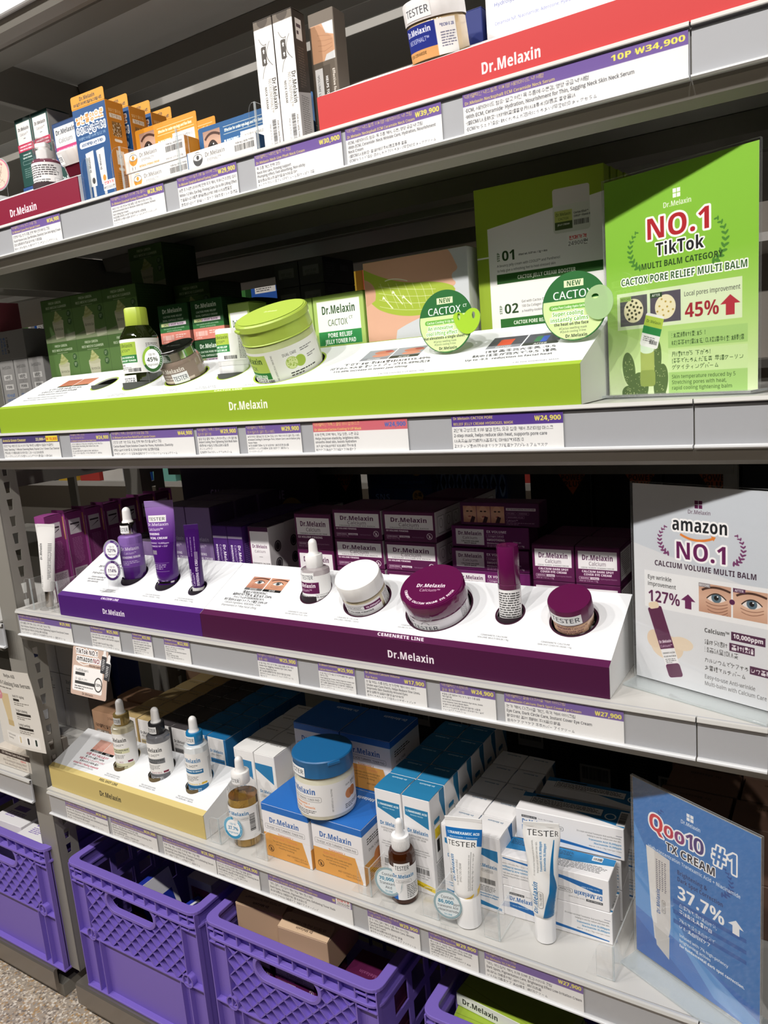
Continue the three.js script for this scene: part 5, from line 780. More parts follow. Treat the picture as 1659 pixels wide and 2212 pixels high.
  for (let i = 0; i < cl.length / 3; i++) { const t = Math.min(1, Math.max(0, (vg.attributes.position.getY(i) - 0.02) / 0.05)); const c = ca.clone().lerp(cb, t); cl.set([c.r, c.g, c.b], i * 3); }
  vg.setAttribute('color', new THREE.BufferAttribute(cl, 3));
  const d = dropper('dropper_bottle', 'purple dropper bottle with silver collar in the violet display', [-1.094, 0.952, -0.077], { r: 0.0208, h: 0.0855, collarR: 0.0137, collarH: 0.0225, teatR: 0.0078, teatH: 0.0265, turn: 16, body: new THREE.MeshPhysicalMaterial({ vertexColors: true, roughness: 0.25, clearcoat: 0.7 }), collar: M('#b9b4ae', 0.12, { metalness: 1 }), tester: [0.0141, 0.0895, 0.1035, -55, 35] });
  d.children[0].geometry = vg;
  band(d, 'printed_text', 0.0211, 0.03, 0.07, -40, 100, (p) => { p.grad(-2, 0, p.W + 4, p.H, ['#8d6ab5', '#6b4192']); logo(p, 24, 10, 7.6, '#f1ecf6', { a: 'c', w: 34, b: 0 }); p.t('Calcium™', 24, 17, 5.6, '#d9cfe6', { a: 'c', w: 22 }); p.t('BONDING SERUM', 25, 24, 5, '#f1ecf6', { a: 'c', b: 1, w: 34 }); p.fine(8, 29, 32, 3, 2.8, '#cbbfdc'); }, { finish: 'gloss' });
  // tube with violet fade
  const F = print(52, 142, (p) => { p.bg('#4b1a74'); p.grad(-2, -2, 56, 70, ['#9a76bb', '#54227f']); p.r(-2, 68, 56, 76, '#4a1a72'); p.r(10, 16, 24, 12.5, '#f1f1f1'); p.t('TESTER', 22, 26, 8.4, '#222', { a: 'c', w: 21 }); logo(p, 7, 36, 7.6, '#f1ecf6', { w: 30, b: 0 }); p.t('Calcium™', 7, 45, 7, '#e6def0', { w: 23 }); p.t('BONDING', 7, 53, 5.4, '#fff', { b: 1, w: 18 }); p.t('FACIAL CREAM', 7, 61, 5.4, '#fff', { b: 1, w: 28 }); p.t('REBORNIC 10,000ppm', 7, 70, 4.4, '#e6def0', { w: 30 }); p.t('CERAMIDE NP + EGF', 7, 75.6, 4.4, '#e6def0', { w: 28 }); p.r(9, 82, 10, 8, '#8f8496'); p.r(6, 106, 30, 0.4, '#c7bcd6'); p.fine(7, 109, 26, 3, 3.6, '#b7abc8'); p.r(6, 122, 30, 0.4, '#c7bcd6'); p.fine(8, 131, 12, 1, 3, '#b7abc8'); }, 2.2);
  const tb = thing('cream_tube', 'wide purple tube fading to lilac in the violet display', 'tube', [-1.004, 0.951, -0.073], 22 * D2R); part('cap', turned([[0.0178, 0], [0.0178, 0.009], [0, 0.009]]), M('#3f1662', 0.3), tb); part('silver_ring', turned([[0.0183, 0], [0.0183, 0.003], [0, 0.003]]), M('#b5afb8', 0.15, { metalness: 1 }), tb, [0, 0.009, 0]); part('body', tubeGeo(0.0187, 0.127, 0.052, 0.012, 44, 20, F), inkMat(F, 'gloss'), tb); part('crimp', rbox(0.052, 0.011, 0.0016, 0.0006), M('#9477b4', 0.4), tb, [0, 0.1442, 0]);
  const F3 = print(30, 104, (p) => { p.bg('#3d1560'); p.t('BONDING EYE CREAM', 20, 100, 5.4, '#f1ecf6', { r: -Math.PI / 2, b: 1, w: 52 }); p.t('Calcium™', 14, 100, 5, '#d9cfe6', { r: -Math.PI / 2, w: 24 }); p.t(LOGO, 8.5, 100, 5.4, '#f1ecf6', { r: -Math.PI / 2, b: 1, w: 30 }); for (let i = 0; i < 3; i++) p.barsV(7 + i * 5, 14, 1.2, 34, '#b9a9cc'); p.r(16, 40, 5, 14, '#847296'); }, 2);
  const tc = thing('cream_tube', 'slim dark purple eye cream tube in the violet display', 'tube', [-0.926, 0.945, -0.0655], 30 * D2R); part('cap', turned([[0.0096, 0], [0.0102, 0.001], [0.0102, 0.0125], [0, 0.0125]]), M('#f1f0f0', 0.35), tc); part('body', tubeGeo(0.0105, 0.098, 0.024, 0.0128, 36, 18, F3), inkMat(F3, 'gloss'), tc); part('crimp', rbox(0.024, 0.009, 0.0012, 0.0005), M('#3d1560', 0.35), tc, [0, 0.114, 0]);
  badgeStand('claim_badge', 'two purple ringed claim badges on one clear stand before the purple dropper', [-1.103, 0.9475, -0.0335], 0.18, 0.0172, 0, 0.02, [(p) => ringBadge(p, '#41245f', '#8a76a4', 'skin elasticity', '114%', '#3a2a52'), (p) => ringBadge(p, '#4d2b78', '#9b86b8', 'skin density', '121%', '#3a2a52')], [0.0325, 0.068], 0.16);
  // dropper in the plum display
  dropper('dropper_bottle', 'clear dropper bottle with white cap and plum label in the plum display', [-0.691, 0.949, -0.0815], { r: 0.0219, h: 0.0545, shoulder: 0.005, collarR: 0.0131, collarH: 0.0195, teatR: 0.0069, teatH: 0.0235, turn: 8, body: M('#cfc6c8', 0.06, { clearcoat: 1, transmission: 0.35, thickness: 0.02 }), collar: M('#f3f3f2', 0.35), ly0: 0.002, ly1: 0.045, la0: -80, la1: 110, k: 2.4, label: (p) => { p.bg('#f1f1f1'); p.r(-2, 10, 48, 17, '#5d1549'); logo(p, 22, 18, 8.4, '#f6f2f5', { a: 'c', w: 38 }); p.t('Calcium™', 22, 24, 5.6, '#d9c3d2', { a: 'c', w: 26 }); p.t('CEMENRETE CALCIUM', 20, 33, 3.6, '#333', { a: 'c', b: 1, w: 34 }); p.t('VOLUME SERUM', 18, 37, 3.6, '#333', { a: 'c', b: 1, w: 26 }); p.t('EX RADIANCE', 52, 34, 3.6, '#333', { a: 'c', b: 1, w: 22 }); p.t('SKINCARE', 52, 38, 3.6, '#333', { a: 'c', b: 1, w: 18 }); p.t('Hydrolyzed Elastin', 52, 30, 3, '#888', { a: 'c', w: 24 }); p.r(2, 38, 16, 3, '#5d1549'); }, tester: [0.0224, 0.0365, 0.05, -38, 22] });
  // jars that stand square to the slope
  const jar = (label, x, s, up, o) => { const g = thing(o.name, label, 'jar', plum.at(x, s, up), 0); g.rotation.set(plum.al, o.turn || 0, 0, 'XYZ'); o.build(g); return shade(g); };
  jar('white lidded glass cream jar sunk in the plum display', -0.597, 0.068, -0.006, { name: 'cream_jar', build: (g) => { const R = 0.0325; part('body', turned([[0, 0], [R * 0.9, 0], [R * 0.97, 0.004], [R, 0.012], [R, 0.026], [R * 0.94, 0.029], [R * 0.94, 0.033], [0, 0.033]]), M('#d3c8a8', 0.08, { clearcoat: 1 }), g); part('lid', turned([[R * 1.02, 0], [R * 1.03, 0.001], [R * 1.03, 0.0215], [R * 1.01, 0.0228], [0, 0.0232]]), M('#f2f2f0', 0.35), g, [0, 0.031, 0]); band(g, 'label', R + 0.0003, 0.002, 0.0255, -70, 75, (p) => { p.bg('#eeeded'); p.r(-2, -2, 22, 28, '#5d1549'); p.rr(24, 4, 32, 6.4, 0.6, '#eeeded', ['#333', 0.4]); p.t('REBORNIC', 26, 9, 4.6, '#333', { w: 26 }); p.r(56, 3.8, 27, 6.8, '#5d1549'); p.t('10,000ppm', 58, 9, 4.6, '#f4ecf2', { w: 23, b: 1 }); p.t('EX VOLUME FIRMING', 24, 16, 4.6, '#333', { b: 1, w: 44 }); p.t('Hydrolyzed Elastin', 24, 20.5, 3.2, '#777', { w: 26 }); }, { r1: R + 0.0003 }); band(g, 'back_label', R + 0.0003, 0.004, 0.0255, 84, 120, (p) => { p.bg('#ecebea'); p.fine(2, 2, 16, 9, 2.2, '#666'); }); } });
  jar('large plum lidded eye patch jar sunk in the plum display', -0.480, 0.068, -0.004, { name: 'patch_jar', build: (g) => { const R = 0.0432; part('body', turned([[0, 0], [R * 0.93, 0], [R * 0.98, 0.002], [R * 1.0, 0.02], [R * 0.97, 0.022], [0, 0.022]]), M('#e9e6ea', 0.15, { clearcoat: 1 }), g); const l = part('lid', turned([[R * 1.01, 0], [R * 1.025, 0.001], [R * 1.025, 0.0225], [R * 1.005, 0.0238], [0, 0.0242]]), M('#5e1246', 0.16, { clearcoat: 0.6 }), g, [0, 0.019, 0]); const F = print(84, 84, (p) => { p.bg('#5e1246'); logo(p, 42, 46, 9.4, '#f6eef3', { a: 'c', w: 42, r: -0.1 }); p.t('Calcium™', 44, 54, 7, '#d9b7cb', { a: 'c', w: 30, r: -0.1 }); [...'CEMENRETE CALCIUM VOLUME EYE PATCH'].forEach((ch, i, a) => { const t = Math.PI * (0.86 - 0.8 * i / (a.length - 1)); p.t(ch, 42 + Math.cos(t) * 37, 42 + Math.sin(t) * 37, 5, '#f6eef3', { a: 'c', b: 1, r: t - Math.PI / 2 }); }); }, 2.6); const dg = new THREE.CircleGeometry(0.042, 48); intoFace(dg, F); dg.rotateX(-Math.PI / 2); part('lid_print', dg, inkMat(F, 'gloss'), l, [0, 0.0244, 0]); band(g, 'label', R + 0.0004, 0.001, 0.019, -75, 100, (p) => { p.bg('#ece9ee'); p.t('CALCIUM', 20, 7, 4.4, '#333', { b: 1 }); p.t('EYE PATCH', 20, 12, 4.4, '#333', { b: 1 }); p.r(20, 13.4, 20, 3.4, '#5d1549'); p.el(58, 9, 6, 6, null, ['#333', 0.6]); p.fine(112, 1, 14, 7, 2.2, '#777'); }, { r1: R * 1.0 + 0.0004 }); band(g, 'tester_sticker', R + 0.0008, 0.0005, 0.0125, -30, 26, testerDraw); } });
  jar('small plum lidded dark spot cream jar at the right end of the plum display', -0.293, 0.07, -0.004, { name: 'cream_jar', build: (g) => { const R = 0.0262; part('body', turned([[0, 0], [R * 0.86, 0], [R * 0.95, 0.004], [R * 0.97, 0.017], [R * 0.93, 0.019], [0, 0.019]]), M('#d3ab8c', 0.1, { clearcoat: 1 }), g); part('lid', turned([[R, 0], [R * 1.01, 0.001], [R * 1.01, 0.0205], [R * 0.98, 0.022], [0, 0.0224]]), M('#5b1243', 0.28), g, [0, 0.018, 0]); band(g, 'label', R * 0.975, 0.003, 0.0165, -50, 60, (p) => { p.bg('#d6ae8f'); logo(p, 14, 5.6, 5.6, '#4a2038', { a: 'c', w: 26 }); p.t('Calcium™', 38, 5.6, 5, '#5a3a48', { a: 'c', w: 20 }); p.t('CALCIUM DARK SPOT', 25, 9.6, 3.4, '#4a2038', { a: 'c', b: 1 }); p.t('COVER EYE CREAM', 25, 13, 3.4, '#4a2038', { a: 'c', b: 1 }); }); band(g, 'tester_sticker', R * 1.01 + 0.0004, 0.0195, 0.0335, -46, 44, testerDraw); } });
  const st = thing('balm_stick', 'upright plum capped balm stick with white label in the plum display', 'balm stick', [-0.377, 0.947, -0.079], 10 * D2R); part('base', turned([[0.0138, 0], [0.0142, 0.001], [0.0142, 0.0495], [0, 0.0495]]), M('#efeeee', 0.3), st); part('cap', turned([[0.0142, 0], [0.0146, 0.0008], [0.0146, 0.006], [0.0141, 0.0066], [0.0141, 0.0545], [0.0134, 0.0562], [0, 0.0566]]), M('#5b1145', 0.22, { clearcoat: 0.4 }), st, [0, 0.0497, 0]); band(st, 'label', 0.0145, 0.008, 0.049, -80, 110, (p) => { p.bg('#efeeee'); p.fine(6, 3, 34, 12, 3.1, '#444', 0.5); p.t('CEMENRETE CALCIUM', 24, 36, 3, '#333', { a: 'c', b: 1 }); p.t('VOLUME MULTI BALM', 24, 39.6, 3, '#333', { a: 'c', b: 1 }); });
}
// ---- plum stock stacked behind
const plumFace = (lines, o = {}) => (p) => { const W = p.W, H = p.H; p.bg('#5a1a4a'); p.r(3, H * 0.1, W - 6, H * 0.5, '#efecee'); logo(p, W / 2, H * 0.35, H * 0.215, '#4a1540', { a: 'c', w: W * 0.72 }); p.t('Calciumᶜˣ'.slice(0, 7), W / 2, H * 0.5, H * 0.16, '#7b6a76', { a: 'c', w: W * 0.4 }); p.t(o.tiny || 'CODE NO. 18-245/074   EX RADIANCE SKINCARE', W / 2, H * 0.575, H * 0.05, '#444', { a: 'c', w: W * 0.76 }); lines.forEach((t, i) => p.t(t, o.left ? 4 : W / 2, H * (0.695 + i * 0.085), H * 0.085, '#f3ecf1', { a: o.left ? 'l' : 'c', b: 1, w: Math.min(W * 0.8, textWidth(p.c, t, { b: 1 }) * H * 0.085 / BIG) })); p.rr(4, H * 0.82, W * 0.26, H * 0.07, 0.4, null, ['#e9dfe6', 0.4]); p.t('REBORNIC', 5.5, H * 0.878, H * 0.058, '#e9dfe6', { w: W * 0.21 }); p.r(4 + W * 0.26, H * 0.82, W * 0.2, H * 0.07, '#e9dfe6'); p.t('10,000ppm', 5 + W * 0.26, H * 0.878, H * 0.058, '#4a1540', { w: W * 0.17, b: 1 }); p.t('Hydrolyzed Elastin', W * 0.55, H * 0.878, H * 0.055, '#a98fa0'); p.t('#Net wt. 0.52 oz. / 15g', 4, H * 0.955, H * 0.05, '#c9b6c3'); if (o.flush) noFlush(p, W - 10, H * 0.81, H * 0.1, '#e9dfe6'); };
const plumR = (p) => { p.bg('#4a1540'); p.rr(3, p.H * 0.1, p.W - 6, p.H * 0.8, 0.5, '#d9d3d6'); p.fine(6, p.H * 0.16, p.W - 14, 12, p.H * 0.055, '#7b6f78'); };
const darkSpot = cartonType('plum_carton', 57, 49, 57, { f: plumFace(['CALCIUM DARK SPOT', 'COVER EYE CREAM']), t: '#58184a', r: plumR }, { base: '#5a1a4a', k: 2.6, lid: 0.8 });
for (let r = 0; r < 2; r++) for (let c = 0; c < 2; c++) for (let l = 0; l < 3; l++) darkSpot.at(-0.3645 + c * 0.0583 + r * 0.004, YC + l * 0.0497, -0.131 - r * 0.0585, 'plum dark spot cream carton, ' + (c ? 'right' : 'left') + ' column ' + ['bottom', 'middle', 'top'][l] + (r ? ' of rear stack' : ' of front stack'), { group: 'plum dark spot cartons' });
const patchBox = cartonType('plum_carton', 89, 45.4, 89, { f: plumFace(['EX VOLUME FIRMING'], { left: 1, flush: 1, tiny: 'CALCIUM VOLUME EYE PATCH' }), t: '#4f1742', r: (p) => { p.bg('#d8d4d6'); for (let i = 0; i < 3; i++) { p.rr(8 + i * 25, 8, 20, 26, 1, '#efedee', ['#555', 0.5]); p.el(18 + i * 25, 19, 5, 7, null, ['#666', 0.6]); } p.r(0, 38, 89, 9, '#4a1540'); } }, { base: '#4f1742', k: 2.2, lid: 0.8 });
for (let c = 0; c < 2; c++) for (let l = 0; l < 4; l++) if (l < 4) patchBox.at(-0.698 + c * 0.0925, YC + l * 0.0462, -0.148, 'wide plum eye patch carton, ' + (c ? 'right' : 'left') + ' stack, ' + ['bottom', 'second', 'third', 'top'][l], { group: 'plum eye patch cartons' });
patchBox.at(-0.606, YC, -0.262, 'wide plum eye patch carton, bottom of the rear stack'); for (let l = 1; l < 4; l++) patchBox.at(-0.598, YC + l * 0.0462, -0.262, 'wide plum eye patch carton, ' + ['', 'second', 'third', 'top'][l] + ' of the rear stack'); 
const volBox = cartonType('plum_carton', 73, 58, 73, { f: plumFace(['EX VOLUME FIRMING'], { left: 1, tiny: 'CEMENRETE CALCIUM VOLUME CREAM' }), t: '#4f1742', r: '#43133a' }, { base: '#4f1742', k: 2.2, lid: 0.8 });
for (let l = 0; l < 3; l++) volBox.at(-0.7755, YC + l * 0.0588, -0.148, 'plum volume cream carton left of the wide patch cartons, ' + ['bottom', 'middle', 'top'][l] + ' of three');
const balmBox = cartonType('plum_carton', 119, 32, 34, { f: (p) => { p.bg('#6a2160'); p.r(6, 4, 45, 24, '#efecee'); logo(p, 28.5, 13.5, 8, '#4a1540', { a: 'c', w: 38 }); p.t('Calcium', 28.5, 19.4, 5.4, '#7b6a76', { a: 'c', w: 24 }); p.t('CALCIUM VOLUME', 28.5, 23.6, 3.2, '#444', { a: 'c', b: 1 }); p.t('MULTI BALM', 28.5, 27, 3.2, '#444', { a: 'c', b: 1 }); p.t('EX VOLUME', 55, 9, 5.6, '#f3ecf1', { b: 1 }); p.rr(55, 11, 26, 5, 0.4, null, ['#e9dfe6', 0.4]); p.t('Collagen Extract', 57, 14.8, 3.4, '#f3ecf1'); p.t('SMOOTHING', 55, 21, 4.6, '#f3ecf1', { b: 1 }); p.t('Moisturizes', 55, 25.6, 3.4, '#f3ecf1', { b: 1 }); p.fine(55, 27, 30, 2, 2.2, '#c9a9c0'); p.t('#Net wt.', 108, 23, 3.4, '#f3ecf1', { a: 'r' }); p.t('0.31 oz. / 9g', 112, 28, 3.4, '#f3ecf1', { a: 'r', b: 1 }); }, t: (p) => { p.bg('#5a1a52'); p.r(20, 2, 66, 22, '#bdb6ba'); for (let i = 0; i < 4; i++) p.el(30 + i * 14, 12, 5, 6, null, ['#777', 0.5]); } }, { base: '#5e1c54', k: 2.3, lid: 0 });
for (let l = 0; l < 5; l++) balmBox.at(-0.5005, YC + l * 0.0324, -0.163 - (l === 4 ? 0.004 : 0), 'long plum multi balm carton behind the stick, ' + ['lowest', 'second', 'third', 'fourth', 'fifth'][l] + ' of its stack', { group: 'long multi balm cartons' });
const balmPhoto = cartonType('plum_carton', 119, 34, 32, { f: (p) => { p.bg('#4a1444'); p.clip((c) => { c.beginPath(); c.rect(4, 5, 65, 25); c.clip(); for (let i = 0; i < 3; i++) { p.grad(4 + i * 21.7, 5, 21, 25, ['#c08d72', '#d6a78b', '#b17c62']); p.el(14 + i * 21.7, 15, 7, 10, '#d4a488'); p.el(11 + i * 21.7, 13, 2, 1, '#2b1c17'); p.el(17 + i * 21.7, 13, 2, 1, '#2b1c17'); p.el(14 + i * 21.7, 21, 2.4, 1, '#a4514d'); p.poly([[14 + i * 20, 30], [18 + i * 20, 20], [23 + i * 20, 22], [20 + i * 20, 31]], '#321020'); } }); p.r(71, 7, 44, 4, '#d9d0d6'); p.t('USE FOR MOISTURIZING DELICATE SKIN', 93, 10, 2.8, '#333', { a: 'c', b: 1, w: 41 }); p.rr(71, 13, 15, 4, 0.6, null, ['#c9b6c3', 0.3]); p.rr(88, 13, 17, 4, 0.6, null, ['#c9b6c3', 0.3]); p.t('EYE AREA', 73, 16, 2.6, '#c9b6c3'); p.t('FOREHEAD', 90, 16, 2.6, '#c9b6c3'); p.rr(71, 18.4, 27, 4, 0.6, null, ['#c9b6c3', 0.3]); p.t('NASOLABIAL FOLDS', 73, 21.4, 2.6, '#c9b6c3'); p.t('Calcium™', 71, 27, 4, '#c9b6c3'); p.fine(71, 28.6, 42, 2, 2.2, '#9d8597'); }, t: '#4a1444' }, { base: '#4a1444', k: 2.3, lid: 0 });
balmPhoto.at(-0.4855, YC + 0.162, -0.169, 'plum carton with three face photographs on top of the balm stack');
// ---- violet stock on the left
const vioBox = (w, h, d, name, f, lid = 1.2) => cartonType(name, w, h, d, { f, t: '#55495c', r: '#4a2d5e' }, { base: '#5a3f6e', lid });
const serumBig = vioBox(61, 180, 61, 'lilac_carton', (p) => { p.bg('#8a72a0'); p.r(-2, 110, 70, 80, '#6b4290'); logo(p, 30, 62, 9.6, '#e9e2ef', { a: 'c', w: 44, b: 0 }); p.t('Calcium™', 28, 74, 8, '#d6cbe0', { a: 'c', w: 32 }); p.t('BONDING', 14, 88, 6, '#f1ecf6', { b: 1 }); p.t('FACIAL CREAM', 14, 96, 6, '#f1ecf6', { b: 1 }); p.fine(14, 102, 34, 3, 4, '#cbbfdc'); });
const serumSm = vioBox(46, 116, 46, 'lilac_carton', (p) => { p.bg('#8a72a0'); p.r(-2, 70, 50, 60, '#6b4290'); logo(p, 23, 58, 7, '#e9e2ef', { a: 'c', w: 34, b: 0 }); p.t('Calcium™', 22, 66, 5.6, '#d6cbe0', { a: 'c', w: 26 }); p.t('BONDING SERUM', 22, 73, 4.6, '#f1ecf6', { a: 'c', b: 1 }); p.fine(8, 78, 30, 3, 3, '#cbbfdc'); p.rr(10, 90, 12, 8, 1, '#4a4450'); });
for (let r = 0; r < 4; r++) for (let c = 0; c < 2; c++) serumSm.at(-1.196 + c * 0.0515, YC, -0.135 - r * 0.05, 'short lilac serum carton behind the purple dropper, ' + (c ? 'right' : 'left') + ' column, ' + ['front', 'second', 'third', 'rear'][r] + ' row', { group: 'short lilac cartons' });
for (let r = 0; r < 3; r++) for (let c = 0; c < 2; c++) serumBig.at(-1.0915 + c * 0.0625, YC, -0.152 - r * 0.066, 'tall lilac cream carton behind the purple tubes, ' + (c ? 'right' : 'left') + ' column, ' + ['front', 'second', 'rear'][r] + ' row', { group: 'tall lilac cartons' });
const eyeBox = cartonType('violet_carton', 33.6, 152, 34, { f: (p) => { p.bg('#4a2470'); p.r(-2, 17, 40, 4, '#a79bb4'); p.t(LOGO, 22, 32, 8.6, '#f1ecf6', { r: Math.PI / 2, b: 1, w: 46 }); p.t('Calcium™', 14, 32, 7, '#c9b9dc', { r: Math.PI / 2, w: 34 }); p.t('BONDING EYE CREAM', 5.6, 32, 6.4, '#f1ecf6', { r: Math.PI / 2, b: 1, w: 66 }); }, t: '#3a1f58', r: (p) => { p.bg('#45206a'); p.fine(4, 30, 26, 22, 3.4, '#7d63a0'); } }, { base: '#45206a', lid: 0.8 });
for (let r = 0; r < 6; r++) for (let c = 0; c < 2; c++) eyeBox.at(-0.9505 + c * 0.0345 + (r ? 0.001 : 0), YC, -0.1355 - r * 0.035, 'deep violet eye cream carton, ' + (c ? 'right' : 'left') + ' column, ' + ['front', 'second', 'third', 'fourth', 'fifth', 'rear'][r] + ' row', { group: 'deep violet eye cream cartons' });
const serumW = cartonType('slim_carton', 44, 152, 44, { f: (p) => { p.bg('#efecee'); p.r(-2, -2, 50, 9, '#4a1c44'); p.r(-2, -2, 5, 160, '#5a1a4a'); p.r(-2, 108, 50, 50, '#5a1a4a'); logo(p, 23, 36, 8, '#4a1540', { a: 'c', w: 34 }); p.t('Calcium', 23, 44, 6.6, '#7b6a76', { a: 'c', w: 25 }); p.r(20, 51, 8, 0.5, '#333'); p.t('CEMENRETE CALCIUM', 23, 64, 3.8, '#333', { a: 'c', b: 1 }); p.t('VOLUME SERUM', 23, 69, 3.8, '#333', { a: 'c', b: 1 }); p.t('EX RADIANCE SKINCARE', 23, 98, 3.6, '#333', { a: 'c' }); p.t('EX RADIANCE SKINCARE', 23, 115, 3.8, '#fff', { a: 'c', b: 1 }); p.rr(5, 120, 30, 6, 0.4, null, ['#e9dfe6', 0.4]); p.t('REBORNIC', 7, 124.6, 4, '#f3ecf1'); }, t: '#3a2440', r: (p) => { p.bg('#dcd8da'); for (let i = 0; i < 3; i++) { p.el(22, 36 + i * 30, 9, 10, '#3c363c'); p.el(22, 36 + i * 30, 6, 7, null, ['#cfc9cc', 0.8]); } } }, { base: '#dcd8da' });
for (let r = 0; r < 5; r++) serumW.at(-0.8765 + (r ? 0.002 : 0.004), YC, -0.1405 - r * 0.0455, 'white and plum serum carton beside the violet cartons, ' + ['front', 'second', 'third', 'fourth', 'rear'][r] + ' of its row', { group: 'white and plum serum cartons' });
// ---- pink tall cartons and the tube in the acrylic holder
const pinkBox = cartonType('pink_carton', 29, 170, 40, { f: (p) => { p.bg('#efedec'); p.r(-2, -2, 34, 14, '#8e3f80'); p.r(7, 36, 15, 28, '#7a2f70'); p.el(14, 48, 4, 5, '#e9dfe6'); p.t(LOGO, 11, 82, 8, '#333', { r: Math.PI / 2, b: 1, w: 44 }); p.t('FACEPHALT™', 5, 82, 6, '#777', { r: Math.PI / 2, w: 34 }); p.t('TIGHTENING CREAM', 21, 84, 5, '#444', { r: Math.PI / 2, w: 40 }); p.barsV(8, 138, 14, 26); }, r: (p) => { p.bg('#80356f'); p.r(6, 14, 28, 30, '#cfc6cc'); p.r(9, 22, 22, 3, '#3a2a35'); p.poly([[10, 38], [30, 27], [30, 29]], '#3a2a35'); p.fine(9, 52, 24, 18, 3, '#a86f9c'); p.r(4, 112, 32, 44, '#b9aab4'); p.fine(7, 116, 26, 14, 2.6, '#6d5566'); }, t: '#8e3f80' }, { base: '#80356f', k: 1.8, extra: (g) => { part('photo_back_panel', pinkPanel, [inkMat(pinkF), M('#8e3f80', 0.5)], g, [0.0035, 0, -0.0205]); } });
const pinkF = print(36, 176, (p) => { p.bg('#8e3f80'); skinPatch(p, 6, 12, 26, 46, ['#c48d6c', '#dcab8a', '#b97f60'], { n: 10, col: 'rgba(240,210,190,0.7)' }); p.r(6, 66, 10, 96, '#efe9ed'); p.t('HELPS TO REDUCE', 9, 70, 5, '#5a2a50', { r: Math.PI / 2, b: 1, w: 54 }); p.r(20, 70, 0.6, 96, '#e3cfdd'); p.t('Effective for firming & pore tightening', 23, 72, 5, '#f1e4ec', { r: Math.PI / 2, w: 84 }); }, 1.8), pinkPanel = panelGeo(0.036, 0.176, 0.0006, pinkF, 0.002);
for (let i = 0; i < 7; i++) pinkBox.at(-1.345 + i * 0.0022, YC, -0.062 - i * 0.044, 'pink tall carton with skin photo panel at the left end, ' + ['front', 'second', 'third', 'fourth', 'fifth', 'sixth', 'rear'][i] + ' of its row', { turn: 0.05, group: 'pink tall cartons' });
divider(-1.35, -1.317, -0.0145, 0.2, YC, 'clear acrylic divider at the left end of the third shelf', { h: 0.06 }); divider(-1.272, -1.2405, -0.0175, 0.2, YC, 'clear acrylic divider between the white tube and the violet display', { h: 0.06 });
{
  const g = thing('cream_tube', 'slim white tube with silver cap standing in a clear cup on the left', 'tube', [-1.296, YC + 0.003, -0.0335], 0.5); g.rotation.z = -0.1;
  const F = print(34, 118, (p) => { p.bg('#efeeec'); p.t(LOGO, 12, 60, 6, '#444', { r: -Math.PI / 2, b: 1, w: 30 }); p.fine(20, 30, 6, 22, 3, '#777'); p.t('#Net wt. 1.76 oz', 12, 110, 3, '#666', { r: -Math.PI / 2 }); }, 1.8);
  part('body', tubeGeo(0.0118, 0.122, 0.034, 0.033, 36, 18, F, -0.004), inkMat(F, 'gloss'), g); part('cap', turned([[0.0068, 0.002], [0.0072, 0.003], [0.0075, 0.033], [0, 0.033]]), M('#b6b0aa', 0.15, { metalness: 1 }), g); part('crimp', rbox(0.034, 0.006, 0.0012, 0.0005), M('#e9e8e6', 0.4), g, [0, 0.157, -0.004]);
  const cup = thing('clear_cup', 'small clear acrylic cup holding the white tube', 'cup', [-1.297, YC + 0.0004, -0.0335]); part('cup_wall', turned([[0.0135, 0.0022], [0.0105, 0.03], [0.0113, 0.03], [0.0145, 0.0016], [0.0175, 0.0014], [0.0175, 0], [0, 0], [0, 0.0022]]), acrylic, cup);
}
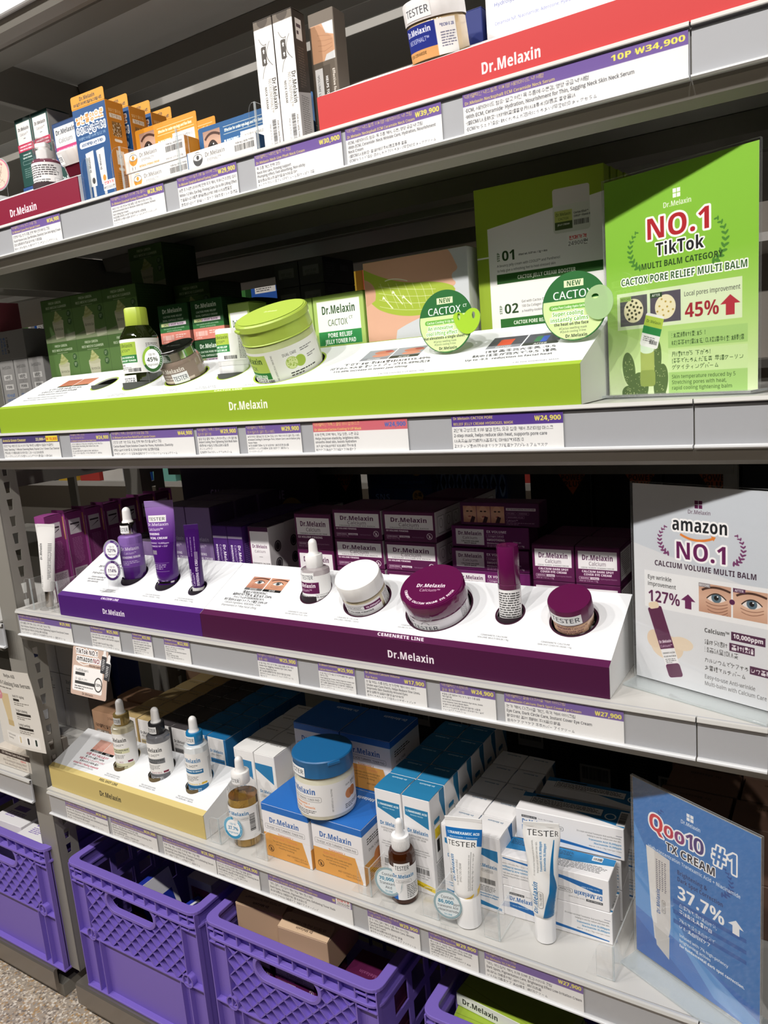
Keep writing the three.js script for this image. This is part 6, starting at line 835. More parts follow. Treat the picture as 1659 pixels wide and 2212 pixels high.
// ---- silver grey poster
posterStand('silver grey poster in a clear stand with a number one claim and plum stick', [-0.1425, YC, -0.0575], -18.4 * D2R, 0.163, 0.2345, 0.0045, 0.027, (p) => {
  const W = 163, H = 234; p.bg('#dfe1e4'); p.poly([[0, 0], [163, 0], [163, 110], [0, 70]], '#cfd5dc'); fourSquares(p, 75, 15, 8.6, '#5d1a4a'); logo(p, 80, 30, 6, '#4a2a40', { a: 'c', w: 26, b: 0 }); laurel(p, 33, 62, 36, '#7a3f6c', -1); laurel(p, 128, 64, 36, '#7a3f6c', 1);
  p.t('amazon', 80, 50, 21, '#1f2226', { a: 'c', b: 1, o: '#fff', ow: 0.2, w: 64 }); const c = p.c; c.strokeStyle = '#e8873a'; c.lineWidth = 2.6; c.beginPath(); c.moveTo(58, 54); c.quadraticCurveTo(76, 64, 96, 55); c.stroke(); p.poly([[93, 52.6], [98.5, 53.4], [96, 58]], '#e8873a');
  p.t('NO.1', 82, 82, 27, '#6a2158', { a: 'c', b: 1, o: '#fff', ow: 0.16, w: 62 }); p.t('CALCIUM VOLUME MULTI BALM', 84, 94, 9, '#3a2436', { a: 'c', b: 1, w: 116 });
  p.r(13, 101, 143, 44, '#eff0f1'); p.t('Eye wrinkle', 17, 111, 6.6, '#333', { w: 30, fat: 0.02 }); p.t('improvement', 17, 119, 6.6, '#333', { w: 35, fat: 0.02 }); p.t('127%', 17, 138, 19, '#5a1d4c', { b: 1, w: 40 }); arrowUp(p, 58, 122, 17, 17, '#6a2158');
  eyePhoto(p, 79, 106, 36, 33, { tone: ['#c89d85', '#dcb49b', '#c6987f'], lines: 8, iris: '#5a7280' }); eyePhoto(p, 117, 106, 36, 33, { tone: ['#d0a58c', '#e2bda4', '#cfa48a'], lines: 2, iris: '#5a7280' }); p.r(79, 106, 13, 4.4, '#8a8488'); p.t('BEFORE', 85.5, 109.6, 3.4, '#fff', { a: 'c' }); p.r(117, 106, 13, 4.4, '#5a3050'); p.t('AFTER', 123.5, 109.6, 3.4, '#fff', { a: 'c' }); p.el(116, 122, 3, 3, '#5a1d4c');
  p.el(40, 190, 20, 15, '#e6d3ba'); p.el(58, 182, 14, 8, '#e9d8c0'); p.el(24, 183, 9, 11, '#e3cdb2'); p.clip((c2) => { c2.translate(38, 184); c2.rotate(-0.32); p.rr(-9, -42, 18, 34, 2, '#5b1a48'); p.rr(-9, -9, 18, 40, 1, '#efeeee'); p.rr(-9, 26, 18, 16, 3, '#5b1a48'); p.rr(-6.5, -48, 13, 8, 3, '#ecd9bd'); p.r(-9, -9, 18, 17, '#5b1a48'); logo(p, 0, 1, 4.6, '#f4eef2', { a: 'c', w: 16 }); p.t('Calcium™', 0, 6, 3.6, '#dcc6d6', { a: 'c' }); p.t('CEMENRETE CALCIUM', 0, 14, 2.6, '#333', { a: 'c', b: 1, w: 16 }); p.t('VOLUME MULTI BALM', 0, 18, 2.6, '#333', { a: 'c', b: 1, w: 16 }); p.fine(-7, 20, 14, 3, 2, '#777'); });
  p.t('Calcium™', 85, 162, 7.4, '#333', { b: 1, w: 28 }); p.r(115, 155, 36, 9.6, '#4a1d42'); p.t('10,000ppm', 117, 162, 7, '#fff', { b: 1, w: 32 }); p.t('钙成分呵护', 85, 175, 7, '#333', { w: 26 }); p.r(113, 168, 27, 9, '#4a1d42'); p.t('改善皱纹', 115, 175, 7, '#fff', { b: 1, w: 24 }); p.t('便携多效润肤棒', 85, 184, 7, '#333', { w: 38 }); p.t('カルシウムでケアする', 85, 196, 6.6, '#333', { w: 49 }); p.r(135, 189, 23, 9, '#4a1d42'); p.t('シワ改善', 136, 196, 6.6, '#fff', { b: 1, w: 21 }); p.t('お手軽マルチバーム', 85, 205, 6.6, '#333', { w: 46 }); p.t('Easy-to-use Anti-wrinkle', 85, 216, 6.6, '#555', { w: 56 }); p.t('Multi-balm with Calcium Care', 85, 224, 6.6, '#555', { w: 68 });
}, 3);
// ================================================================ second shelf
const YB = YS.B;
{
  const rise = 0.051, run = 0.1235, DD = Math.hypot(rise, run) / mm, x0 = -1.312;
  const cap = (p, a, b, x) => { p.t(a, x, DD - 22, 3.6, '#2a2a2a', { a: 'c', w: 34, skew: -0.3 }); p.t(b, x, DD - 17.4, 3.6, '#2a2a2a', { a: 'c', w: 42, skew: -0.3 }); };
  const green = display('tester_display', 'long lime green fronted sloped display on the second shelf', {
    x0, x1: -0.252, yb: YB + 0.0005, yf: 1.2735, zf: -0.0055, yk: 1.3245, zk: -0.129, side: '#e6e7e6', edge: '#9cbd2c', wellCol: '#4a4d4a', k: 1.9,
    front: (p) => { p.bg('#93b02c'); logo(p, 592, 27, 15.5, '#f4f7ea', { a: 'c', w: 72 }); },
    top: (p) => {
      const W = p.W; p.bg('#eef2f4'); p.r(-2, DD - 9, W + 4, 12, '#a5c43a'); p.t('CACTOX LINE', 556, DD - 2.4, 6.4, '#f7fae9', { b: 1, a: 'c', w: 54, skew: -0.5 });
      for (const [x, s, r, q] of [[213, 75, 22, 24], [312, 72, 32, 34.5], [412, 74, 34.8, 34.8], [512, 72, 23.6, 25.5], [622, 69, 52.5, 52.5]]) ring(p, DD, x, s, r, q, 2.4, '#a5c43a');
      skinPatch(p, 78, 26, 42, 30, ['#b06a52', '#c98266'], { n: 8 }); skinPatch(p, 122, 26, 42, 30, ['#bd775c', '#d28f72'], { n: 4 }); p.r(78, 52, 42, 4, '#2d3d1e'); p.r(122, 52, 42, 4, '#1d2a14');
      p.t('毛孔大小减少 局部紧致45.00%', 112, 66, 7, '#222', { a: 'c', b: 1, w: 92, skew: -0.3 }); p.t('毛穴の大きさ 局部毛穴45.00%減少', 106, 76, 7, '#222', { a: 'c', b: 1, w: 100, skew: -0.3 }); p.t('45.00% reduction in pore size', 100, 86, 6, '#222', { a: 'c', b: 1, w: 84, skew: -0.3 }); p.t('*before and after clinical use results may vary', 92, 97, 5, '#333', { a: 'c', b: 1, w: 104, skew: -0.3 }); p.t('Panel 21 women, after one use of the line', 88, 106, 5, '#333', { a: 'c', b: 1, w: 96, skew: -0.3 });
      cap(p, 'CACTOX ESSENCE', 'PORE RELIEF TONER / 120ml', 302); cap(p, 'CACTOX PORE RELIEF', 'DUAL CAPSULE CREAM / 50g', 420); cap(p, 'CACTOX', 'MULTI BALM / 10g', 500); p.t('CACTOX JELLY TONER PAD / 180ml', 604, DD - 16, 4.4, '#2a2a2a', { a: 'c', w: 58, skew: -0.3 }); p.t('CACTOX COOLING V-UP MASK / 60g', 832, DD - 16, 4.4, '#2a2a2a', { a: 'c', w: 66, skew: -0.3 }); p.t('CACTOX HYDROGEL MASK', 1006, DD - 16, 4.4, '#2a2a2a', { a: 'c', w: 54, skew: -0.3 });
      for (const [x, c1, c2] of [[742, '#c07c62', '#cd8e74'], [926, '#4d5055', '#50555a']]) { p.r(x, 34, 44, 34, '#9ba2a8'); p.r(x + 46, 34, 44, 34, '#9ba2a8'); if (x < 900) { for (const q of [0, 46]) { p.el(x + q + 28, 44, 15, 6, c1); p.el(x + q + 28, 54, 14, 5, c2); p.el(x + q + 34, 41, 6, 3, '#a14c46'); } } else { p.r(x, 34, 44, 34, c1); p.r(x + 46, 34, 44, 34, c2); p.r(x + 12, 42, 18, 18, '#d6542f'); p.r(x + 58, 42, 8, 16, '#3f7f4f'); p.r(x + 66, 42, 8, 18, '#3d62c4'); } p.r(x, 60, 44, 8, '#8b8f94'); p.r(x + 46, 60, 44, 8, '#3c443a'); p.t('BEFORE', x + 22, 66.6, 6, '#dfe2e4', { a: 'c' }); p.t('AFTER', x + 68, 66.6, 6, '#fff', { a: 'c' }); }
      p.t('下巴下垂部位的提拉术增加115.49%', 790, 80, 8.4, '#222', { a: 'c', b: 1, w: 132, skew: -0.3 }); p.t('顎下のたるみ部位リフトアップ115.49%増加', 784, 91, 8.4, '#222', { a: 'c', b: 1, w: 152, skew: -0.3 }); p.t('115.49% increase in lower jaw lifting', 776, 101, 7.4, '#222', { a: 'c', b: 1, w: 114, skew: -0.3 });
      p.t('脸部热感最大减少 -9.5℃', 976, 80, 8.4, '#222', { a: 'c', b: 1, w: 92, skew: -0.3 }); p.t('顔の熱感が最大で-9.5℃減少', 970, 91, 8.4, '#222', { a: 'c', b: 1, w: 104, skew: -0.3 }); p.t('Up to -9.5℃ reduction in facial heat', 966, 101, 7.4, '#222', { a: 'c', b: 1, w: 108, skew: -0.3 });
    },
    holes: [{ x: -1.099, s: 0.075, rx: 0.022, rs: 0.024, well: 0.025, upright: 1 }, { x: -1.0, s: 0.072, rx: 0.032, rs: 0.0345, well: 0.03, upright: 1 }, { x: -0.900, s: 0.074, rx: 0.0348, well: 0.02 }, { x: -0.800, s: 0.072, rx: 0.0236, rs: 0.0255, well: 0.03, upright: 1 }, { x: -0.690, s: 0.069, rx: 0.0525, well: 0.02 }],
  });
  // toner bottle
  const b = thing('toner_bottle', 'dark green toner bottle with lime cap in the green display', 'bottle', [-0.998, 1.287, -0.074], 16 * D2R), R = 0.0303;
  part('body', turned([[0, 0], [R * 0.94, 0], [R, 0.003], [R, 0.08], [R * 0.98, 0.0845], [R * 0.72, 0.097], [R * 0.64, 0.101], [0, 0.101]]), M('#1c2409', 0.05, { clearcoat: 1 }), b);
  part('cap', turned([[0.0178, 0], [0.0182, 0.001], [0.0178, 0.027], [0.0168, 0.029], [0, 0.0293]]), M('#b5c94a', 0.4), b, [0, 0.1005, 0]);
  band(b, 'label', R + 0.0003, 0.0265, 0.08, -85, 115, (p) => { p.bg('#f0f1ee'); p.r(-2, 5, 58, 20, '#a9c64a'); logo(p, 34, 13, 7.6, '#2c3a1c', { a: 'c', w: 34, b: 0 }); p.t('CACTOX™', 34, 20, 5.6, '#40502c', { a: 'c', w: 24 }); p.r(-2, 25, 58, 12, '#2f7d3c'); p.t('CACTUS ESSENCE', 34, 30.4, 4.6, '#fff', { a: 'c', b: 1, w: 36 }); p.t('PORE RELIEF TONER', 34, 35.4, 4.6, '#fff', { a: 'c', b: 1, w: 40 }); p.t('LHA+PHA', 24, 42, 3.2, '#444', { a: 'c', b: 1 }); p.fine(16, 44, 30, 2, 2.6, '#888'); p.bars(38, 46, 22, 5.6); p.fine(72, 8, 24, 18, 2.5, '#666'); }); band(b, 'tester_sticker', R + 0.0005, 0.0065, 0.0235, -48, 10, testerDraw);
  // capsule jar, square to the slope
  const jarAt = (name, label, x, s, up) => { const g = thing(name, label, 'jar', green.at(x, s, up)); g.rotation.set(green.al, 0, 0); return g; };
  const c = jarAt('capsule_jar', 'black lidded glass capsule cream jar in the green display', -0.900, 0.074, -0.003), r1 = 0.033;
  part('body', turned([[0, 0], [r1 * 0.93, 0], [r1, 0.004], [r1 * 0.99, 0.03], [r1 * 0.88, 0.036], [0, 0.036]]), M('#8f7f72', 0.06, { clearcoat: 1 }), c); part('metal_band', turned([[0.0268, 0], [0.0268, 0.0125], [0, 0.0125]]), M('#c9cfc4', 0.1, { metalness: 1 }), c, [0, 0.0362, 0]); part('lid', turned([[0.0282, 0], [0.0306, 0.0022], [0.0306, 0.0042], [0.0296, 0.0052], [0, 0.0054]]), M('#151613', 0.2), c, [0, 0.0488, 0]);
  const lf = print(56, 56, (p) => { p.bg('#151613'); logo(p, 28, 31, 7, '#6d6f6b', { a: 'c', w: 30, b: 0 }); }, 1.8), lg2 = new THREE.CircleGeometry(0.028, 40); intoFace(lg2, lf); lg2.rotateX(-Math.PI / 2); part('lid_print', lg2, inkMat(lf, 'gloss'), c, [0, 0.0543, 0]);
  band(c, 'label', r1 + 0.0003, 0.004, 0.03, -70, 85, (p) => { p.bg('#8f7f72'); logo(p, 46, 9, 9, '#efe9e2', { a: 'c', w: 46 }); p.t('CACTOX PORE RELIEF', 48, 14.6, 3.6, '#efe9e2', { a: 'c', w: 42, b: 1 }); p.t('DUAL CAPSULE CREAM', 48, 19, 3.6, '#efe9e2', { a: 'c', w: 42, b: 1 }); p.r(22, 21, 58, 3.4, '#d9c9be'); }); band(c, 'tester_sticker', r1 + 0.0006, 0.004, 0.0195, 8, 52, testerDraw);
  badgeStand('claim_badge', 'green ringed claim badge on a clear stand before the capsule jar', [-0.9185, green.at(0, 0.021, 0)[1] + 0.001, green.at(0, 0.021, 0)[2]], 0.12, 0.0195, 0, 0.012, [(p) => ringBadge(p, '#2f5c2a', '#8fb83c', 'local pores', '45%', '#2c3a2a')], [0.0475], 0.02);
  // stick balm
  const k = thing('balm_stick', 'white cylindrical multi balm with lime label in the green display', 'balm stick', [-0.799, 1.2905, -0.0735], 16 * D2R); part('base', turned([[0.0214, 0], [0.0219, 0.001], [0.0219, 0.0195], [0, 0.0195]]), M('#f0f1f1', 0.3), k); part('cap', turned([[0.0219, 0], [0.0221, 0.0006], [0.0221, 0.052], [0.0212, 0.0535], [0, 0.0538]]), M('#f2f2f2', 0.35), k, [0, 0.0198, 0]);
  band(k, 'label', 0.0224, 0.0265, 0.066, -85, 110, (p) => { p.bg('#f2f2f1'); p.r(-2, -2, 42, 18, '#b3cd4e'); logo(p, 24, 7.6, 6.4, '#2c3a1c', { a: 'c', w: 30, b: 0 }); p.t('CACTOX™', 24, 13.4, 4.6, '#40502c', { a: 'c', w: 20 }); p.r(-2, 16, 42, 10.4, '#2f8a47'); p.t('PORE RELIEF', 25, 20.6, 4, '#fff', { a: 'c', b: 1, w: 24 }); p.t('MULTI BALM', 25, 25, 4, '#fff', { a: 'c', b: 1, w: 22 }); p.bars(30, 32, 20, 5); p.fine(54, 3, 18, 15, 2.3, '#666'); });
  // big pad jar
  const j = jarAt('pad_jar', 'large translucent toner pad jar with lime lid tilted in the green display', -0.690, 0.069, -0.002), r2 = 0.0505;
  part('body', turned([[0, 0], [r2 * 0.94, 0], [r2 * 0.98, 0.002], [r2 * 1.0, 0.052], [r2 * 0.98, 0.054], [0, 0.054]]), M('#b9c48c', 0.3, { clearcoat: 0.5 }), j);
  const jl = part('lid', turned([[r2 * 1.0, 0], [r2 * 1.015, 0.0006], [r2 * 1.015, 0.0012], [r2 * 1.0, 0.002], [r2 * 0.995, 0.019], [r2 * 1.035, 0.0198], [r2 * 1.035, 0.0275], [r2 * 1.0, 0.0295], [0, 0.03]]), M('#b2cc52', 0.4), j, [0, 0.0535, 0]);
  part('lid_tab', rbox(0.018, 0.004, 0.004, 0.001), M('#b2cc52', 0.4), jl, [-0.03, 0.0215, 0.043], [0, -0.6, 0]);
  const jf = print(96, 96, (p) => { p.bg('#b2cc52'); p.t(LOGO, 46, 46, 6.4, '#e2edb4', { a: 'c', b: 1, w: 24, r: 0.05 }); }, 1.8), jg = new THREE.CircleGeometry(0.048, 48); intoFace(jg, jf); jg.rotateX(-Math.PI / 2); part('lid_print', jg, inkMat(jf, 'matte'), jl, [0, 0.0302, 0]);
  band(j, 'label', r2 * 0.985, 0.001, 0.0445, -85, 110, (p) => { p.bg('#eef0ea'); p.r(-2, 4, 82, 25, '#b6cf60'); logo(p, 44, 16, 12, '#2f4a24', { a: 'c', w: 58 }); p.t('CACTOX', 40, 26, 8.4, '#3c5630', { a: 'c', w: 36 }); p.r(-2, 29, 82, 9.5, '#2f7d3c'); p.t('PORE RELIEF JELLY TONER PAD', 38, 36.2, 5.6, '#fff', { a: 'c', b: 1, w: 70 }); p.bars(48, 39.6, 34, 4.2); p.t('#NET CONTENTS 5.78 fl.oz / 180ml (60 Pads)', 90, 42, 3.4, '#444', { r: -Math.PI / 2, w: 36 }); p.t('DUAL CARE', 104, 12, 5, '#444', { w: 20 }); p.el(114, 23, 8.4, 8.4, '#cfe08e', ['#9dbb4a', 0.5]); p.el(126, 24, 8, 8, '#a3c04a'); p.el(114, 23, 8, 8, '#d4e29a'); for (let i = 0; i < 24; i++) p.el(114 + rr(-6, 6), 23 + rr(-6, 6), 0.7, 0.7, '#8fae3c'); p.fine(130, 8, 24, 2, 2.8, '#777'); p.fine(138, 20, 20, 2, 2.8, '#777'); p.fine(108, 36, 44, 2, 3.4, '#333'); }, { r1: r2 * 0.998 + 0.0004 }); band(j, 'tester_sticker', r2 * 0.985 + 0.0003, 0.0005, 0.0085, -34, -2, (p) => { p.bg('#f2f3f0'); p.t('TESTER', p.W / 2, p.H * 0.95, p.H * 1.1, '#20242a', { a: 'c', w: p.W * 0.9 }); });
  // round signs
  const sign = (label, x, draw, r, blob) => { const q = green.at(x, 0.062, 0), g = thing('round_sign', label, 'sign', [q[0], q[1] + 0.0016, q[2] + 0.004], -0.06), F = print(2 * r / mm, 2 * r / mm, draw, 2.8); const s = disc(r, 0, r); if (blob) blob(s, r); g.rotation.x = -0.05; part('printed_disc', flatGeo(disc(r, 0, r), 0.002, -r, 0, 2 * r, 2 * r, F, 48), [inkMat(F, 'matte'), M('#2f7d3c', 0.4)], g); part('clear_foot', box(-0.016, 0.016, 0.001, 0.0018, -0.001, 0.012), acrylic, g); return g; };
  const newSign = (bar, l1, l2, l3, tags) => (p) => { const r = p.W / 2; p.bg('#d3e8a4'); p.r(-2, -2, p.W + 4, r * 0.86, '#2a6b35'); p.el(r, r, r, r, null, ['#2a6b35', r * 0.05]); p.r(r * 0.7, r * 0.24, r * 0.6, r * 0.2, '#e9f0c4'); p.t('NEW', r, r * 0.41, r * 0.2, '#2a5a2e', { a: 'c', b: 1, w: r * 0.44 }); p.t('CACTOX', r * 0.96, r * 0.77, r * 0.31, '#fff', { a: 'c', w: r * 1.24 }); p.t('CT', r * 1.66, r * 0.62, r * 0.13, '#fff'); p.rr(r * 0.22, r * 0.93, r * 1.3, r * 0.14, r * 0.07, '#6fb545'); p.t(bar, r * 0.87, r * 1.035, r * 0.11, '#fff', { a: 'c', w: r * 1.16 }); p.t(l1, r * 0.8, r * 1.25, r * 0.17, '#6db33a', { a: 'c', b: 1, o: '#fff', ow: 0.25, w: r * 0.96 }); p.t(l2, r * 0.84, r * 1.42, r * 0.17, '#6db33a', { a: 'c', b: 1, o: '#fff', ow: 0.25, w: r * 1.18 }); p.t(l3, r * 0.9, r * 1.54, r * 0.11, '#222', { a: 'c', b: 1 }); tags.forEach((t, i) => p.t(t, r * 0.95, r * (1.65 + i * 0.1), r * 0.085, '#333', { a: 'c' })); logo(p, r * 1.05, r * 1.9, r * 0.13, '#222', { a: 'c' }); };
  const s1 = sign('round green sign with two lime mask shapes on the green display, left one', -0.4345, newSign('Cactus Cooling V-Up Mask', 'An innovative', 'cool lifting effect', 'that elevatesto a single sheet', ['#Cactus swelling mask', '#Quick cooling V-line']), 0.0378);
  const ms = new THREE.Shape(); ms.moveTo(-0.016, 0.004); ms.bezierCurveTo(-0.02, 0.012, -0.008, 0.016, -0.002, 0.008); ms.bezierCurveTo(0.004, 0.018, 0.018, 0.018, 0.02, 0.006); ms.bezierCurveTo(0.02, -0.006, 0.01, -0.016, 0, -0.014); ms.bezierCurveTo(-0.008, -0.012, -0.014, -0.004, -0.016, 0.004); for (const [x, y] of [[-0.009, 0.007], [0.011, 0.007]]) { const h = new THREE.Path(); h.absellipse(x, y, 0.0022, 0.0042, 0, Math.PI * 2, true); ms.holes.push(h); }
  part('mask_cutout', flatGeo(ms, 0.0016, 0, 0, 1, 1, null), M('#a9d53c', 0.25), s1, [0.029, 0.034, 0.0022]);
  const s2 = sign('round green sign with a pale face mask shape on the green display, right one', -0.2735, newSign('Cactus Pore Cooling Hydro Gel Mask', 'Super cooling', 'instantly calms', 'the heat on the face', ['#Cactus swelling mask', '#Quick cooling V-line']), 0.0378);
  const fm = new THREE.Shape(); fm.absellipse(0, 0, 0.016, 0.0185, 0, Math.PI * 2); for (const [x, y, a, c2] of [[-0.004, 0.007, 0.004, 0.0026]]) { const h = new THREE.Path(); h.absellipse(x, y, a, c2, 0, Math.PI * 2, true); fm.holes.push(h); }
  part('mask_cutout', flatGeo(fm, 0.0014, 0, 0, 1, 1, null), M('#cdebb6', 0.2, { transmission: 0.4 }), s2, [0.029, 0.0385, 0.0022]);
}
// ---- stock behind the green display
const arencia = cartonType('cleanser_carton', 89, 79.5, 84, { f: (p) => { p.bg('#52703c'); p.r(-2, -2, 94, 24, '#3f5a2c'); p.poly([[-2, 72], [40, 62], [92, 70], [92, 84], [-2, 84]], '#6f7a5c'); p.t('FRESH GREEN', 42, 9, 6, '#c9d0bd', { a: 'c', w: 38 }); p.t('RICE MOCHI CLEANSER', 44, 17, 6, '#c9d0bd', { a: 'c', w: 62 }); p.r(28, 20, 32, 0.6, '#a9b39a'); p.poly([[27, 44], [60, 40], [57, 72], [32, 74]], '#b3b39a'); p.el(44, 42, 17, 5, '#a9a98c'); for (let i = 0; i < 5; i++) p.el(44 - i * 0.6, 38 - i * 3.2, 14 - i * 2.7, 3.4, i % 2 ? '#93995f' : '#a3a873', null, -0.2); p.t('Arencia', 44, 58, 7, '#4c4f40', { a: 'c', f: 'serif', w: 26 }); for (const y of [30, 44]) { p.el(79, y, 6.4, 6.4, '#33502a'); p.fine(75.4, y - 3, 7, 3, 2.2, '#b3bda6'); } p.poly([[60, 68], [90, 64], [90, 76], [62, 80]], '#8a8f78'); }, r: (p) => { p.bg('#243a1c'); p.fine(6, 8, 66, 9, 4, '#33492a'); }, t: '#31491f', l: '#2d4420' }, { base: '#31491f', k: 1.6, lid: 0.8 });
for (let c = 0; c < 3; c++) for (let l = 0; l < 3; l++) arencia.at(-1.3255 + c * 0.0886, YB + 0.0005 + l * 0.0786, -0.135, 'green cleanser carton with whipped cream picture, ' + ['bottom', 'middle', 'top'][l] + ' row, ' + ['left', 'middle', 'right'][c] + ' column', { group: 'green cleanser cartons' });
for (let l = 0; l < 4; l++) arencia.at(-1.165, YB + 0.0005 + l * 0.0786, -0.222, 'green cleanser carton in the shaded second row, ' + ['lowest', 'second', 'third', 'topmost'][l] + ' of its stack', { group: 'green cleanser cartons' });
for (let l = 0; l < 3; l++) arencia.at(-1.07, YB + 0.0005 + l * 0.0786, -0.232, 'dark green cleanser carton right of the shaded stack, ' + ['lowest', 'second', 'third'][l] + ' of three', { group: 'green cleanser cartons' });
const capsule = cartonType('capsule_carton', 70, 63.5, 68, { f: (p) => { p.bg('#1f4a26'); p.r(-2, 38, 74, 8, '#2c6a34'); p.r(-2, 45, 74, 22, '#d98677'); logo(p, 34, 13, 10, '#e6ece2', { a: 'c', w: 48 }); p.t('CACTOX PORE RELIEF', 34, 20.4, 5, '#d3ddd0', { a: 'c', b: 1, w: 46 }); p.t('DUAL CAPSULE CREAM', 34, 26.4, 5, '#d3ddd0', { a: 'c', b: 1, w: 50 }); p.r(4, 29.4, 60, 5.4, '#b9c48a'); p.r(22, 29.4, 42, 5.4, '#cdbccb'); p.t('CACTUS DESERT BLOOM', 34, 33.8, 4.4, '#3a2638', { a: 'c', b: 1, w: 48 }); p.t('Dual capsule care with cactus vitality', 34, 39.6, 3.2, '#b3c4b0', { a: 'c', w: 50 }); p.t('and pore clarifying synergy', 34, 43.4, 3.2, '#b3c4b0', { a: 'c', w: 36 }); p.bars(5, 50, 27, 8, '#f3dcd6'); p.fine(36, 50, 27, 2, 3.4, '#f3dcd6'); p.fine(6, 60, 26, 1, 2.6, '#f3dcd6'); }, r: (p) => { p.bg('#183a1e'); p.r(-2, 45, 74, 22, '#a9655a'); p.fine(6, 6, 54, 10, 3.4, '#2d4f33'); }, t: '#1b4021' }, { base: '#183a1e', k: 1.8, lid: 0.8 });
for (let c = 0; c < 2; c++) for (let l = 0; l < 3; l++) capsule.at(-1.0155 + c * 0.0755, YB + 0.0005 + l * 0.0642, -0.137 - c * 0.002, 'dark green and salmon capsule cream carton, ' + (c ? 'right' : 'left') + ' stack, ' + ['bottom', 'middle', 'top'][l], { group: 'dark green capsule cartons' });
capsule.at(-0.93, YB + 0.0005, -0.21, 'dark green and salmon capsule cream carton, bottom of the rear stack'); capsule.at(-0.93, YB + 0.0647, -0.21, 'dark green and salmon capsule cream carton, middle of the rear stack'); capsule.at(-0.93, YB + 0.1289, -0.21, 'dark green and salmon capsule cream carton, top of the rear stack');
const limeFace = (a, b, small) => (p) => { const W = p.W, H = p.H; p.bg('#a9c46a'); p.r(W * 0.07, H * 0.07, W * 0.86, small ? H * 0.36 : H * 0.44, '#eef0ec'); logo(p, W / 2, H * (small ? 0.2 : 0.26), H * (small ? 0.085 : 0.165), '#2a4a26', { a: 'c', w: W * 0.68 }); p.t('CACTOX', W * 0.47, H * (small ? 0.34 : 0.43), H * (small ? 0.08 : 0.12), '#3c5630', { a: 'c', w: W * 0.4 }); p.t('CT', W * 0.7, H * 0.36, H * 0.06, '#3c5630'); p.r(W * 0.07, H * (small ? 0.43 : 0.51), W * 0.86, H * 0.2, '#2f8a4a'); p.t(a, W * 0.5, H * (small ? 0.51 : 0.6), H * 0.085, '#fff', { a: 'c', b: 1, w: W * 0.5 }); p.t(b, W * 0.5, H * (small ? 0.6 : 0.69), H * 0.085, '#fff', { a: 'c', b: 1, w: W * 0.62 }); p.t('Cactox Elixir™ + Pomeg-Pore (B)', W * 0.08, H * 0.8, H * 0.055, '#333', { b: 1, w: W * 0.62 }); p.fine(W * 0.08, H * 0.84, W * 0.62, 3, H * 0.05, '#5f7040'); if (!small) noFlush(p, W * 0.86, H * 0.92, H * 0.06, '#2a2f20'); };
const jelly = cartonType('lime_carton', 89, 168, 88, { f: (p) => { p.bg('#a9c46a'); p.clip((c) => { c.scale(1, 1); limeFace('PORE RELIEF', 'JELLY TONER PAD')(new Pen(c, 89, 100)); }); }, t: '#a9c46a', r: '#a9c46a' }, { base: '#a9c46a', k: 2.2 });
jelly.at(-0.782, YB + 0.0005, -0.1395, 'lime toner pad carton half hidden behind the tilted lime lidded jar'); jelly.at(-0.6905, YB + 0.0005, -0.1385, 'lime toner pad carton between the tilted jar and the chin photo box');
const balmLime = cartonType('lime_carton', 44, 177, 44, { f: limeFace('PORE RELIEF', 'MULTI BALM', 1), t: '#a9c46a', r: '#a9c46a' }, { base: '#a9c46a', k: 2 }); balmLime.at(-0.858, YB + 0.0005, -0.138, 'narrow lime balm carton behind the white multi balm');
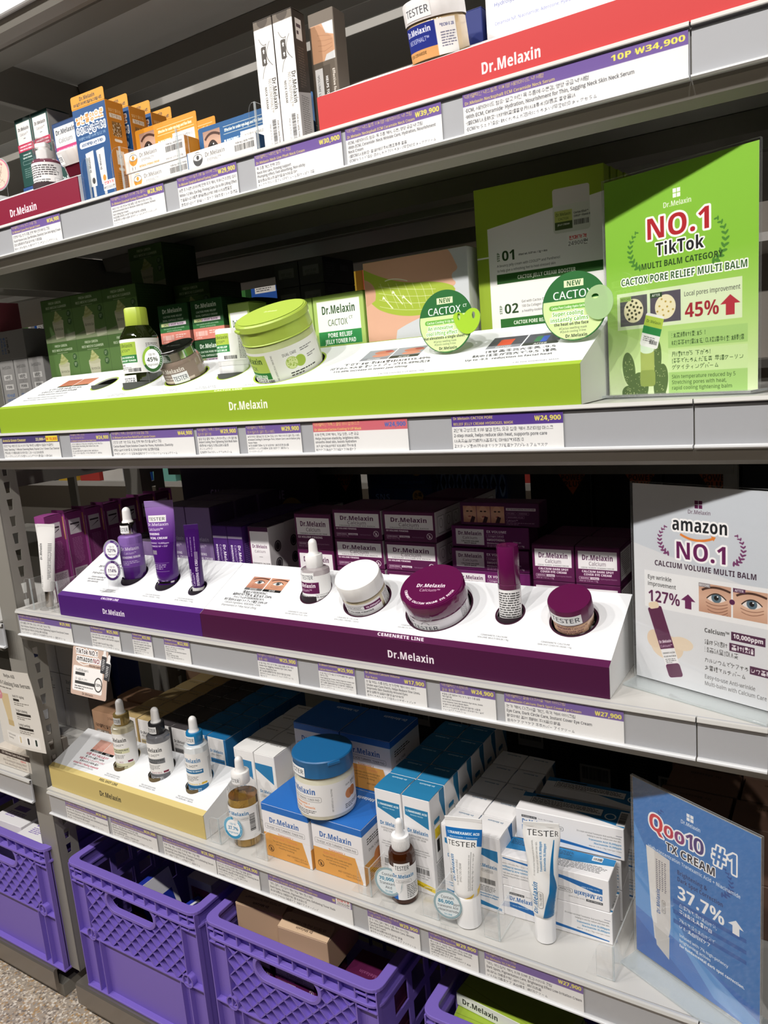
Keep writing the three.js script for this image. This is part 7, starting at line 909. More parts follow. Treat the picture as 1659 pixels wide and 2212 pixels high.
// big boxes on the right
const faceDraw = (p) => { const W = p.W, H = p.H, c = p.c; p.bg('#c9cdd0'); c.beginPath(); c.moveTo(0, H); c.lineTo(0, 0); c.lineTo(W * 0.83, 0); c.quadraticCurveTo(W * 0.86, 4, W * 0.9, 20); c.quadraticCurveTo(W * 0.93, 27, W * 0.87, 30); c.quadraticCurveTo(W * 0.84, 34, W * 0.87, 40); c.quadraticCurveTo(W * 0.91, 44, W * 0.86, 48); c.quadraticCurveTo(W * 0.91, 52, W * 0.85, 57); c.quadraticCurveTo(W * 0.87, 70, W * 0.74, 76); c.quadraticCurveTo(W * 0.5, 82, W * 0.3, 96); c.lineTo(W * 0.28, H); c.closePath(); c.fillStyle = '#d9ab90'; c.fill(); c.beginPath(); c.moveTo(0, 8); c.quadraticCurveTo(W * 0.3, 34, W * 0.55, 36); c.quadraticCurveTo(W * 0.76, 38, W * 0.86, 47); c.quadraticCurveTo(W * 0.9, 54, W * 0.85, 58); c.quadraticCurveTo(W * 0.86, 70, W * 0.72, 76); c.quadraticCurveTo(W * 0.4, 86, W * 0.14, 66); c.quadraticCurveTo(W * 0.06, 58, 0, 44); c.closePath(); c.fillStyle = '#a3b83e'; c.fill(); c.beginPath(); c.moveTo(0, 22); c.quadraticCurveTo(W * 0.14, 30, W * 0.1, 52); c.lineTo(0, 60); c.closePath(); c.fillStyle = '#cf9f84'; c.fill(); c.strokeStyle = '#eef2d6'; c.lineWidth = 0.4; for (let i = 0; i < 7; i++) { c.beginPath(); c.moveTo(W * (0.16 + i * 0.08), 30 + i * 1.4); c.quadraticCurveTo(W * (0.2 + i * 0.08), 48, W * (0.26 + i * 0.07), 66 + i); c.stroke(); } for (let i = 0; i < 4; i++) { c.beginPath(); c.moveTo(W * 0.14, 34 + i * 9); c.quadraticCurveTo(W * 0.4, 44 + i * 10, W * 0.7, 48 + i * 8); c.stroke(); } c.lineWidth = 1.3; for (const [x, y, a, b] of [[60, 62, 46, 44], [74, 64, 62, 52], [44, 66, 30, 50]]) { c.beginPath(); c.moveTo(x, y); c.lineTo(a, b); c.stroke(); p.poly([[a - 2.6, b + 2.4], [a - 0.6, b - 2.4], [a + 3, b + 1]], '#eef2d6'); } c.beginPath(); c.moveTo(70, 32); c.quadraticCurveTo(48, 24, 34, 28); c.stroke(); };
const chin = cartonType('mask_box', 161, 203, 40, { f: (p) => { faceDraw(new Pen(p.c, 161, 110)); p.r(-2, 108, 166, 100, '#a3b83e'); }, t: '#8fa340', r: '#e2e4e2' }, { base: '#a3b83e', k: 2.3, lid: 0 }); chin.at(-0.5965, YB + 0.0005, -0.1365, 'mask box with a chin and lime mask photo, right of the lime cartons');
const gelF = (p) => { const W = 167, H = 270; p.bg('#8fa82e'); p.poly([[16, 34], [168, 8], [168, 272], [16, 272]], '#ecebe8'); p.r(16, 40, 150, 240, '#ecebe8'); p.poly([[16, 58], [16, 34], [168, 8], [168, 58]], '#ecebe8'); p.poly([[-2, -2], [168, -2], [168, 30], [16, 50], [-2, 50]], '#8fa82e'); p.r(-2, 84, 18, 2, '#ecebe8');
  p.rr(104, 34, 46, 36, 4, '#d3d6cc'); p.rr(104, 18, 46, 20, 3, '#d9d6d2'); p.r(106, 44, 22, 16, '#b9c46a'); logo(p, 117, 50, 4.6, '#2a3a1c', { a: 'c', w: 19, b: 0 }); p.t('CACTOX', 117, 55, 3.6, '#2a3a1c', { a: 'c' }); p.r(106, 57, 22, 9, '#4a5a34'); p.t('JELLY CREAM', 117, 61, 2.6, '#fff', { a: 'c' }); p.t('Cactox Elixir™', 130, 50, 3.2, '#222', { b: 1, w: 18 }); p.t('COOLIF + Vitamin B', 130, 54, 3.2, '#222', { b: 1, w: 20 }); p.bars(130, 57, 18, 6); p.rr(120, 72, 28, 15, 0.6, '#f0efec'); p.t('판매가격', 134, 79, 5, '#d2383c', { a: 'c', b: 1, w: 22 }); p.t('24900원', 134, 86, 6.4, '#333', { a: 'c', f: 'monospace', w: 25 });
  p.t('STEP', 31, 92, 5, '#2b4a22', { r: -Math.PI / 2, b: 1 }); p.t('01', 34, 92, 17, '#26421e', { b: 1, w: 20 }); p.t('#Net wt. 0.07 oz. / 2g × 4ea', 57, 88, 3.6, '#333', { w: 38, b: 1 }); p.t('A bouncy jelly cream with COOLIF™ and Panthenol', 27, 99, 4.2, '#444', { w: 84 }); p.t('to help give a refreshing feel to heat-stressed skin', 27, 105, 4.2, '#444', { w: 78 }); p.r(26, 108, 138, 12, '#2c5a24'); p.t('CACTOX JELLY CREAM BOOSTER', 92, 116.4, 6.4, '#eef2e6', { a: 'c', w: 76, b: 1 });
  p.t('STEP', 31, 158, 5, '#2b4a22', { r: -Math.PI / 2, b: 1 }); p.t('02', 34, 158, 17, '#26421e', { b: 1, w: 20 }); ['Gel with Cactox Elixir™, 9 types of Hyaluronic Acids, and', '100 Da Collagen to help soothe irritation and support', 'a healthy-looking complexion'].forEach((t, i) => p.t(t, 58, 146 + i * 6, 4.4, '#444', { w: [96, 88, 50][i] })); p.r(28, 164, 136, 12, '#2c6a2c'); p.t('CACTOX PORE RELIEF HYDROGEL MASK', 92, 172.4, 6.2, '#eef2e6', { a: 'c', w: 92, b: 1 }); p.rr(28, 180, 136, 24, 2, null, ['#666', 0.5]); p.t('2-STEP CREAM + HYDROGEL MASK', 92, 188, 5.4, '#333', { a: 'c', b: 1, w: 96 }); p.t('Use a cooling jelly cream to help soothe', 92, 194.6, 4, '#555', { a: 'c', w: 76 }); p.t('pore concerns, then apply the mask', 92, 200, 4, '#555', { a: 'c', w: 66 }); p.r(30, 208, 110, 30, '#d9b59f'); p.poly([[50, 206], [96, 208], [90, 238], [46, 232]], '#b9cc9a'); };
const gel = cartonType('mask_box', 167, 270, 22, { f: gelF, t: '#8fa82e', r: '#8fa82e', l: '#8fa82e' }, { base: '#8fa82e', k: 2.6, lid: 0 });
for (let i = 0; i < 5; i++) gel.at(-0.4275 + i * 0.0022, YB + 0.0005, -0.149 - i * 0.0235, 'tall lime and white two step mask box, ' + ['front', 'second', 'third', 'fourth', 'rear'][i] + ' of the row', { group: 'two step mask boxes' });
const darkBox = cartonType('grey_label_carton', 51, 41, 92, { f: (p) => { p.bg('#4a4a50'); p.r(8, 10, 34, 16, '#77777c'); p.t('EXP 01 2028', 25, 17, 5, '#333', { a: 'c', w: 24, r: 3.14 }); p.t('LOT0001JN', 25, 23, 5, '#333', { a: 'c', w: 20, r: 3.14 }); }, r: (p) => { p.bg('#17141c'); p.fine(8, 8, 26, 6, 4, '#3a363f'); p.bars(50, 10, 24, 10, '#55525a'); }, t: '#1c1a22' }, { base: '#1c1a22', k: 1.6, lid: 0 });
for (let c = 0; c < 2; c++) for (let l = 0; l < 6; l++) darkBox.at(-0.862 + c * 0.0522, YB + 0.0005 + l * 0.0414, -0.27, 'black carton with grey date label at the back, ' + (c ? 'right' : 'left') + ' column, ' + ['lowest', 'second', 'third', 'fourth', 'fifth', 'topmost'][l], { group: 'black date label cartons' });
// ---- green poster
posterStand('tall green poster in a clear stand with a number one claim and cactus', [-0.1675, YB + 0.0012, -0.077], -18 * D2R, 0.17, 0.2335, 0.003, 0.02, (p) => {
  const W = 183, H = 234; p.bg('#8cc63f'); p.c.scale(170 / 183, 1); p.grad(-2, 90, 187, 146, ['#8cc63f', '#dfeec0']); fourSquares(p, 88, 24, 9, '#fff'); logo(p, 93, 41, 7.4, '#fff', { a: 'c', w: 34, b: 0 }); laurel(p, 33, 78, 44, '#4f8a34', -1); laurel(p, 148, 82, 48, '#4f8a34', 1);
  p.t('NO.1', 94, 70, 30, '#b5242e', { a: 'c', b: 1, o: '#fff', ow: 0.14, w: 82 }); p.t('TikTok', 95, 88, 18, '#1c1c1e', { a: 'c', b: 1, o: '#fff', ow: 0.16, w: 58 }); p.t('MULTI BALM CATEGORY', 96, 100, 9, '#26451c', { a: 'c', b: 1, w: 98 }); p.t('CACTOX PORE RELIEF MULTI BALM', 96, 114, 10, '#2f5a24', { a: 'c', b: 1, o: '#fff', ow: 0.25, w: 152 });
  p.r(14, 122, 152, 40, '#dcecc4'); p.r(18, 126, 36, 32, '#5a5560'); p.r(58, 126, 38, 32, '#5a5560'); for (const [x, n] of [[36, 16], [77, 10]]) { p.el(x, 142, 13, 13, '#ece5c0'); for (let i = 0; i < n; i++) { const a = i * 2.4, q = Math.sqrt((i + 0.5) / n) * 11; p.el(x + Math.cos(a) * q, 142 + Math.sin(a) * q, n > 12 ? 1.5 : 1.2, n > 12 ? 1.3 : 1, n > 12 ? '#3a3428' : '#b9a04c'); } } p.r(18, 126, 15, 5, '#9fc267'); p.t('BEFORE', 25.5, 130, 3.8, '#26451c', { a: 'c' }); p.r(58, 126, 15, 5, '#2f4a2a'); p.t('AFTER', 65.5, 130, 3.8, '#fff', { a: 'c' }); p.t('Local pores improvement', 132, 134, 6.6, '#333', { a: 'c', w: 64 }); p.t('45%', 101, 156, 20, '#a12834', { b: 1, w: 40 }); arrowUp(p, 142, 138, 22, 20, '#b53440');
  const cactus = (x, y, rx, ry, r) => { p.el(x, y, rx, ry, '#4f6b30', null, r); for (let i = 0; i < 26; i++) p.el(x + rr(-0.7, 0.7) * rx, y + rr(-0.75, 0.75) * ry, 0.5, 0.5, '#b9c48a'); }; cactus(62, 200, 9, 26, 0.1); cactus(28, 206, 8.5, 19, -0.12); cactus(42, 226, 12, 16, 0); cactus(70, 222, 9, 20, 0.15); cactus(28, 232, 10, 8, 0); p.rr(44, 186, 18, 34, 3, '#a7b85c'); p.rr(43, 208, 20, 18, 4, '#8fa34a'); p.el(53, 186, 9, 4, '#d7ecd0'); p.rr(44, 178, 18, 9, 4, '#d7ecd0'); p.clip((c) => { c.translate(60, 164); c.rotate(0.28); p.rr(-12, -16, 24, 36, 3, '#eceeea'); p.r(-12, -13, 24, 11, '#b3cd4e'); logo(p, 0, -6, 4.4, '#26451c', { a: 'c', w: 19, b: 0 }); p.r(-12, -2, 24, 8, '#2f8a47'); p.fine(-9, 9, 16, 3, 2, '#777'); p.bars(0, 12, 10, 4); });
  const q = [[['皮膚溫度降低5℃!', 176], ['因熱感鬆弛的毛孔,快速冷卻緊緻膏', 184]], [['肌温度が5℃下がる!', 196], ['熱感でたるんだ毛穴、急速クーリン', 203], ['グタイティングバーム', 210]], [['Skin temperature reduced by 5℃', 220], ['Stretching pores with heat,', 226], ['rapid cooling tightening balm', 232]]]; q.forEach((l, i) => { const y0 = l[0][1] - 8, y1 = l.at(-1)[1] + 2; p.r(80, y0, 92, y1 - y0, i === 1 ? '#cbe4a4' : '#a9d07c'); l.forEach(([t, y]) => { const s = i === 2 ? 5.4 : 6; p.t(t, 84, y - 1, s, '#2f4a24', { w: Math.min(84, textWidth(p.c, t, {}) * s / BIG) }); }); });
}, 3);
// ================================================================ top shelf in view
const YA = YS.A;
{
  const com = { yb: YA + 0.0008, yf: 1.6075, zf: -0.004, yk: 1.655, zk: -0.114, side: '#e9e9e8' };
  const crim = display('tester_display', 'crimson fronted sloped display at the left of the top shelf', { ...com, x0: -1.362, x1: -1.0045, edge: '#8c0f33', wellCol: '#2a0f18', front: (p) => { p.bg('#830e31'); logo(p, 216, 29, 16, '#f6eef1', { a: 'c', w: 72 }); }, top: (p) => { p.bg('#eef0f2'); p.r(-2, p.H - 10, p.W + 4, 14, '#8c1237'); }, holes: [{ x: -1.148, s: 0.062, rx: 0.025, rs: 0.027, well: 0.025, upright: 1 }, { x: -1.06, s: 0.07, rx: 0.032, well: 0.02 }] });
  const red = display('tester_display', 'bright red fronted sloped display at the right of the top shelf', { ...com, x0: -0.5565, x1: -0.07, edge: '#d2403f', wellCol: '#5a1a1a', k: 2.3, front: (p) => { p.bg('#c93a3a'); logo(p, 244, 29, 15.5, '#fbf3f2', { a: 'c', w: 66 }); }, top: (p) => { p.bg('#f0f0f0'); p.r(-2, p.H - 10, p.W + 4, 14, '#cf3f3f'); }, holes: [{ x: -0.418, s: 0.062, rx: 0.036, well: 0.02 }] });
  // pump bottle under a clear cap
  const b = thing('pump_bottle', 'pink pump bottle with white pump under a clear cap in the crimson display', 'bottle', [-1.147, 1.6165, -0.0605], 20 * D2R), R = 0.0228;
  part('body', turned([[0, 0], [R * 0.94, 0], [R, 0.002], [R, 0.045], [R * 0.97, 0.049], [R * 0.86, 0.051], [0, 0.051]]), M('#7b4a58', 0.08, { clearcoat: 1 }), b); part('pump_collar', turned([[0.0135, 0], [0.0135, 0.015], [0.009, 0.0152], [0.009, 0.02], [0, 0.02]]), M('#e6e5e4', 0.4), b, [0, 0.051, 0]); part('pump_head', rbox(0.021, 0.009, 0.015, 0.003, 3), M('#eeedec', 0.4), b, [-0.002, 0.0745, 0]); part('clear_cap', turned([[0.0182, 0], [0.0182, 0.031], [0.0165, 0.0335], [0, 0.034], [0, 0.0332], [0.0158, 0.0325], [0.0174, 0.0305], [0.0174, 0]]), acrylic, b, [0, 0.0505, 0]); band(b, 'label', R + 0.0003, 0.001, 0.0445, -70, 115, (p) => { p.bg('#e6e4e3'); p.fine(6, 4, 52, 6, 3.4, '#4a4648', 0.5); p.fine(6, 26, 40, 6, 3, '#666', 0.5); p.poly([[56, 14], [61, 14], [58.5, 19]], null, ['#555', 0.7]); p.rr(52, 24, 10, 8, 0.5, null, ['#888', 0.4]); });
  const t = thing('cream_jar', 'white lidded maroon glass jar with tester sticker in the crimson display', 'jar', crim.at(-1.06, 0.07, -0.004)); t.rotation.x = crim.al; part('body', turned([[0, 0], [0.026, 0], [0.029, 0.004], [0.029, 0.021], [0, 0.021]]), M('#5a1a28', 0.08, { clearcoat: 1 }), t); part('lid', turned([[0.0305, 0], [0.031, 0.001], [0.031, 0.0205], [0.03, 0.022], [0, 0.0223]]), M('#dedcd9', 0.35), t, [0, 0.021, 0]); band(t, 'tester_sticker', 0.0313, 0.0235, 0.0385, -62, -2, testerDraw);
  badgeStand('claim_badge', 'pink edged round badge on a clear stand at the left end of the top shelf', [-1.236, 1.6215, -0.031], 0.1, 0.0245, 0, 0.016, [(p) => { const r = p.W / 2; p.bg('#d9c4b4'); p.el(r, r, r, r, null, ['#d1728c', r * 0.16]); for (let i = 0; i < 26; i++) { const x = r * rr(0.5, 1.5), y = r * rr(0.5, 1.6), a = rnd() * 6; p.poly([[x, y], [x + Math.cos(a) * r * 0.4, y + Math.sin(a) * r * 0.4]], null, ['#8a7266', 0.5]); } p.t('spicule', r * 1.1, r * 0.34, r * 0.22, '#a3274c', { a: 'c', b: 1, r: 0.5 }); }], [0.038], 0.05);
  // neck cream jar
  const n = thing('cream_jar', 'white lidded neck cream jar with blue label in the red display', 'jar', red.at(-0.418, 0.062, -0.006), 0); n.rotation.x = red.al * 0.62; const r1 = 0.0335;
  part('body', turned([[0, 0], [r1 * 0.92, 0], [r1, 0.004], [r1 * 1.0, 0.038], [r1 * 0.92, 0.042], [0, 0.042]]), M('#cdb48c', 0.08, { clearcoat: 1 }), n); part('lid', turned([[r1 * 1.03, 0], [r1 * 1.04, 0.001], [r1 * 1.04, 0.02], [r1 * 1.01, 0.0216], [0, 0.022]]), M('#efeeec', 0.35), n, [0, 0.0405, 0]); band(n, 'label', r1 + 0.0004, 0.003, 0.0375, -60, 62, (p) => { p.bg('#eceae6'); p.r(-2, -2, 50, 26, '#1d2c86'); logo(p, 24, 9, 8, '#f4f5fb', { a: 'c', w: 38 }); p.t('NECKSPHALT™', 24, 17, 6, '#d5d9ee', { a: 'c', w: 32 }); p.r(-2, 24, 50, 14, '#d9a063'); p.t('ECM CERAMIDE', 20, 29.5, 4.4, '#4a3418', { a: 'c', b: 1, w: 28 }); p.t('*ECM-S 28', 53, 8, 4.4, '#2a2f6a', { b: 1, w: 17 }); p.fine(53, 13, 18, 6, 2.6, '#6a6a80'); }); band(n, 'tester_sticker', r1 * 1.04 + 0.0004, 0.0425, 0.058, -40, 18, testerDraw);
}
// ---- left stock
const spic = cartonType('green_carton', 46, 114, 46, { f: (p) => { p.bg('#1c4640'); p.r(3, 6, 40, 36, '#dedcda'); p.r(-1, 42, 48, 13, '#b92c4e'); logo(p, 23, 20, 7.4, '#222', { a: 'c', w: 32 }); p.t('Calcium™', 23, 28, 6, '#6a6a6a', { a: 'c', w: 24 }); p.r(20, 33, 6, 0.8, '#333'); p.t('CEMENRETE CYANO', 23, 47.6, 4, '#fff', { a: 'c', b: 1, w: 36 }); p.t('PINK SPICULE SERUM', 23, 52.6, 4, '#fff', { a: 'c', b: 1, w: 38 }); p.t('Calcium B12', 23, 62, 4, '#e6ece9', { a: 'c', b: 1 }); p.t('Spicule Serum', 23, 67, 4, '#e6ece9', { a: 'c', b: 1 }); p.rr(8, 71, 30, 6, 0.4, null, ['#dfe6e2', 0.4]); p.fine(9, 84, 28, 5, 3.4, '#6d8a83'); }, r: (p) => { p.bg('#a3a09c'); p.el(24, 30, 9, 10, null, ['#2a2c2a', 1.6]); p.el(24, 60, 9, 10, null, ['#2a2c2a', 1.6]); }, t: '#173b36' }, { base: '#173b36', k: 1.8 });
const blueCal = cartonType('blue_carton', 62, 71, 60, { f: (p) => { p.bg('#1f3f6e'); p.r(4, 6, 60, 33, '#dedcda'); p.r(4, 39, 60, 10, '#c23c74'); logo(p, 34, 19, 11, '#222c3a', { a: 'c', w: 54 }); p.t('Calcium', 32, 33, 10, '#6a6f78', { a: 'c', w: 38 }); p.t('CYANO PINK SPICULE CREAM', 34, 46.4, 4.6, '#fbe6ef', { a: 'c', b: 1, w: 50 }); p.t('Calcium B12 Spicule Cream', 6, 56, 5, '#e6ebf3', { b: 1, w: 48 }); p.rr(6, 59, 36, 7, 0.4, null, ['#e6ebf3', 0.5]); p.t('REBORNIC', 8, 64.4, 5, '#e6ebf3', { w: 18 }); p.r(27, 59, 15, 7, '#e6ebf3'); }, t: '#1b3660', r: '#183055' }, { base: '#1f3f6e', k: 1.8 });
const blueLow = cartonType('blue_carton', 46, 94, 46, { f: (p) => { p.bg('#2d4f86'); p.r(3, 8, 42, 40, '#dfe0e2'); logo(p, 24, 26, 8, '#222c3a', { a: 'c', w: 36 }); }, t: '#24426f' }, { base: '#24426f', k: 1.6, lid: 0 });
blueLow.at(-1.3, YA, -0.119, 'blue based carton under the left dark green carton'); blueLow.at(-1.2525, YA, -0.119, 'blue based carton under the right dark green carton'); spic.at(-1.2985, YA + 0.0945, -0.1205, 'dark green carton with pink band at the left of the top shelf'); spic.at(-1.2505, YA + 0.0945, -0.1205, 'dark green carton with pink band and grey side, right of its twin');
const grnLow = cartonType('green_carton', 62, 107, 60, { f: (p) => { p.bg('#14403a'); logo(p, 31, 22, 9, '#e6ece9', { a: 'c', w: 50 }); p.t('Calcium™', 31, 33, 7.6, '#a9bdb8', { a: 'c', w: 32 }); p.r(-2, 40, 66, 9, '#b92c4e'); p.t('CYANO PINK SPICULE CREAM', 31, 46.6, 5, '#fbe6ef', { a: 'c', b: 1, w: 54 }); }, t: '#113630' }, { base: '#14403a', k: 1.7, lid: 0 });
grnLow.at(-1.194, YA, -0.119, 'dark green carton under the blue and pink carton'); blueCal.at(-1.197, YA + 0.1075, -0.12, 'blue carton with magenta band left of the blue set boxes'); grnLow.at(-1.1295, YA, -0.119, 'dark green carton with white lettering beside the blue set boxes');
// ---- blue and orange set boxes with hang tabs
const setTab = print(72, 17, (p) => { p.bg('#dd9a33'); logo(p, 36, 8.5, 7.4, '#2a2f3a', { a: 'c', w: 34 }); p.t('아이팔트 아이백 데일리&스페셜 세트', 36, 14.6, 5, '#2a2f3a', { a: 'c', b: 1, w: 62 }); }, 2.2), tabGeo = (() => { const s = new THREE.Shape(); s.moveTo(-0.036, 0); s.lineTo(0.036, 0); s.lineTo(0.036, 0.013); s.quadraticCurveTo(0.036, 0.017, 0.032, 0.017); s.lineTo(-0.032, 0.017); s.quadraticCurveTo(-0.036, 0.017, -0.036, 0.013); s.closePath(); return flatGeo(s, 0.0006, -0.036, 0, 0.072, 0.017, setTab); })();
const setBox = cartonType('set_carton', 72, 131, 33, { f: (p) => { p.bg('#1f4f86'); p.r(-2, -2, 76, 3, '#dd9a33'); p.t('쌀한톨양으로', 36, 21, 12, '#e08a3a', { a: 'c', b: 1, o: '#fff', ow: 0.34, w: 62 }); p.t('아이백집중케어!', 36, 36, 12, '#1c3a68', { a: 'c', b: 1, o: '#fff', ow: 0.34, w: 64 }); p.t('닥터멜락신 아이팔트 아이백 크림 듀오 기획', 36, 44, 4.6, '#e6ecf4', { a: 'c', w: 60 }); p.rr(6, 47, 58, 9, 4, '#eef1f5'); p.t('#아이백케어 #눈가케어', 35, 54, 6, '#1c3a68', { a: 'c', b: 1, w: 48 }); for (const [x, c] of [[16, '#444'], [40, '#e0953a']]) { p.poly([[x, 64], [x + 18, 62], [x + 17, 112], [x + 4, 112]], '#dfe0de'); p.rr(x + 7, 112, 6, 15, 1, '#c9cacb'); p.t(LOGO, x + 8.5, 92, 5, '#333', { r: Math.PI / 2 + 3.14159, b: 1, w: 22 }); p.el(x + 11, 104, 3.4, 4.4, c); } p.rr(46, 108, 26, 14, 0.5, '#f3f2f0'); p.t('판매가격', 59, 113.5, 5, '#d2383c', { a: 'c', b: 1, w: 20 }); p.t('₩55900원', 59, 120, 5.4, '#333', { a: 'c', w: 24 }); }, r: (p) => { p.bg('#c47f2c'); p.t('쌀알 한 톨의 힘', 16, 14, 4.6, '#f3e2c6', { a: 'c', w: 24 }); p.r(5, 17, 23, 6, '#f0e6d6'); p.t('크림 한 통의 힘', 16.5, 21.6, 4.4, '#5a3a12', { a: 'c', w: 20 }); p.r(8, 28, 17, 20, '#8f6a3c'); for (let i = 0; i < 60; i++) p.el(8 + rnd() * 17, 28 + rnd() * 20, 1.3, 0.6, i % 2 ? '#e6dcc8' : '#5d421f', null, rnd() * 3); p.rr(9, 52, 15, 4, 2, '#f0e6d6'); p.r(9, 68, 15, 20, '#f0e6d6'); p.el(16, 76, 3, 2, null, ['#555', 0.5]); p.rr(10, 92, 13, 4, 2, '#f0e6d6'); p.fine(7, 100, 20, 8, 2.8, '#9a6a2a'); }, t: '#b87628' }, { base: '#c47f2c', k: 2.1, lid: 0, extra: (g) => part('hang_tab', tabGeo, [inkMat(setTab), M('#dd9a33', 0.5)], g, [0, 0.131, 0.0165 - 0.0002]) });
for (let i = 0; i < 4; i++) setBox.at(-1.0055 + i * 0.002, YA + 0.0008, -0.0125 - i * 0.041, 'blue and orange set carton with rounded hang tab, ' + ['front', 'second', 'third', 'rear'][i] + ' of the row', { turn: 0.02, group: 'blue and orange set cartons' });
// ---- eye bag cream cartons with photo header cards
function eyeType(col, ink, plus) {
  const F = print(126, 66, (p) => { p.bg(col); eyePhoto(p, 8, 6, 32, 46, { tone: ['#a98472', '#c9a48e', '#b88c76', '#a97a66'], dots: 1, lines: 2, cx: 0.5 }); p.r(46, 7, 74, 0.6, '#f6ead0'); p.t('Effective for under eye-bags and fine lines', 48, 14, 5.4, '#fbf3e2', { b: 1, w: 68 }); p.r(46, 16.6, 74, 0.6, '#f6ead0'); p.poly([[46, 38], [46, 24], [76, 24], [76, 20], [120, 20], [120, 50], [46, 50]], '#f4f2ee'); p.r(49, 21, 26, 8, col); p.t('HELPS TO REDUCE :', 50.5, 27, 4.6, '#fff', { b: 1, w: 23 }); p.t('·UNDEREYE WRINKLE', 80, 28, 4.4, '#444', { w: 36 }); p.t('·FINE LINES IMPROVEMENT  ·VOLUME', 49, 36, 4.4, '#444', { w: 66 }); }, 2);
  const card = (() => { const s = new THREE.Shape(); s.moveTo(-0.063, 0); s.lineTo(0.063, 0); s.lineTo(0.063, 0.063); s.quadraticCurveTo(0.063, 0.066, 0.06, 0.066); s.lineTo(-0.06, 0.066); s.quadraticCurveTo(-0.063, 0.066, -0.063, 0.063); s.closePath(); return flatGeo(s, 0.0006, -0.063, 0, 0.126, 0.066, F); })();
  return cartonType('eye_cream_carton', 126, 28.5, 28, { f: (p) => { p.bg('#f1efec'); p.r(-2, -2, 3.4, 34, col); p.el(20, 11, 9, 9.4, ink); p.el(20, 8, 9.6, 5.6, '#f1efec'); p.el(20, 9, 8, 4.4, null, ['#444', 0.6]); p.el(20, 9, 2.6, 3, ink); p.poly([[16, 26], [16, 22]], null, ['#333', 0.8]); p.poly([[22, 26], [22, 22]], null, ['#333', 0.8]); logo(p, 52, 11, 8, '#33302c', { a: 'c', w: 37, b: 0 }); p.t('EYEPHALT™', 50, 17.6, 5.4, '#777', { a: 'c', w: 26 }); p.t(plus ? 'EYEBAG CREAM PLUS' : 'RETINOL EYEBAG CREAM', 52, 25, 4.4, plus ? '#333' : '#d58a2c', { a: 'c', b: 1, w: 42 }); p.t('FOR ALL SKIN TYPES', 106, 6.6, 3.6, '#333', { a: 'c', b: 1, w: 32 }); p.bars(88, 8, 34, 8); p.t('#Net wt. 0.35 oz. / 10g', 104, 26, 3.4, '#444', { a: 'c' }); }, t: '#ebe9e6', r: col }, { base: '#ebe9e6', k: 2.1, lid: 0, extra: (g, q) => { if (q.head !== 0) part('photo_header_card', card, [inkMat(F), M(col, 0.5)], g, [0, 0, -0.0147]); } });
}
const eyeO = eyeType('#d9922a', '#e09a35'), eyeB = eyeType('#235a8e', '#4a4a4a', 1);
eyeO.at(-0.926, YA + 0.0008, -0.031, 'orange eye cream carton lying at the bottom of the front pair'); eyeO.at(-0.929, YA + 0.0296, -0.03, 'orange eye cream carton with eye photo card, top of the front pair'); eyeO.at(-0.925, YA + 0.0008, -0.064, 'orange eye cream carton, lowest in the second row'); eyeO.at(-0.925, YA + 0.0296, -0.064, 'orange eye cream carton, second up in the second row'); eyeO.at(-0.905, YA + 0.0008, -0.1, 'orange eye cream carton, lowest in the rear row'); eyeO.at(-0.903, YA + 0.0296, -0.1, 'orange eye cream carton with photo card, upper one in the rear row');
eyeB.at(-0.795, YA + 0.0008, -0.022, 'blue eye cream carton with eye photo card in front'); eyeB.at(-0.79, YA + 0.0008, -0.055, 'blue eye cream carton, lower one in the second row'); eyeB.at(-0.79, YA + 0.0296, -0.0555, 'blue eye cream carton with photo card, upper one in the second row', { head: 0 }); eyeB.at(-0.782, YA + 0.0008, -0.09, 'blue eye cream carton, lowest in the rear row'); eyeB.at(-0.768, YA + 0.0296, -0.09, 'blue eye cream carton with photo card, upper one in the rear row');
divider(-1.0, -0.9845, -0.0095, 0.09, YA, 'clear acrylic divider before the blue set boxes', { h: 0.06, full: 1 }); divider(-0.9325, -0.911, -0.009, 0.14, YA, 'clear acrylic divider between set boxes and orange cartons', { h: 0.06, full: 1 }); divider(-0.8, -0.7965, -0.0095, 0.02, YA, 'clear acrylic divider between orange and blue eye cream cartons', { h: 0.058, full: 1 }); divider(-0.6675, -0.6555, -0.009, 0.14, YA, 'clear acrylic divider left of the tall neck cream cartons', { h: 0.058, full: 1 });
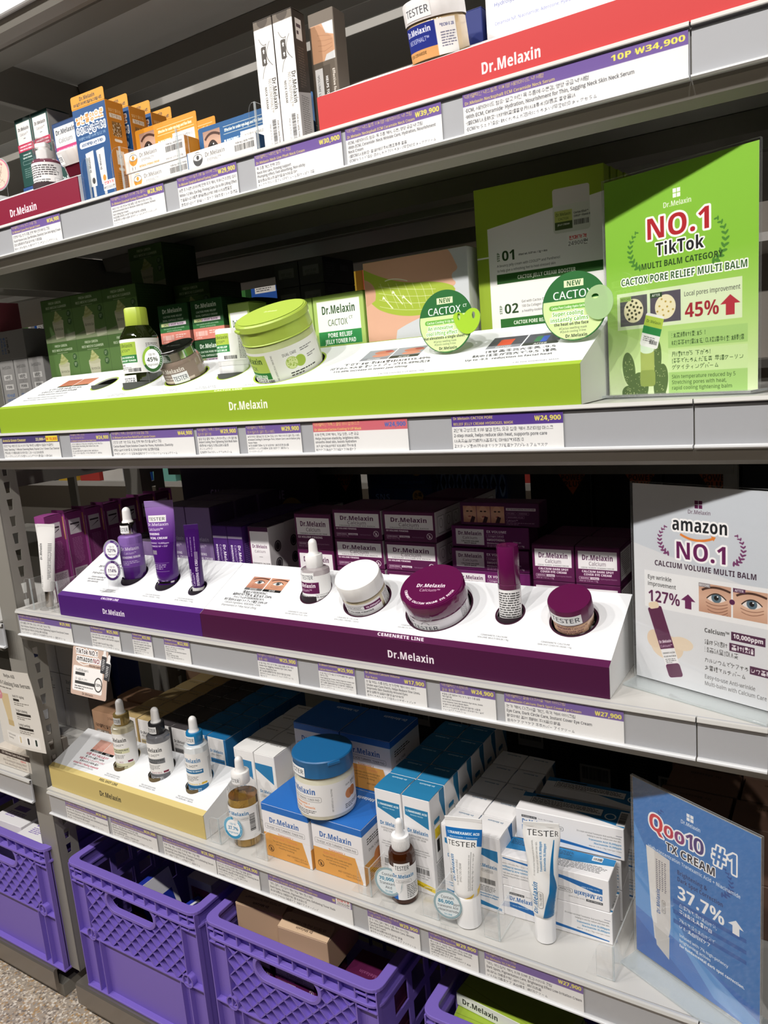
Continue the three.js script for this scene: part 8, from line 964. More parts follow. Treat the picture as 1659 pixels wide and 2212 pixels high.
// ---- neck cream cartons
const neckF = (p) => { p.bg('#f1f0ee'); p.r(-2, -2, 36, 11, '#6f6559'); p.el(15, 0, 9, 9, '#4c4238'); p.r(-2, -4, 36, 3, '#6f6559'); const c = p.c; c.strokeStyle = '#5a5650'; c.lineWidth = 0.7; c.beginPath(); c.moveTo(7, 20); c.bezierCurveTo(10, 28, 14, 30, 18, 28); c.bezierCurveTo(15, 38, 17, 46, 26, 54); c.stroke(); c.beginPath(); c.moveTo(24, 26); c.bezierCurveTo(16, 36, 16, 44, 22, 50); c.stroke(); c.beginPath(); c.moveTo(8, 66); c.bezierCurveTo(10, 58, 12, 52, 18, 50); c.stroke(); p.rr(9, 30, 8, 22, 2, '#4a453f'); arrowUp(p, 11, 33, 4, 5, '#fff'); arrowUp(p, 11.4, 44, 4, 5, '#fff'); p.t(LOGO, 22, 68, 8.6, '#3a362f', { r: Math.PI / 2, b: 1, w: 37 }); p.t('NECKLINEPHALT™', 16, 68, 6.6, '#8a847a', { r: Math.PI / 2, w: 40 }); p.t('NECK CREAM', 9, 76, 4.6, '#3a362f', { r: Math.PI / 2, b: 1, w: 26 }); p.barsV(16, 116, 6, 34); p.t('FOR ALL SKIN TYPES', 24, 118, 3.4, '#3a362f', { r: Math.PI / 2, b: 1, w: 28 }); p.t('#Net wt. 0.70 oz. / 20g', 11, 120, 3.2, '#555', { r: Math.PI / 2, w: 26 }); };
const neckR = (p) => { p.bg('#3a322c'); p.r(5, 8, 13, 24, '#d9d3cc'); p.r(7, 14, 9, 4, '#5a4a4e'); p.r(7, 22, 4, 4, '#4a3a3e'); p.fine(6, 40, 13, 16, 3, '#5d5247'); p.poly([[-2, 94], [30, 88], [30, 150], [-2, 150]], '#b3afae'); p.fine(5, 96, 16, 18, 2.6, '#7d7a78'); };
const neck = cartonType('neck_cream_carton', 29.8, 148, 26, { f: neckF, r: neckR, t: '#4a423a' }, { base: '#4a423a', k: 2.6, lid: 0.8 });
neck.at(-0.649, YA + 0.0008, -0.0125, 'tall white neck cream carton, left of the front pair'); neck.at(-0.6182, YA + 0.0008, -0.0125, 'tall white neck cream carton with brown side, right of the front pair');
const neckPhoto = cartonType('neck_cream_carton', 38, 153, 26, { f: (p) => { p.bg('#6f6559'); p.r(2, 14, 35, 43, '#dfe0e0'); p.poly([[2, 14], [20, 14], [25, 26], [37, 30], [37, 48], [24, 50], [20, 57], [2, 57]], '#d3a27e'); for (let i = 0; i < 4; i++) p.poly([[12, 26 + i * 6], [22, 28 + i * 6], [34, 31 + i * 4]], null, ['#b98764', 0.5]); p.r(4, 64, 12, 90, '#efeeec'); p.t('·VOLUME LIFTING  ·NECK', 7, 70, 4.6, '#444', { r: Math.PI / 2, w: 56 }); p.r(16, 62, 12, 92, '#5d544a'); p.t('HELPS TO REDUCE :', 20, 74, 5, '#fff', { r: Math.PI / 2, b: 1, w: 44 }); p.t('Effective for neck wrinkles', 31, 68, 5, '#f3ece2', { r: Math.PI / 2, b: 1, w: 60 }); }, r: '#5d544a', t: '#6f6559' }, { base: '#6f6559', k: 2.4, lid: 0 });
neckPhoto.at(-0.5935, YA + 0.0008, -0.0525, 'brown neck cream carton with a neck photo standing behind the white pair');
const neckLie = cartonType('neck_cream_carton', 128, 88, 26, { f: (p) => { p.bg('#4f463d'); p.r(0, 4, 15, 34, '#dfe0e0'); p.poly([[0, 12], [8, 14], [14, 26], [14, 34], [0, 36]], '#d3a27e'); p.r(22, 5, 102, 0.6, '#e6ddd0'); p.t('Effective for neck wrinkles and neck firmness', 24, 13, 6.4, '#f3ece2', { b: 1, w: 88 }); p.r(22, 16, 102, 0.6, '#e6ddd0'); p.r(22, 22, 104, 20, '#efeeec'); p.r(25, 20, 36, 9, '#4f463d'); p.t('HELPS TO REDUCE :', 27, 27, 5.6, '#fff', { b: 1, w: 32 }); p.t('·LINES SMOOTHING', 66, 27, 5, '#444', { w: 34 }); }, t: '#4f463d' }, { base: '#4f463d', k: 2.1, lid: 0 }); neckLie.at(-0.5885, YA + 0.0008, -0.1175, 'brown neck cream carton lying behind the red display');
const blueNeck = cartonType('blue_carton', 70, 124, 70, { f: (p) => { p.bg('#ddd9d6'); p.r(-2, -2, 74, 50, '#1c2a6e'); }, t: '#1c2a6e', r: '#1c2a6e' }, { base: '#1c2a6e', k: 1.4 }); blueNeck.at(-0.459, YA + 0.0008, -0.1165, 'navy topped carton behind the neck cream jar', { turn: 0 });
const serumBox = cartonType('white_box', 230, 250, 60, { f: (p) => { p.bg('#efecec'); p.poly([[-2, -2], [60, -2], [-2, 60]], '#8a7f78'); p.poly([[-2, 150], [240, 95], [240, 252], [-2, 252]], '#f2efef'); p.t('Ceramide NP, Niacinamide, Adenosine, Hyaluronic Acid, Hydrolyzed Hyaluronic Acid,', 10, 152, 5.2, '#3a4a9a', { w: 170 }); p.t('Hydrolyzed Collagen', 10, 132, 6, '#3a4a9a', { w: 60 }); }, t: '#e6e3e2', r: '#dddad8' }, { base: '#e6e3e2', k: 2.2, lid: 0 }); serumBox.at(-0.384, YA + 0.0008, -0.117, 'large white serum box rising behind the red display');
// ================================================================ crates on the base shelf
const crateMat = M('#7e68c4', 0.45), crateIn = crateMat;
const CW = 0.3585, CH = 0.291, CDp = 0.36;
const ribGeo = new Map();
function crate(x0, label) {
  const g = thing('storage_crate', label, 'crate', [x0, BASE_Y + 0.001, -0.004]), w = CW, h = CH, t = 0.003, zi = -0.011;
  // rim with rounded corners
  const rim = (y0, y1, out, inn) => { const s = new THREE.Shape(), rd = 0.022, a = -out, b = w + out, c = -CDp - out, d = out; s.moveTo(a + rd, c); s.lineTo(b - rd, c); s.quadraticCurveTo(b, c, b, c + rd); s.lineTo(b, d - rd); s.quadraticCurveTo(b, d, b - rd, d); s.lineTo(a + rd, d); s.quadraticCurveTo(a, d, a, d - rd); s.lineTo(a, c + rd); s.quadraticCurveTo(a, c, a + rd, c); const q = new THREE.Path(), i = inn, r2 = 0.016; q.moveTo(i + r2, -CDp + i); q.lineTo(i, -CDp + i + r2); q.lineTo(i, -i - r2); q.quadraticCurveTo(i, -i, i + r2, -i); q.lineTo(w - i - r2, -i); q.quadraticCurveTo(w - i, -i, w - i, -i - r2); q.lineTo(w - i, -CDp + i + r2); q.lineTo(w - i - r2, -CDp + i); q.closePath(); s.holes.push(q); const e = new THREE.ExtrudeGeometry(s, { depth: y1 - y0, bevelEnabled: true, bevelThickness: 0.0012, bevelSize: 0.0012, bevelSegments: 2, curveSegments: 6 }); e.rotateX(-Math.PI / 2); e.scale(1, 1, -1); e.translate(0, y0, 0); const P = e.index; if (!P) { const a1 = e.attributes.position; for (let k = 0; k < a1.count; k += 3) for (const at of Object.values(e.attributes)) { const n = at.itemSize; for (let m = 0; m < n; m++) { const u = at.array[(k + 1) * n + m]; at.array[(k + 1) * n + m] = at.array[(k + 2) * n + m]; at.array[(k + 2) * n + m] = u; } } } e.computeVertexNormals(); return e; };
  part('rim', rim(h - 0.006, h - 0.0015, 0.002, 0.013), crateMat, g);
  part('lower_flange', rim(h - 0.034, h - 0.031, 0.001, 0.012), crateMat, g);
  // skins: four walls set back behind the ribs, front one with the hand hole
  const wall = outline([[0.004, 0], [w - 0.004, 0], [w - 0.004, h - 0.005], [0.004, h - 0.005]]), hole = new THREE.Path(); const hx = w * 0.488, hy = 0.236, hw = 0.066, hh = 0.0205; hole.moveTo(hx - hw + hh, hy - hh); hole.lineTo(hx + hw - hh, hy - hh); hole.absarc(hx + hw - hh, hy, hh, -Math.PI / 2, Math.PI / 2); hole.lineTo(hx - hw + hh, hy + hh); hole.absarc(hx - hw + hh, hy, hh, Math.PI / 2, Math.PI * 1.5); wall.holes.push(hole);
  const front = new THREE.ExtrudeGeometry(wall, { depth: t, bevelEnabled: false, curveSegments: 8 }); part('front_wall', front, crateMat, g, [0, 0, zi - t]);
  // the far wall is an open grid
  for (let i = 0; i <= 9; i++) part('back_bar', box(0.02 + i * 0.0352, 0.026 + i * 0.0352, 0.004, h - 0.006, -CDp + 0.004, -CDp + 0.008), crateIn, g); for (let i = 0; i < 6; i++) part('back_bar', box(0.012, w - 0.012, 0.02 + i * 0.045, 0.026 + i * 0.045, -CDp + 0.004, -CDp + 0.008), crateIn, g);
  for (const x of [0.004, w - 0.007]) { const s = outline([[0.012, 0], [CDp - 0.004, 0], [CDp - 0.004, h - 0.005], [0.012, h - 0.005]]); for (let i = 0; i < 5; i++) for (let k = 0; k < 3; k++) { const p = new THREE.Path(), a = 0.05 + i * 0.055, b = 0.09 + k * 0.055; p.moveTo(a, b); p.lineTo(a + 0.042, b); p.lineTo(a + 0.042, b + 0.04); p.lineTo(a, b + 0.04); p.closePath(); s.holes.push(p); } const e = new THREE.ExtrudeGeometry(s, { depth: t, bevelEnabled: false }); e.rotateY(Math.PI / 2); part('side_wall', e, crateMat, g, [x, 0, 0]); }
  part('floor_panel', box(0.004, w - 0.004, 0.001, 0.004, -CDp + 0.004, -0.012), crateIn, g);
  part('foot_flange', rboxAt(0.0, w, 0.0, 0.005, -0.03, 0.0005, 0.0016, 2), crateMat, g);
  // raised frame of the hand hole
  const fr = new THREE.Shape(), o = 0.0055; fr.moveTo(hx - hw + hh, hy - hh - o); fr.lineTo(hx + hw - hh, hy - hh - o); fr.absarc(hx + hw - hh, hy, hh + o, -Math.PI / 2, Math.PI / 2); fr.lineTo(hx - hw + hh, hy + hh + o); fr.absarc(hx - hw + hh, hy, hh + o, Math.PI / 2, Math.PI * 1.5); fr.holes.push(hole); const fg = new THREE.ExtrudeGeometry(fr, { depth: 0.009, bevelEnabled: true, bevelSize: 0.0008, bevelThickness: 0.0008, bevelSegments: 1, curveSegments: 8 }); part('hand_hole_frame', fg, crateMat, g, [0, 0, zi]);
  // upright ribs
  const rib = (name, x, y0, y1, tw = 0.0022) => part(name, box(x - tw / 2, x + tw / 2, y0, y1, zi, -0.0005), crateMat, g);
  for (const x of [0.003, 0.0425, w - 0.0425, w - 0.003]) rib('upright_rib', x, 0.005, h - 0.006); for (const x of [0.064, w - 0.064]) rib('upright_rib', x, 0.005, 0.128);
  for (let i = 1; i < 9; i++) rib('rim_rib', 0.0425 + i * (w - 0.085) / 9, h - 0.031, h - 0.006);
  for (const y of [h - 0.018, h - 0.044]) for (const x of [0.003, w - 0.0425]) part('corner_rib', box(x, x + 0.0395, y - 0.001, y + 0.001, zi, -0.0005), crateMat, g);
  for (const x of [0.019, w - 0.021]) rib('corner_rib', x, h - 0.044, h - 0.006, 0.002);
  part('ledge_rib', box(0.003, w - 0.003, 0.128, 0.1305, zi, -0.0003), crateMat, g);
  // diamond lattice, each rib clipped to its field and round the hand hole
  const X0 = 0.0435, X1 = w - 0.0435, Y0 = 0.1305, Y1 = h - 0.034, st = 0.0302, inH = (x, y) => { const dx = Math.max(0, Math.abs(x - hx) - (hw - hh)); return Math.hypot(dx, y - hy) < hh + 0.004; };
  for (const sg of [1, -1]) for (let k = -12; k < 24; k++) {
    let run = null; const cut = () => { if (run && Math.hypot(run[2] - run[0], run[3] - run[1]) > 0.004) { const L = Math.hypot(run[2] - run[0], run[3] - run[1]), q = part('lattice_rib', new THREE.BoxGeometry(L, 0.0022, 0.0088), crateMat, g, [(run[0] + run[2]) / 2, (run[1] + run[3]) / 2, zi + 0.0044]); q.rotation.z = Math.atan2(run[3] - run[1], run[2] - run[0]); } run = null; };
    for (let i = 0; i <= 140; i++) { const y = Y0 + (Y1 - Y0) * i / 140, x = X0 + k * st + sg * (y - Y0) * 0.98; if (x >= X0 && x <= X1 && !inH(x, y)) { if (!run) run = [x, y, x, y]; run[2] = x; run[3] = y; } else cut(); } cut();
  }
  // pegs at both ends of the ledge
  for (const x of [0.043, w - 0.043]) { const q = new THREE.CylinderGeometry(0.0138, 0.0125, 0.0125, 28, 1, true), c = part('peg_socket', turned([[0.0112, -0.0005], [0.0112, 0.0115], [0.0138, 0.0115], [0.0138, -0.0005], [0, -0.0005], [0, 0.0005], [0.0112, 0.0005]], 28), crateMat, g, [x, 0.137, zi]); c.rotation.x = Math.PI / 2; }
  return g;
}
crate(-1.3355, 'purple lattice crate left of centre, full of blue trays, beside the upright'); crate(-0.9525, 'purple lattice crate in the middle, full of beige and plum cartons'); crate(-0.569 + 0.0535, 'purple lattice crate at the right under the poster shelf, holding lime boxes'); crate(-1.769, 'purple lattice crate in the neighbouring bay with white boxes on top');
// ================================================================ what lies in the crates
const inCrate = (type, list) => list.forEach(([x, y, z, label, q]) => type.at(x, y, z, label, q));
const royal = cartonType('blue_tray_carton', 120, 34, 74, { f: '#1b2f9a', t: (p) => { p.bg('#1b2f9a'); p.r(10, 8, 46, 26, '#d9d9de'); p.r(16, 14, 30, 16, '#23245a'); p.r(66, 20, 40, 30, '#2a41b4'); }, r: '#1b2f9a', l: '#1b2f9a' }, { base: '#1b2f9a', k: 1.5, lid: 2 });
const C0 = BASE_Y + 0.006;
inCrate(royal, [[-1.14, C0, -0.05, 'royal blue carton lying at the bottom of the left centre crate'], [-1.13, C0 + 0.0375, -0.055, 'royal blue carton, second layer in the left centre crate'], [-1.135, C0 + 0.075, -0.05, 'royal blue carton, third layer in the left centre crate'], [-1.127, C0 + 0.1125, -0.06, 'royal blue carton, fourth layer in the left centre crate', { turn: 0.1 }], [-1.122, C0 + 0.152, -0.055, 'royal blue carton on top of the heap in the left centre crate', { turn: -0.12 }]]);
const sling = cartonType('blue_tray_carton', 24, 140, 70, { f: '#1b2f9a', r: (p) => { p.bg('#dcdce2'); p.r(20, 40, 40, 60, '#1b2f9a'); }, l: '#1b2f9a', t: '#1b2f9a' }, { base: '#1b2f9a', k: 1.4, lid: 0 }); sling.at(-1.166, C0 + 0.1, -0.06, 'narrow royal blue carton leaning inside the left centre crate', { rz: 0.32 });
const small = (name, c1, c2, w, h, d, words) => cartonType(name, w, h, d, { f: (p) => { p.bg(c1); p.r(w * 0.12, h * 0.2, w * 0.76, h * 0.4, c2); logo(p, w / 2, h * 0.5, h * 0.2, '#333', { a: 'c', w: w * 0.6 }); }, t: c1, r: c1 }, { base: c1, k: 1.4, lid: 0 });
const teal = small('teal_carton', '#1f5a5e', '#d38a3c', 60, 80, 50), pinkS = small('pink_white_carton', '#f0ecee', '#b0476e', 70, 90, 40);
inCrate(teal, [[-1.3, C0, -0.06, 'teal carton low at the left of the left centre crate'], [-1.235, C0, -0.06, 'teal carton beside another low in the left centre crate'], [-1.26, C0 + 0.081, -0.08, 'teal carton seen through the hand hole of the left centre crate']]); pinkS.at(-1.195, C0, -0.17, 'white and pink carton low in the left centre crate'); pinkS.at(-1.19, C0 + 0.091, -0.175, 'white and pink carton resting on another in the left centre crate');
const beigeF = cartonType('beige_flap_carton', 100, 62, 92, { f: '#bfa084', t: (p) => { p.bg('#bfa084'); }, r: '#bfa084', l: '#bfa084' }, { base: '#bfa084', lid: 0, k: 1.6, extra: (g) => part('tuck_flap', flapGeo, [inkMat(flapF), M('#d9bd9d', 0.6)], g, [0, 0.0635, 0.046], [-1.05, 0, 0]) });
const flapF = print(100, 30, (p) => { p.bg('#d3b697'); p.t('US TIKTOK shop No.1 Cleanser™', 50, 11, 6, '#5d4a3a', { a: 'c', r: Math.PI, w: 76 }); logo(p, 50, 20, 6, '#4a3a2e', { a: 'c', r: Math.PI, w: 34 }); }, 2), flapGeo = (() => { const s = new THREE.Shape(); s.moveTo(-0.05, 0); s.lineTo(0.05, 0); s.lineTo(0.05, 0.022); s.quadraticCurveTo(0.05, 0.03, 0.042, 0.03); s.lineTo(-0.042, 0.03); s.quadraticCurveTo(-0.05, 0.03, -0.05, 0.022); s.closePath(); const g = flatGeo(s, 0.0006, -0.05, 0, 0.1, 0.03, flapF); g.rotateX(-0.25); return g; })();
const plumIn = cartonType('plum_carton', 89, 45.4, 89, { f: plumFace(['EX VOLUME FIRMING'], { left: 1, flush: 1, tiny: 'CALCIUM VOLUME EYE PATCH' }), t: (p) => { p.bg('#55163f'); p.t(LOGO, 45, 40, 9, '#8a4a74', { a: 'c', r: Math.PI, b: 1 }); }, r: '#43122f' }, { base: '#4f1742', k: 2, lid: 0.8 });
for (let l = 0; l < 5; l++) plumIn.at(-0.925 + (l % 2) * 0.004, C0 + l * 0.0462, -0.035, 'plum patch carton at the left of the middle crate, ' + ['lowest', 'second', 'third', 'fourth', 'topmost'][l], { group: 'plum cartons in the middle crate' });
for (let l = 0; l < 5; l++) plumIn.at(-0.828, C0 + l * 0.0462, -0.033, 'plum patch carton in the centre of the middle crate, ' + ['lowest', 'second', 'third', 'fourth', 'topmost'][l], { group: 'plum cartons in the middle crate' });
for (let l = 0; l < 5; l++) plumIn.at(-0.7, C0 + l * 0.0462 + (l ? 0.001 : 0), -0.03, 'plum patch carton at the right of the middle crate, ' + ['lowest', 'second', 'third', 'fourth', 'topmost'][l], { group: 'plum cartons in the middle crate' });
beigeF.at(-0.925, C0 + 0.2325, -0.055, 'beige flap carton on top at the left of the middle crate', { turn: 0.1 }); beigeF.at(-0.845, C0 + 0.2325, -0.15, 'beige flap carton at the back of the middle crate', { turn: 0.08 }); beigeF.at(-0.815, C0 + 0.2325, -0.04, 'beige flap carton on top in front of the middle crate', { turn: 0.05 });
const lime = cartonType('lime_carton', 170, 22, 116, { f: (p) => { p.bg('#eff0ec'); p.r(120, -2, 60, 26, '#93ad34'); logo(p, 40, 16, 13, '#222', { a: 'c', w: 62 }); }, t: (p) => { p.bg('#9db83c'); p.t('283 EXP 03.09.2029', 86, 20, 6, '#3c4620', { a: 'c', f: 'monospace', w: 52 }); p.poly([[0, 96], [120, 112]], null, ['#7f962c', 1]); }, r: '#9db83c', l: '#e9eae6' }, { base: '#9db83c', k: 2, lid: 0 });
for (let l = 0; l < 11; l++) lime.at(-0.497 + (l % 2) * 0.003, C0 + l * 0.0226, -0.035 - (l > 9 ? 0.012 : 0), 'lime and white flat mask box in the right crate, number ' + (l + 1) + ' from the bottom', { turn: l > 9 ? 0.12 : 0.02, group: 'lime mask boxes in the right crate' });
lime.at(-0.49, C0 + 0.249, -0.062, 'lime flat mask box lying askew on top in the right crate', { turn: -0.1 });
const purpleW = cartonType('white_carton', 110, 44, 100, { f: '#eceaec', t: (p) => { p.bg('#e9e8ea'); p.r(20, 40, 44, 16, '#7a63b0'); p.fine(16, 10, 70, 5, 4, '#555'); p.fine(20, 62, 60, 4, 5, '#7a63b0'); }, r: '#eceaec', l: '#eceaec' }, { base: '#eceaec', k: 1.5, lid: 0 });
for (let l = 0; l < 6; l++) purpleW.at(-1.565 + (l % 2) * 0.005, C0 + l * 0.0445, -0.03, 'white carton with purple print in the neighbouring crate, number ' + (l + 1) + ' from the bottom', { turn: 0.06, group: 'white cartons in the neighbouring crate' }); for (let l = 0; l < 6; l++) purpleW.at(-1.68, C0 + l * 0.0445, -0.05, 'white carton with purple print farther left in the neighbouring crate, number ' + (l + 1) + ' from the bottom', { turn: 0.03, group: 'white cartons in the neighbouring crate' });
// ================================================================ neighbouring bay on the left
const LY = 0.5275;
{
  const tray = cartonType('counter_tray', 118, 42, 90, { f: (p) => { p.bg('#ded6ca'); p.poly([[-2, 6], [120, 4], [120, 16], [-2, 16]], '#3d2f2a'); p.t('UV Stress Care Solution', 60, 13, 7, '#e9e2d6', { a: 'c', b: 1, f: 'serif', w: 84 }); p.t('SPF50+ / PA++++', 52, 22, 5, '#5a4a40', { a: 'c' }); p.t('판매가격', 92, 22, 5, '#d2383c', { a: 'c', b: 1 }); p.t('Skin Soothing & Calming Effect', 60, 30, 6, '#5a4a40', { a: 'c', f: 'serif', w: 84 }); p.t('Fast-absorbing & Airy Finish', 62, 38, 6, '#5a4a40', { a: 'c', f: 'serif', w: 78 }); }, t: '#ded6ca' }, { base: '#ded6ca', k: 1.7, lid: 0 }); tray.at(-1.548, LY, -0.02, 'cream counter tray printed in serif letters in the neighbouring bay');
  const blueL = cartonType('blue_carton', 60, 190, 50, { f: '#2447a8', r: '#e4e6ea' }, { base: '#2447a8', lid: 0 }); blueL.at(-1.6, LY, -0.115, 'blue and white carton at the left frame edge in the neighbouring bay');
  for (let i = 0; i < 2; i++) { const g = thing('cream_tube', 'cream coloured tube standing on the counter tray, ' + (i ? 'right' : 'left') + ' one', 'tube', [-1.508 + i * 0.042, LY + 0.0425, -0.05]), F = print(40, 110, (p) => { p.bg('#e6dcc9'); p.t('Reju-All', 20, 30, 6, '#4a4038', { a: 'c', f: 'serif' }); p.fine(10, 40, 22, 8, 4, '#9a8f80'); }, 1.5); part('body', tubeGeo(0.014, 0.11, 0.04, 0.02, 32, 14, F), inkMat(F, 'matte'), g); part('cap', turned([[0.0132, 0], [0.0136, 0.02], [0, 0.02]]), M('#d9c9ae', 0.4), g); }
  const reju = cartonType('white_carton', 92, 132, 66, { f: (p) => { p.bg('#b9b4ae'); p.t('Reju-All', 40, 22, 13, '#2c2a28', { a: 'c', f: 'serif', w: 46 }); p.fine(16, 32, 52, 3, 6, '#6d6862'); }, t: '#b9b4ae', r: '#b9b4ae' }, { base: '#b9b4ae', k: 1.4, lid: 0 });
  for (let i = 0; i < 3; i++) for (let l = 0; l < 2; l++) reju.at(-1.56 - i * 0.094, LY + l * 0.1325, -0.2, 'white serif lettered carton deep in the neighbouring bay, ' + ['right', 'middle', 'left'][i] + ' column, ' + (l ? 'upper' : 'lower'), { group: 'serif lettered cartons' });
  const navy = cartonType('blue_carton', 40, 210, 60, { f: '#14286e', r: '#14286e' }, { base: '#14286e', lid: 0 }); navy.at(-1.49, LY, -0.275, 'tall navy carton behind the slotted upright in the neighbouring bay');
  const g = thing('hanging_sign', 'cream paper sign with a tube picture hanging before the slotted upright', 'sign', [-1.3835, 0.6145, 0.0125]), F = print(140, 168, (p) => {
    p.bg('#e4e0d8'); p.t('Reju-All', 82, 16, 9, '#2f2b28', { a: 'c', f: 'serif', b: 1, w: 34 }); p.t('PDRN Calming Sun Serum', 80, 34, 11, '#2f2b28', { a: 'c', f: 'serif', b: 1, w: 108 }); p.fine(34, 40, 94, 1, 5, '#6b655e'); p.poly([[28, 56], [60, 54], [56, 112], [38, 114]], '#d9c49a'); p.rr(38, 112, 20, 12, 2, '#c9b283'); p.el(24, 58, 13, 13, '#d98f9c'); p.t('Beauty', 24, 60, 5, '#fff', { a: 'c' }); [['Anti UV Aging', 58], ['Triple Calming', 88], ['Long Lasting', 118]].forEach(([t, y], i) => { p.t(t, 74, y, 7, '#2f2b28', { f: 'serif', b: 1, w: 34 }); p.r(74, y + 3, i ? 42 : 18, 5, '#3a3530'); p.fine(74, y + 11, 44, 2, 4, '#7a746c'); }); p.rr(24, 138, 104, 24, 2, '#efece6'); p.t('Full Potential', 29, 146, 5, '#2f2b28', { f: 'serif', w: 26 }); p.t('Synergy', 29, 153, 5, '#2f2b28', { f: 'serif', w: 18 }); for (const [x, c] of [[64, '#d9c9a4'], [88, '#3a3a3a'], [110, '#2f3a34']]) { p.rr(x, 141, 14, 16, 1, '#f7f5f1'); p.rr(x + 5, 143, 5, 13, 1, c); }
  }, 1.9);
  const sg = new THREE.PlaneGeometry(0.14, 0.168, 6, 12), P = sg.attributes.position; for (let i = 0; i < P.count; i++) { const y = P.getY(i) + 0.084, x = P.getX(i); P.setXYZ(i, x, y, 0.01 * Math.pow(y / 0.168, 3) + 0.006 * Math.cos(x * 22)); } intoFace(sg, F); sg.computeVertexNormals(); const back = sg.clone(); back.translate(0, 0, -0.0006); part('printed_sheet', sg, inkMat(F, 'paper'), g); part('paper_back', back, M('#e4e0d8', 0.8, { side: THREE.DoubleSide }), g);
  // second shelf of that bay
  const kf = (p) => { const W = p.W; p.bg('#8d8c8a'); p.t('keyELENA', W / 2, 16, 7.4, '#2f2f30', { a: 'c', f: 'serif', w: W * 0.66 }); for (const [y, t] of [[28, '비타민'], [48, 'PDRN']]) { p.rr(W * 0.18, y, W * 0.64, 12, 0.6, '#bdbcb9', ['#5a5a5a', 0.4]); p.t(t, W / 2, y + 9, 8, '#2f2f30', { a: 'c', b: 1, w: W * 0.4 }); } p.t('×', W / 2, 46, 6, '#2f2f30', { a: 'c' }); ['이중 녹는실로', '피부 밀도를', '설계하다'].forEach((t, i) => p.t(t, W / 2, 74 + i * 10, 7, i < 2 ? '#3f5f9c' : '#2f2f30', { a: 'c', b: 1, w: W * 0.6 })); };
  const key = cartonType('grey_carton', 48, 150, 60, { f: kf, t: '#8d8c8a', r: '#8d8c8a' }, { base: '#8d8c8a', k: 1.6 }); for (let i = 0; i < 5; i++) key.at(-1.434 - 0.0505 * (i + 1) + 0.0485, 1.1905 + 0.03, -0.165, 'grey lettered carton standing in the neighbouring bay, number ' + (i + 1) + ' from the right', { group: 'grey lettered cartons' });
  solo('wooden_riser', rboxAt(-1.72, -1.4375, 1.1905, 1.2195, -0.3, -0.1, 0.002), M('#8f8d88', 0.5), 'low grey riser under the grey lettered cartons', 'riser');
  const keyLie = cartonType('grey_carton', 150, 58, 60, { f: (p) => p.clip((c) => { c.translate(0, 58); c.rotate(-Math.PI / 2); c.scale(58 / 48, 1); kf(new Pen(c, 48, 150)); }), t: '#a3a2a0', r: '#7d7c7a' }, { base: '#8d8c8a', k: 1.6, lid: 0 }); keyLie.at(-1.588, 1.3713, -0.165, 'grey lettered carton lying on the standing ones in the neighbouring bay');
  const pk = cartonType('pink_carton', 90, 60, 50, { f: (p) => { p.bg('#a3505f'); p.el(50, 12, 3, 4, '#2a1a1e'); p.fine(56, 10, 22, 1, 5, '#3a2228'); }, t: '#a3505f' }, { base: '#a3505f', lid: 0 }); pk.at(-1.61, 1.4295, -0.17, 'dim pink carton on top of the grey lettered cartons');
}
// ================================================================ dim stock on the far half of the run
const RY = { B: 1.2005, C: 0.8305, D: 0.4905 };
const board = cartonType('shop_board', 380, 300, 12, { f: (p) => { p.bg('#2b1a38'); p.t('CALCIUM BONDING LINE', 190, 150, 26, '#7d6a90', { a: 'c', b: 1, w: 210 }); p.t('Powered by REBORNIC Calcium Bonding Complex', 190, 168, 11, '#6a5a7c', { a: 'c', w: 170 }); p.t('采用独特钙元, 拉蛋白和弹性蛋白混合配方,', 190, 188, 14, '#6a5a7c', { a: 'c', w: 150 }); p.t('强化肌肤韧性, 从而达到提升效果。', 190, 206, 14, '#6a5a7c', { a: 'c', w: 140 }); p.t('カルシウム、コラーゲン、エラスチンの相乗効果により、', 180, 226, 13, '#6a5a7c', { a: 'c', w: 190 }); p.t('肌の弾力、密度リフティングがもたらします。', 180, 244, 13, '#6a5a7c', { a: 'c', w: 190 }); p.el(312, 176, 30, 30, '#8f7434'); p.t('BEST', 312, 174, 13, '#33270e', { a: 'c', b: 1 }); p.t('SELLER', 312, 190, 13, '#33270e', { a: 'c', b: 1 }); }, r: '#241530' }, { base: '#241530', k: 1.3, lid: 0, category: 'board' }); board.at(-1.29, YC, -0.395, 'dark purple shop board with a gold seal behind the violet stock');
const sns = cartonType('navy_carton', 150, 55, 90, { f: (p) => { p.bg('#14306e'); p.t('SNS', 16, 26, 18, '#7c93c4', { b: 1, w: 36 }); p.el(118, 18, 13, 14, '#b08a4c'); p.t('손목', 118, 18, 10, '#2a2010', { a: 'c', b: 1 }); p.t('보호대', 118, 28, 7, '#2a2010', { a: 'c', b: 1 }); p.t('SLIM SUPPORT', 76, 48, 8, '#5a76b4', { w: 60 }); }, t: '#10265a' }, { base: '#10265a', k: 1.3, lid: 0 }); for (let l = 0; l < 5; l++) sns.at(-0.86, RY.C + l * 0.0555, -0.5, 'navy support pack with round gold seal on the far side, number ' + (l + 1) + ' from the bottom', { group: 'navy support packs' });
const slim = cartonType('navy_carton', 18, 290, 90, { f: (p) => { p.bg('#16387e'); p.el(9, 60, 7, 22, '#8fa6cc'); p.poly([[9, 44], [15, 60], [9, 76], [3, 60]], '#14244a'); p.t('SNS', 13, 200, 13, '#7c93c4', { r: -Math.PI / 2, b: 1 }); }, t: '#10265a' }, { base: '#12306c', k: 1.2, lid: 0 }); for (let i = 0; i < 9; i++) slim.at(-0.565 - i * 0.0195, RY.C, -0.49 - i * 0.004, 'slim navy pack with white diamond standing on the far side, number ' + (i + 1) + ' from the right', { group: 'slim navy packs' });
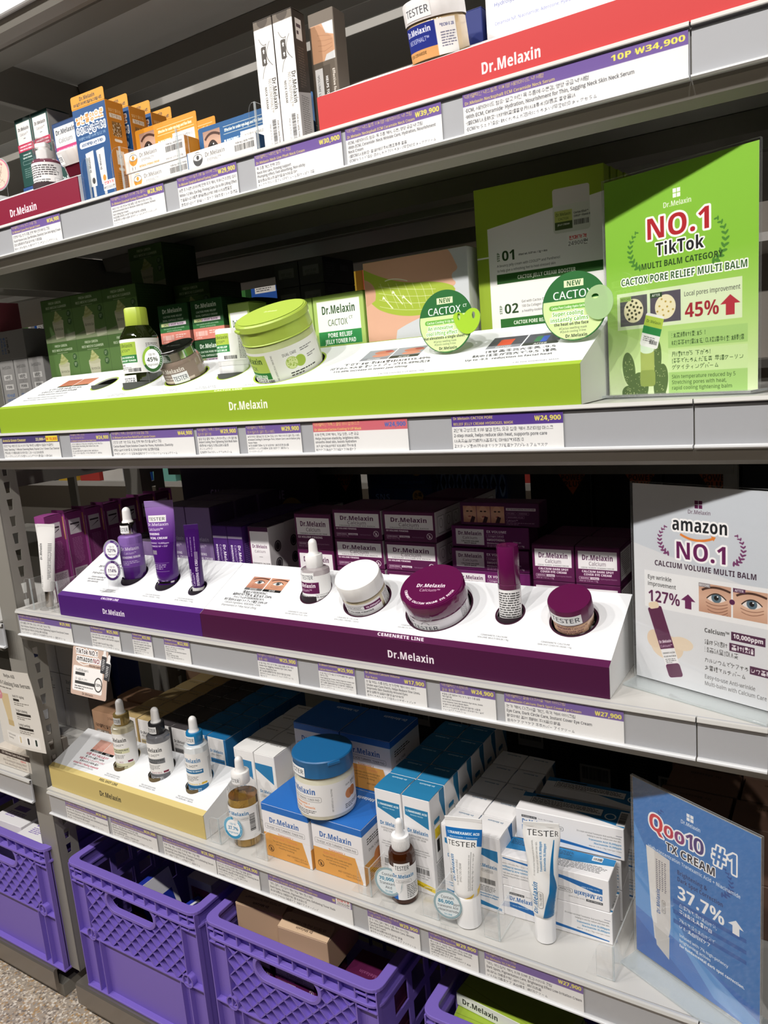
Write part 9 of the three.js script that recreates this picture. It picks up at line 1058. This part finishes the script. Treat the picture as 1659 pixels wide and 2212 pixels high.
const blis = cartonType('black_pack', 110, 285, 14, { f: (p) => { p.bg('#121216'); p.poly([[50, 30], [104, 30], [78, 70]], '#b0561f'); p.t('POWER', 78, 44, 13, '#3a1c08', { a: 'c', b: 1, w: 42 }); p.t('PLUS', 78, 56, 13, '#3a1c08', { a: 'c', b: 1, w: 32 }); }, t: '#0e0e12' }, { base: '#121216', k: 1.2, lid: 0 }); for (let r = 0; r < 4; r++) for (let c = 0; c < 4; c++) blis.at(-0.5 + c * 0.116 + r * 0.004, RY.C, -0.485 - r * 0.05, 'black pack with orange triangle on the far side, column ' + (c + 1) + ', row ' + (r + 1), { group: 'black orange triangle packs' }); for (let c = 0; c < 3; c++) blis.at(-1.22 + c * 0.118, RY.C, -0.485, 'black pack behind the dark purple board, number ' + (c + 1) + ' from the left', { group: 'black packs behind the board' });
const brown = cartonType('brown_carton', 92, 78, 60, { f: '#75594a', t: (p) => { p.bg('#75594a'); logo(p, 46, 12, 8, '#40311f', { a: 'c', w: 42, r: Math.PI }); }, r: '#75594a' }, { base: '#75594a', k: 1.3 }); for (let r = 0; r < 3; r++) for (let c = 0; c < 2; c++) for (let l = 0; l < 2; l++) brown.at(-0.224 + c * 0.0965 + (r % 2) * 0.004, YD + l * 0.0788, -0.17 - r * 0.063, 'brown carton behind blue poster, ' + (c ? 'right' : 'left') + ' column, row ' + (r + 1) + (l ? ', upper' : ', lower'), { group: 'brown cartons behind the blue poster' });
const blackB = cartonType('black_carton', 120, 190, 60, { f: (p) => { p.bg('#17171b'); p.r(56, 96, 52, 40, '#8d8c8a'); p.bars(60, 100, 44, 22, '#222'); p.t('MADE IN KOREA', 82, 148, 7, '#5d5d60', { a: 'c', w: 44 }); p.fine(8, 70, 36, 14, 5, '#3a3a3e'); for (const x of [8, 40, 76]) p.poly([[x, 8], [x + 24, 8], [x + 20, 30], [x + 4, 34]], '#77706a'); }, t: '#141417' }, { base: '#17171b', k: 1.4, lid: 0 }); blackB.at(-0.44, YD, -0.35, 'black carton with barcode panel at the back, left one'); blackB.at(-0.315, YD, -0.36, 'black carton with barcode panel at the back, right one'); for (let i = 0; i < 4; i++) blackB.at(-0.98 + i * 0.124, RY.D, -0.49, 'black carton on the far side of the lowest shelf, number ' + (i + 1) + ' from the left', { group: 'black cartons on the far side' });
// far aisle, lit from its own lamps
const farU = thing('far_shelving_unit', 'brightly lit shelving of the next aisle seen through the gaps', 'shelving'); for (const y of [0.3, 0.76, 1.22, 1.66, 2.1]) part('shelf_board', box(-6.2, 0.6, y - 0.03, y, -2.75, -2.3), M('#b9b6b0', 0.5), farU); part('back_panel', box(-6.2, 0.6, 0.001, 2.5, -2.78, -2.752), M('#a39c92', 0.7), farU);
const farCols = [['#e9e6e0', 'white'], ['#3f7a3c', 'green'], ['#d9b23c', 'yellow'], ['#2a5ab0', 'blue'], ['#b8433c', 'red'], ['#7fc2b4', 'mint'], ['#1f3a24', 'dark green']];
farCols.forEach(([c, w], i) => { const t = cartonType('far_carton', 190, 150 + (i % 3) * 34, 120, { f: (p) => { p.bg(c); p.r(26, 30, 138, 44, i === 0 ? '#6f9a5c' : '#efece6'); p.fine(36, 40, 110, 3, 10, '#555'); }, t: c }, { base: c, k: 0.8, lid: 0 }); [0.76, 1.22, 1.66].forEach((y, j) => { for (let k = 0; k < 3; k++) { const x = -5.9 + (((i * 3 + k) * 8 + j * 5) % 21) * 0.23; if (x < -1.0) t.at(x, y + 0.0005, -2.32, w + ' carton on the next aisle, ' + ['lower', 'middle', 'upper'][j] + ' shelf, ' + ['first', 'second', 'third'][k] + ' of its colour', { group: 'cartons on the next aisle' }); } }); });
// right-hand bay, just past the frame edge
const redR = cartonType('red_carton', 80, 190, 60, { f: (p) => { p.bg('#a8232c'); p.el(30, 60, 26, 30, null, ['#efe6e2', 2]); p.t('SET', 12, 150, 22, '#efe6e2', { b: 1 }); }, l: '#8f1d26' }, { base: '#8f1d26', k: 1.3 }); redR.at(0.03, YB, -0.06, 'red carton past the right edge of the green poster'); const creamR = cartonType('cream_carton', 70, 160, 60, { f: '#d9cdbd', l: (p) => { p.bg('#cdbfae'); p.r(-2, 40, 64, 20, '#8a6a4a'); p.fine(6, 70, 40, 8, 6, '#6d5a48'); } }, { base: '#cdbfae', k: 1.3 }); creamR.at(0.03, YD, -0.04, 'cream carton past the right edge of the blue poster');
renderer.render(scene, camera);
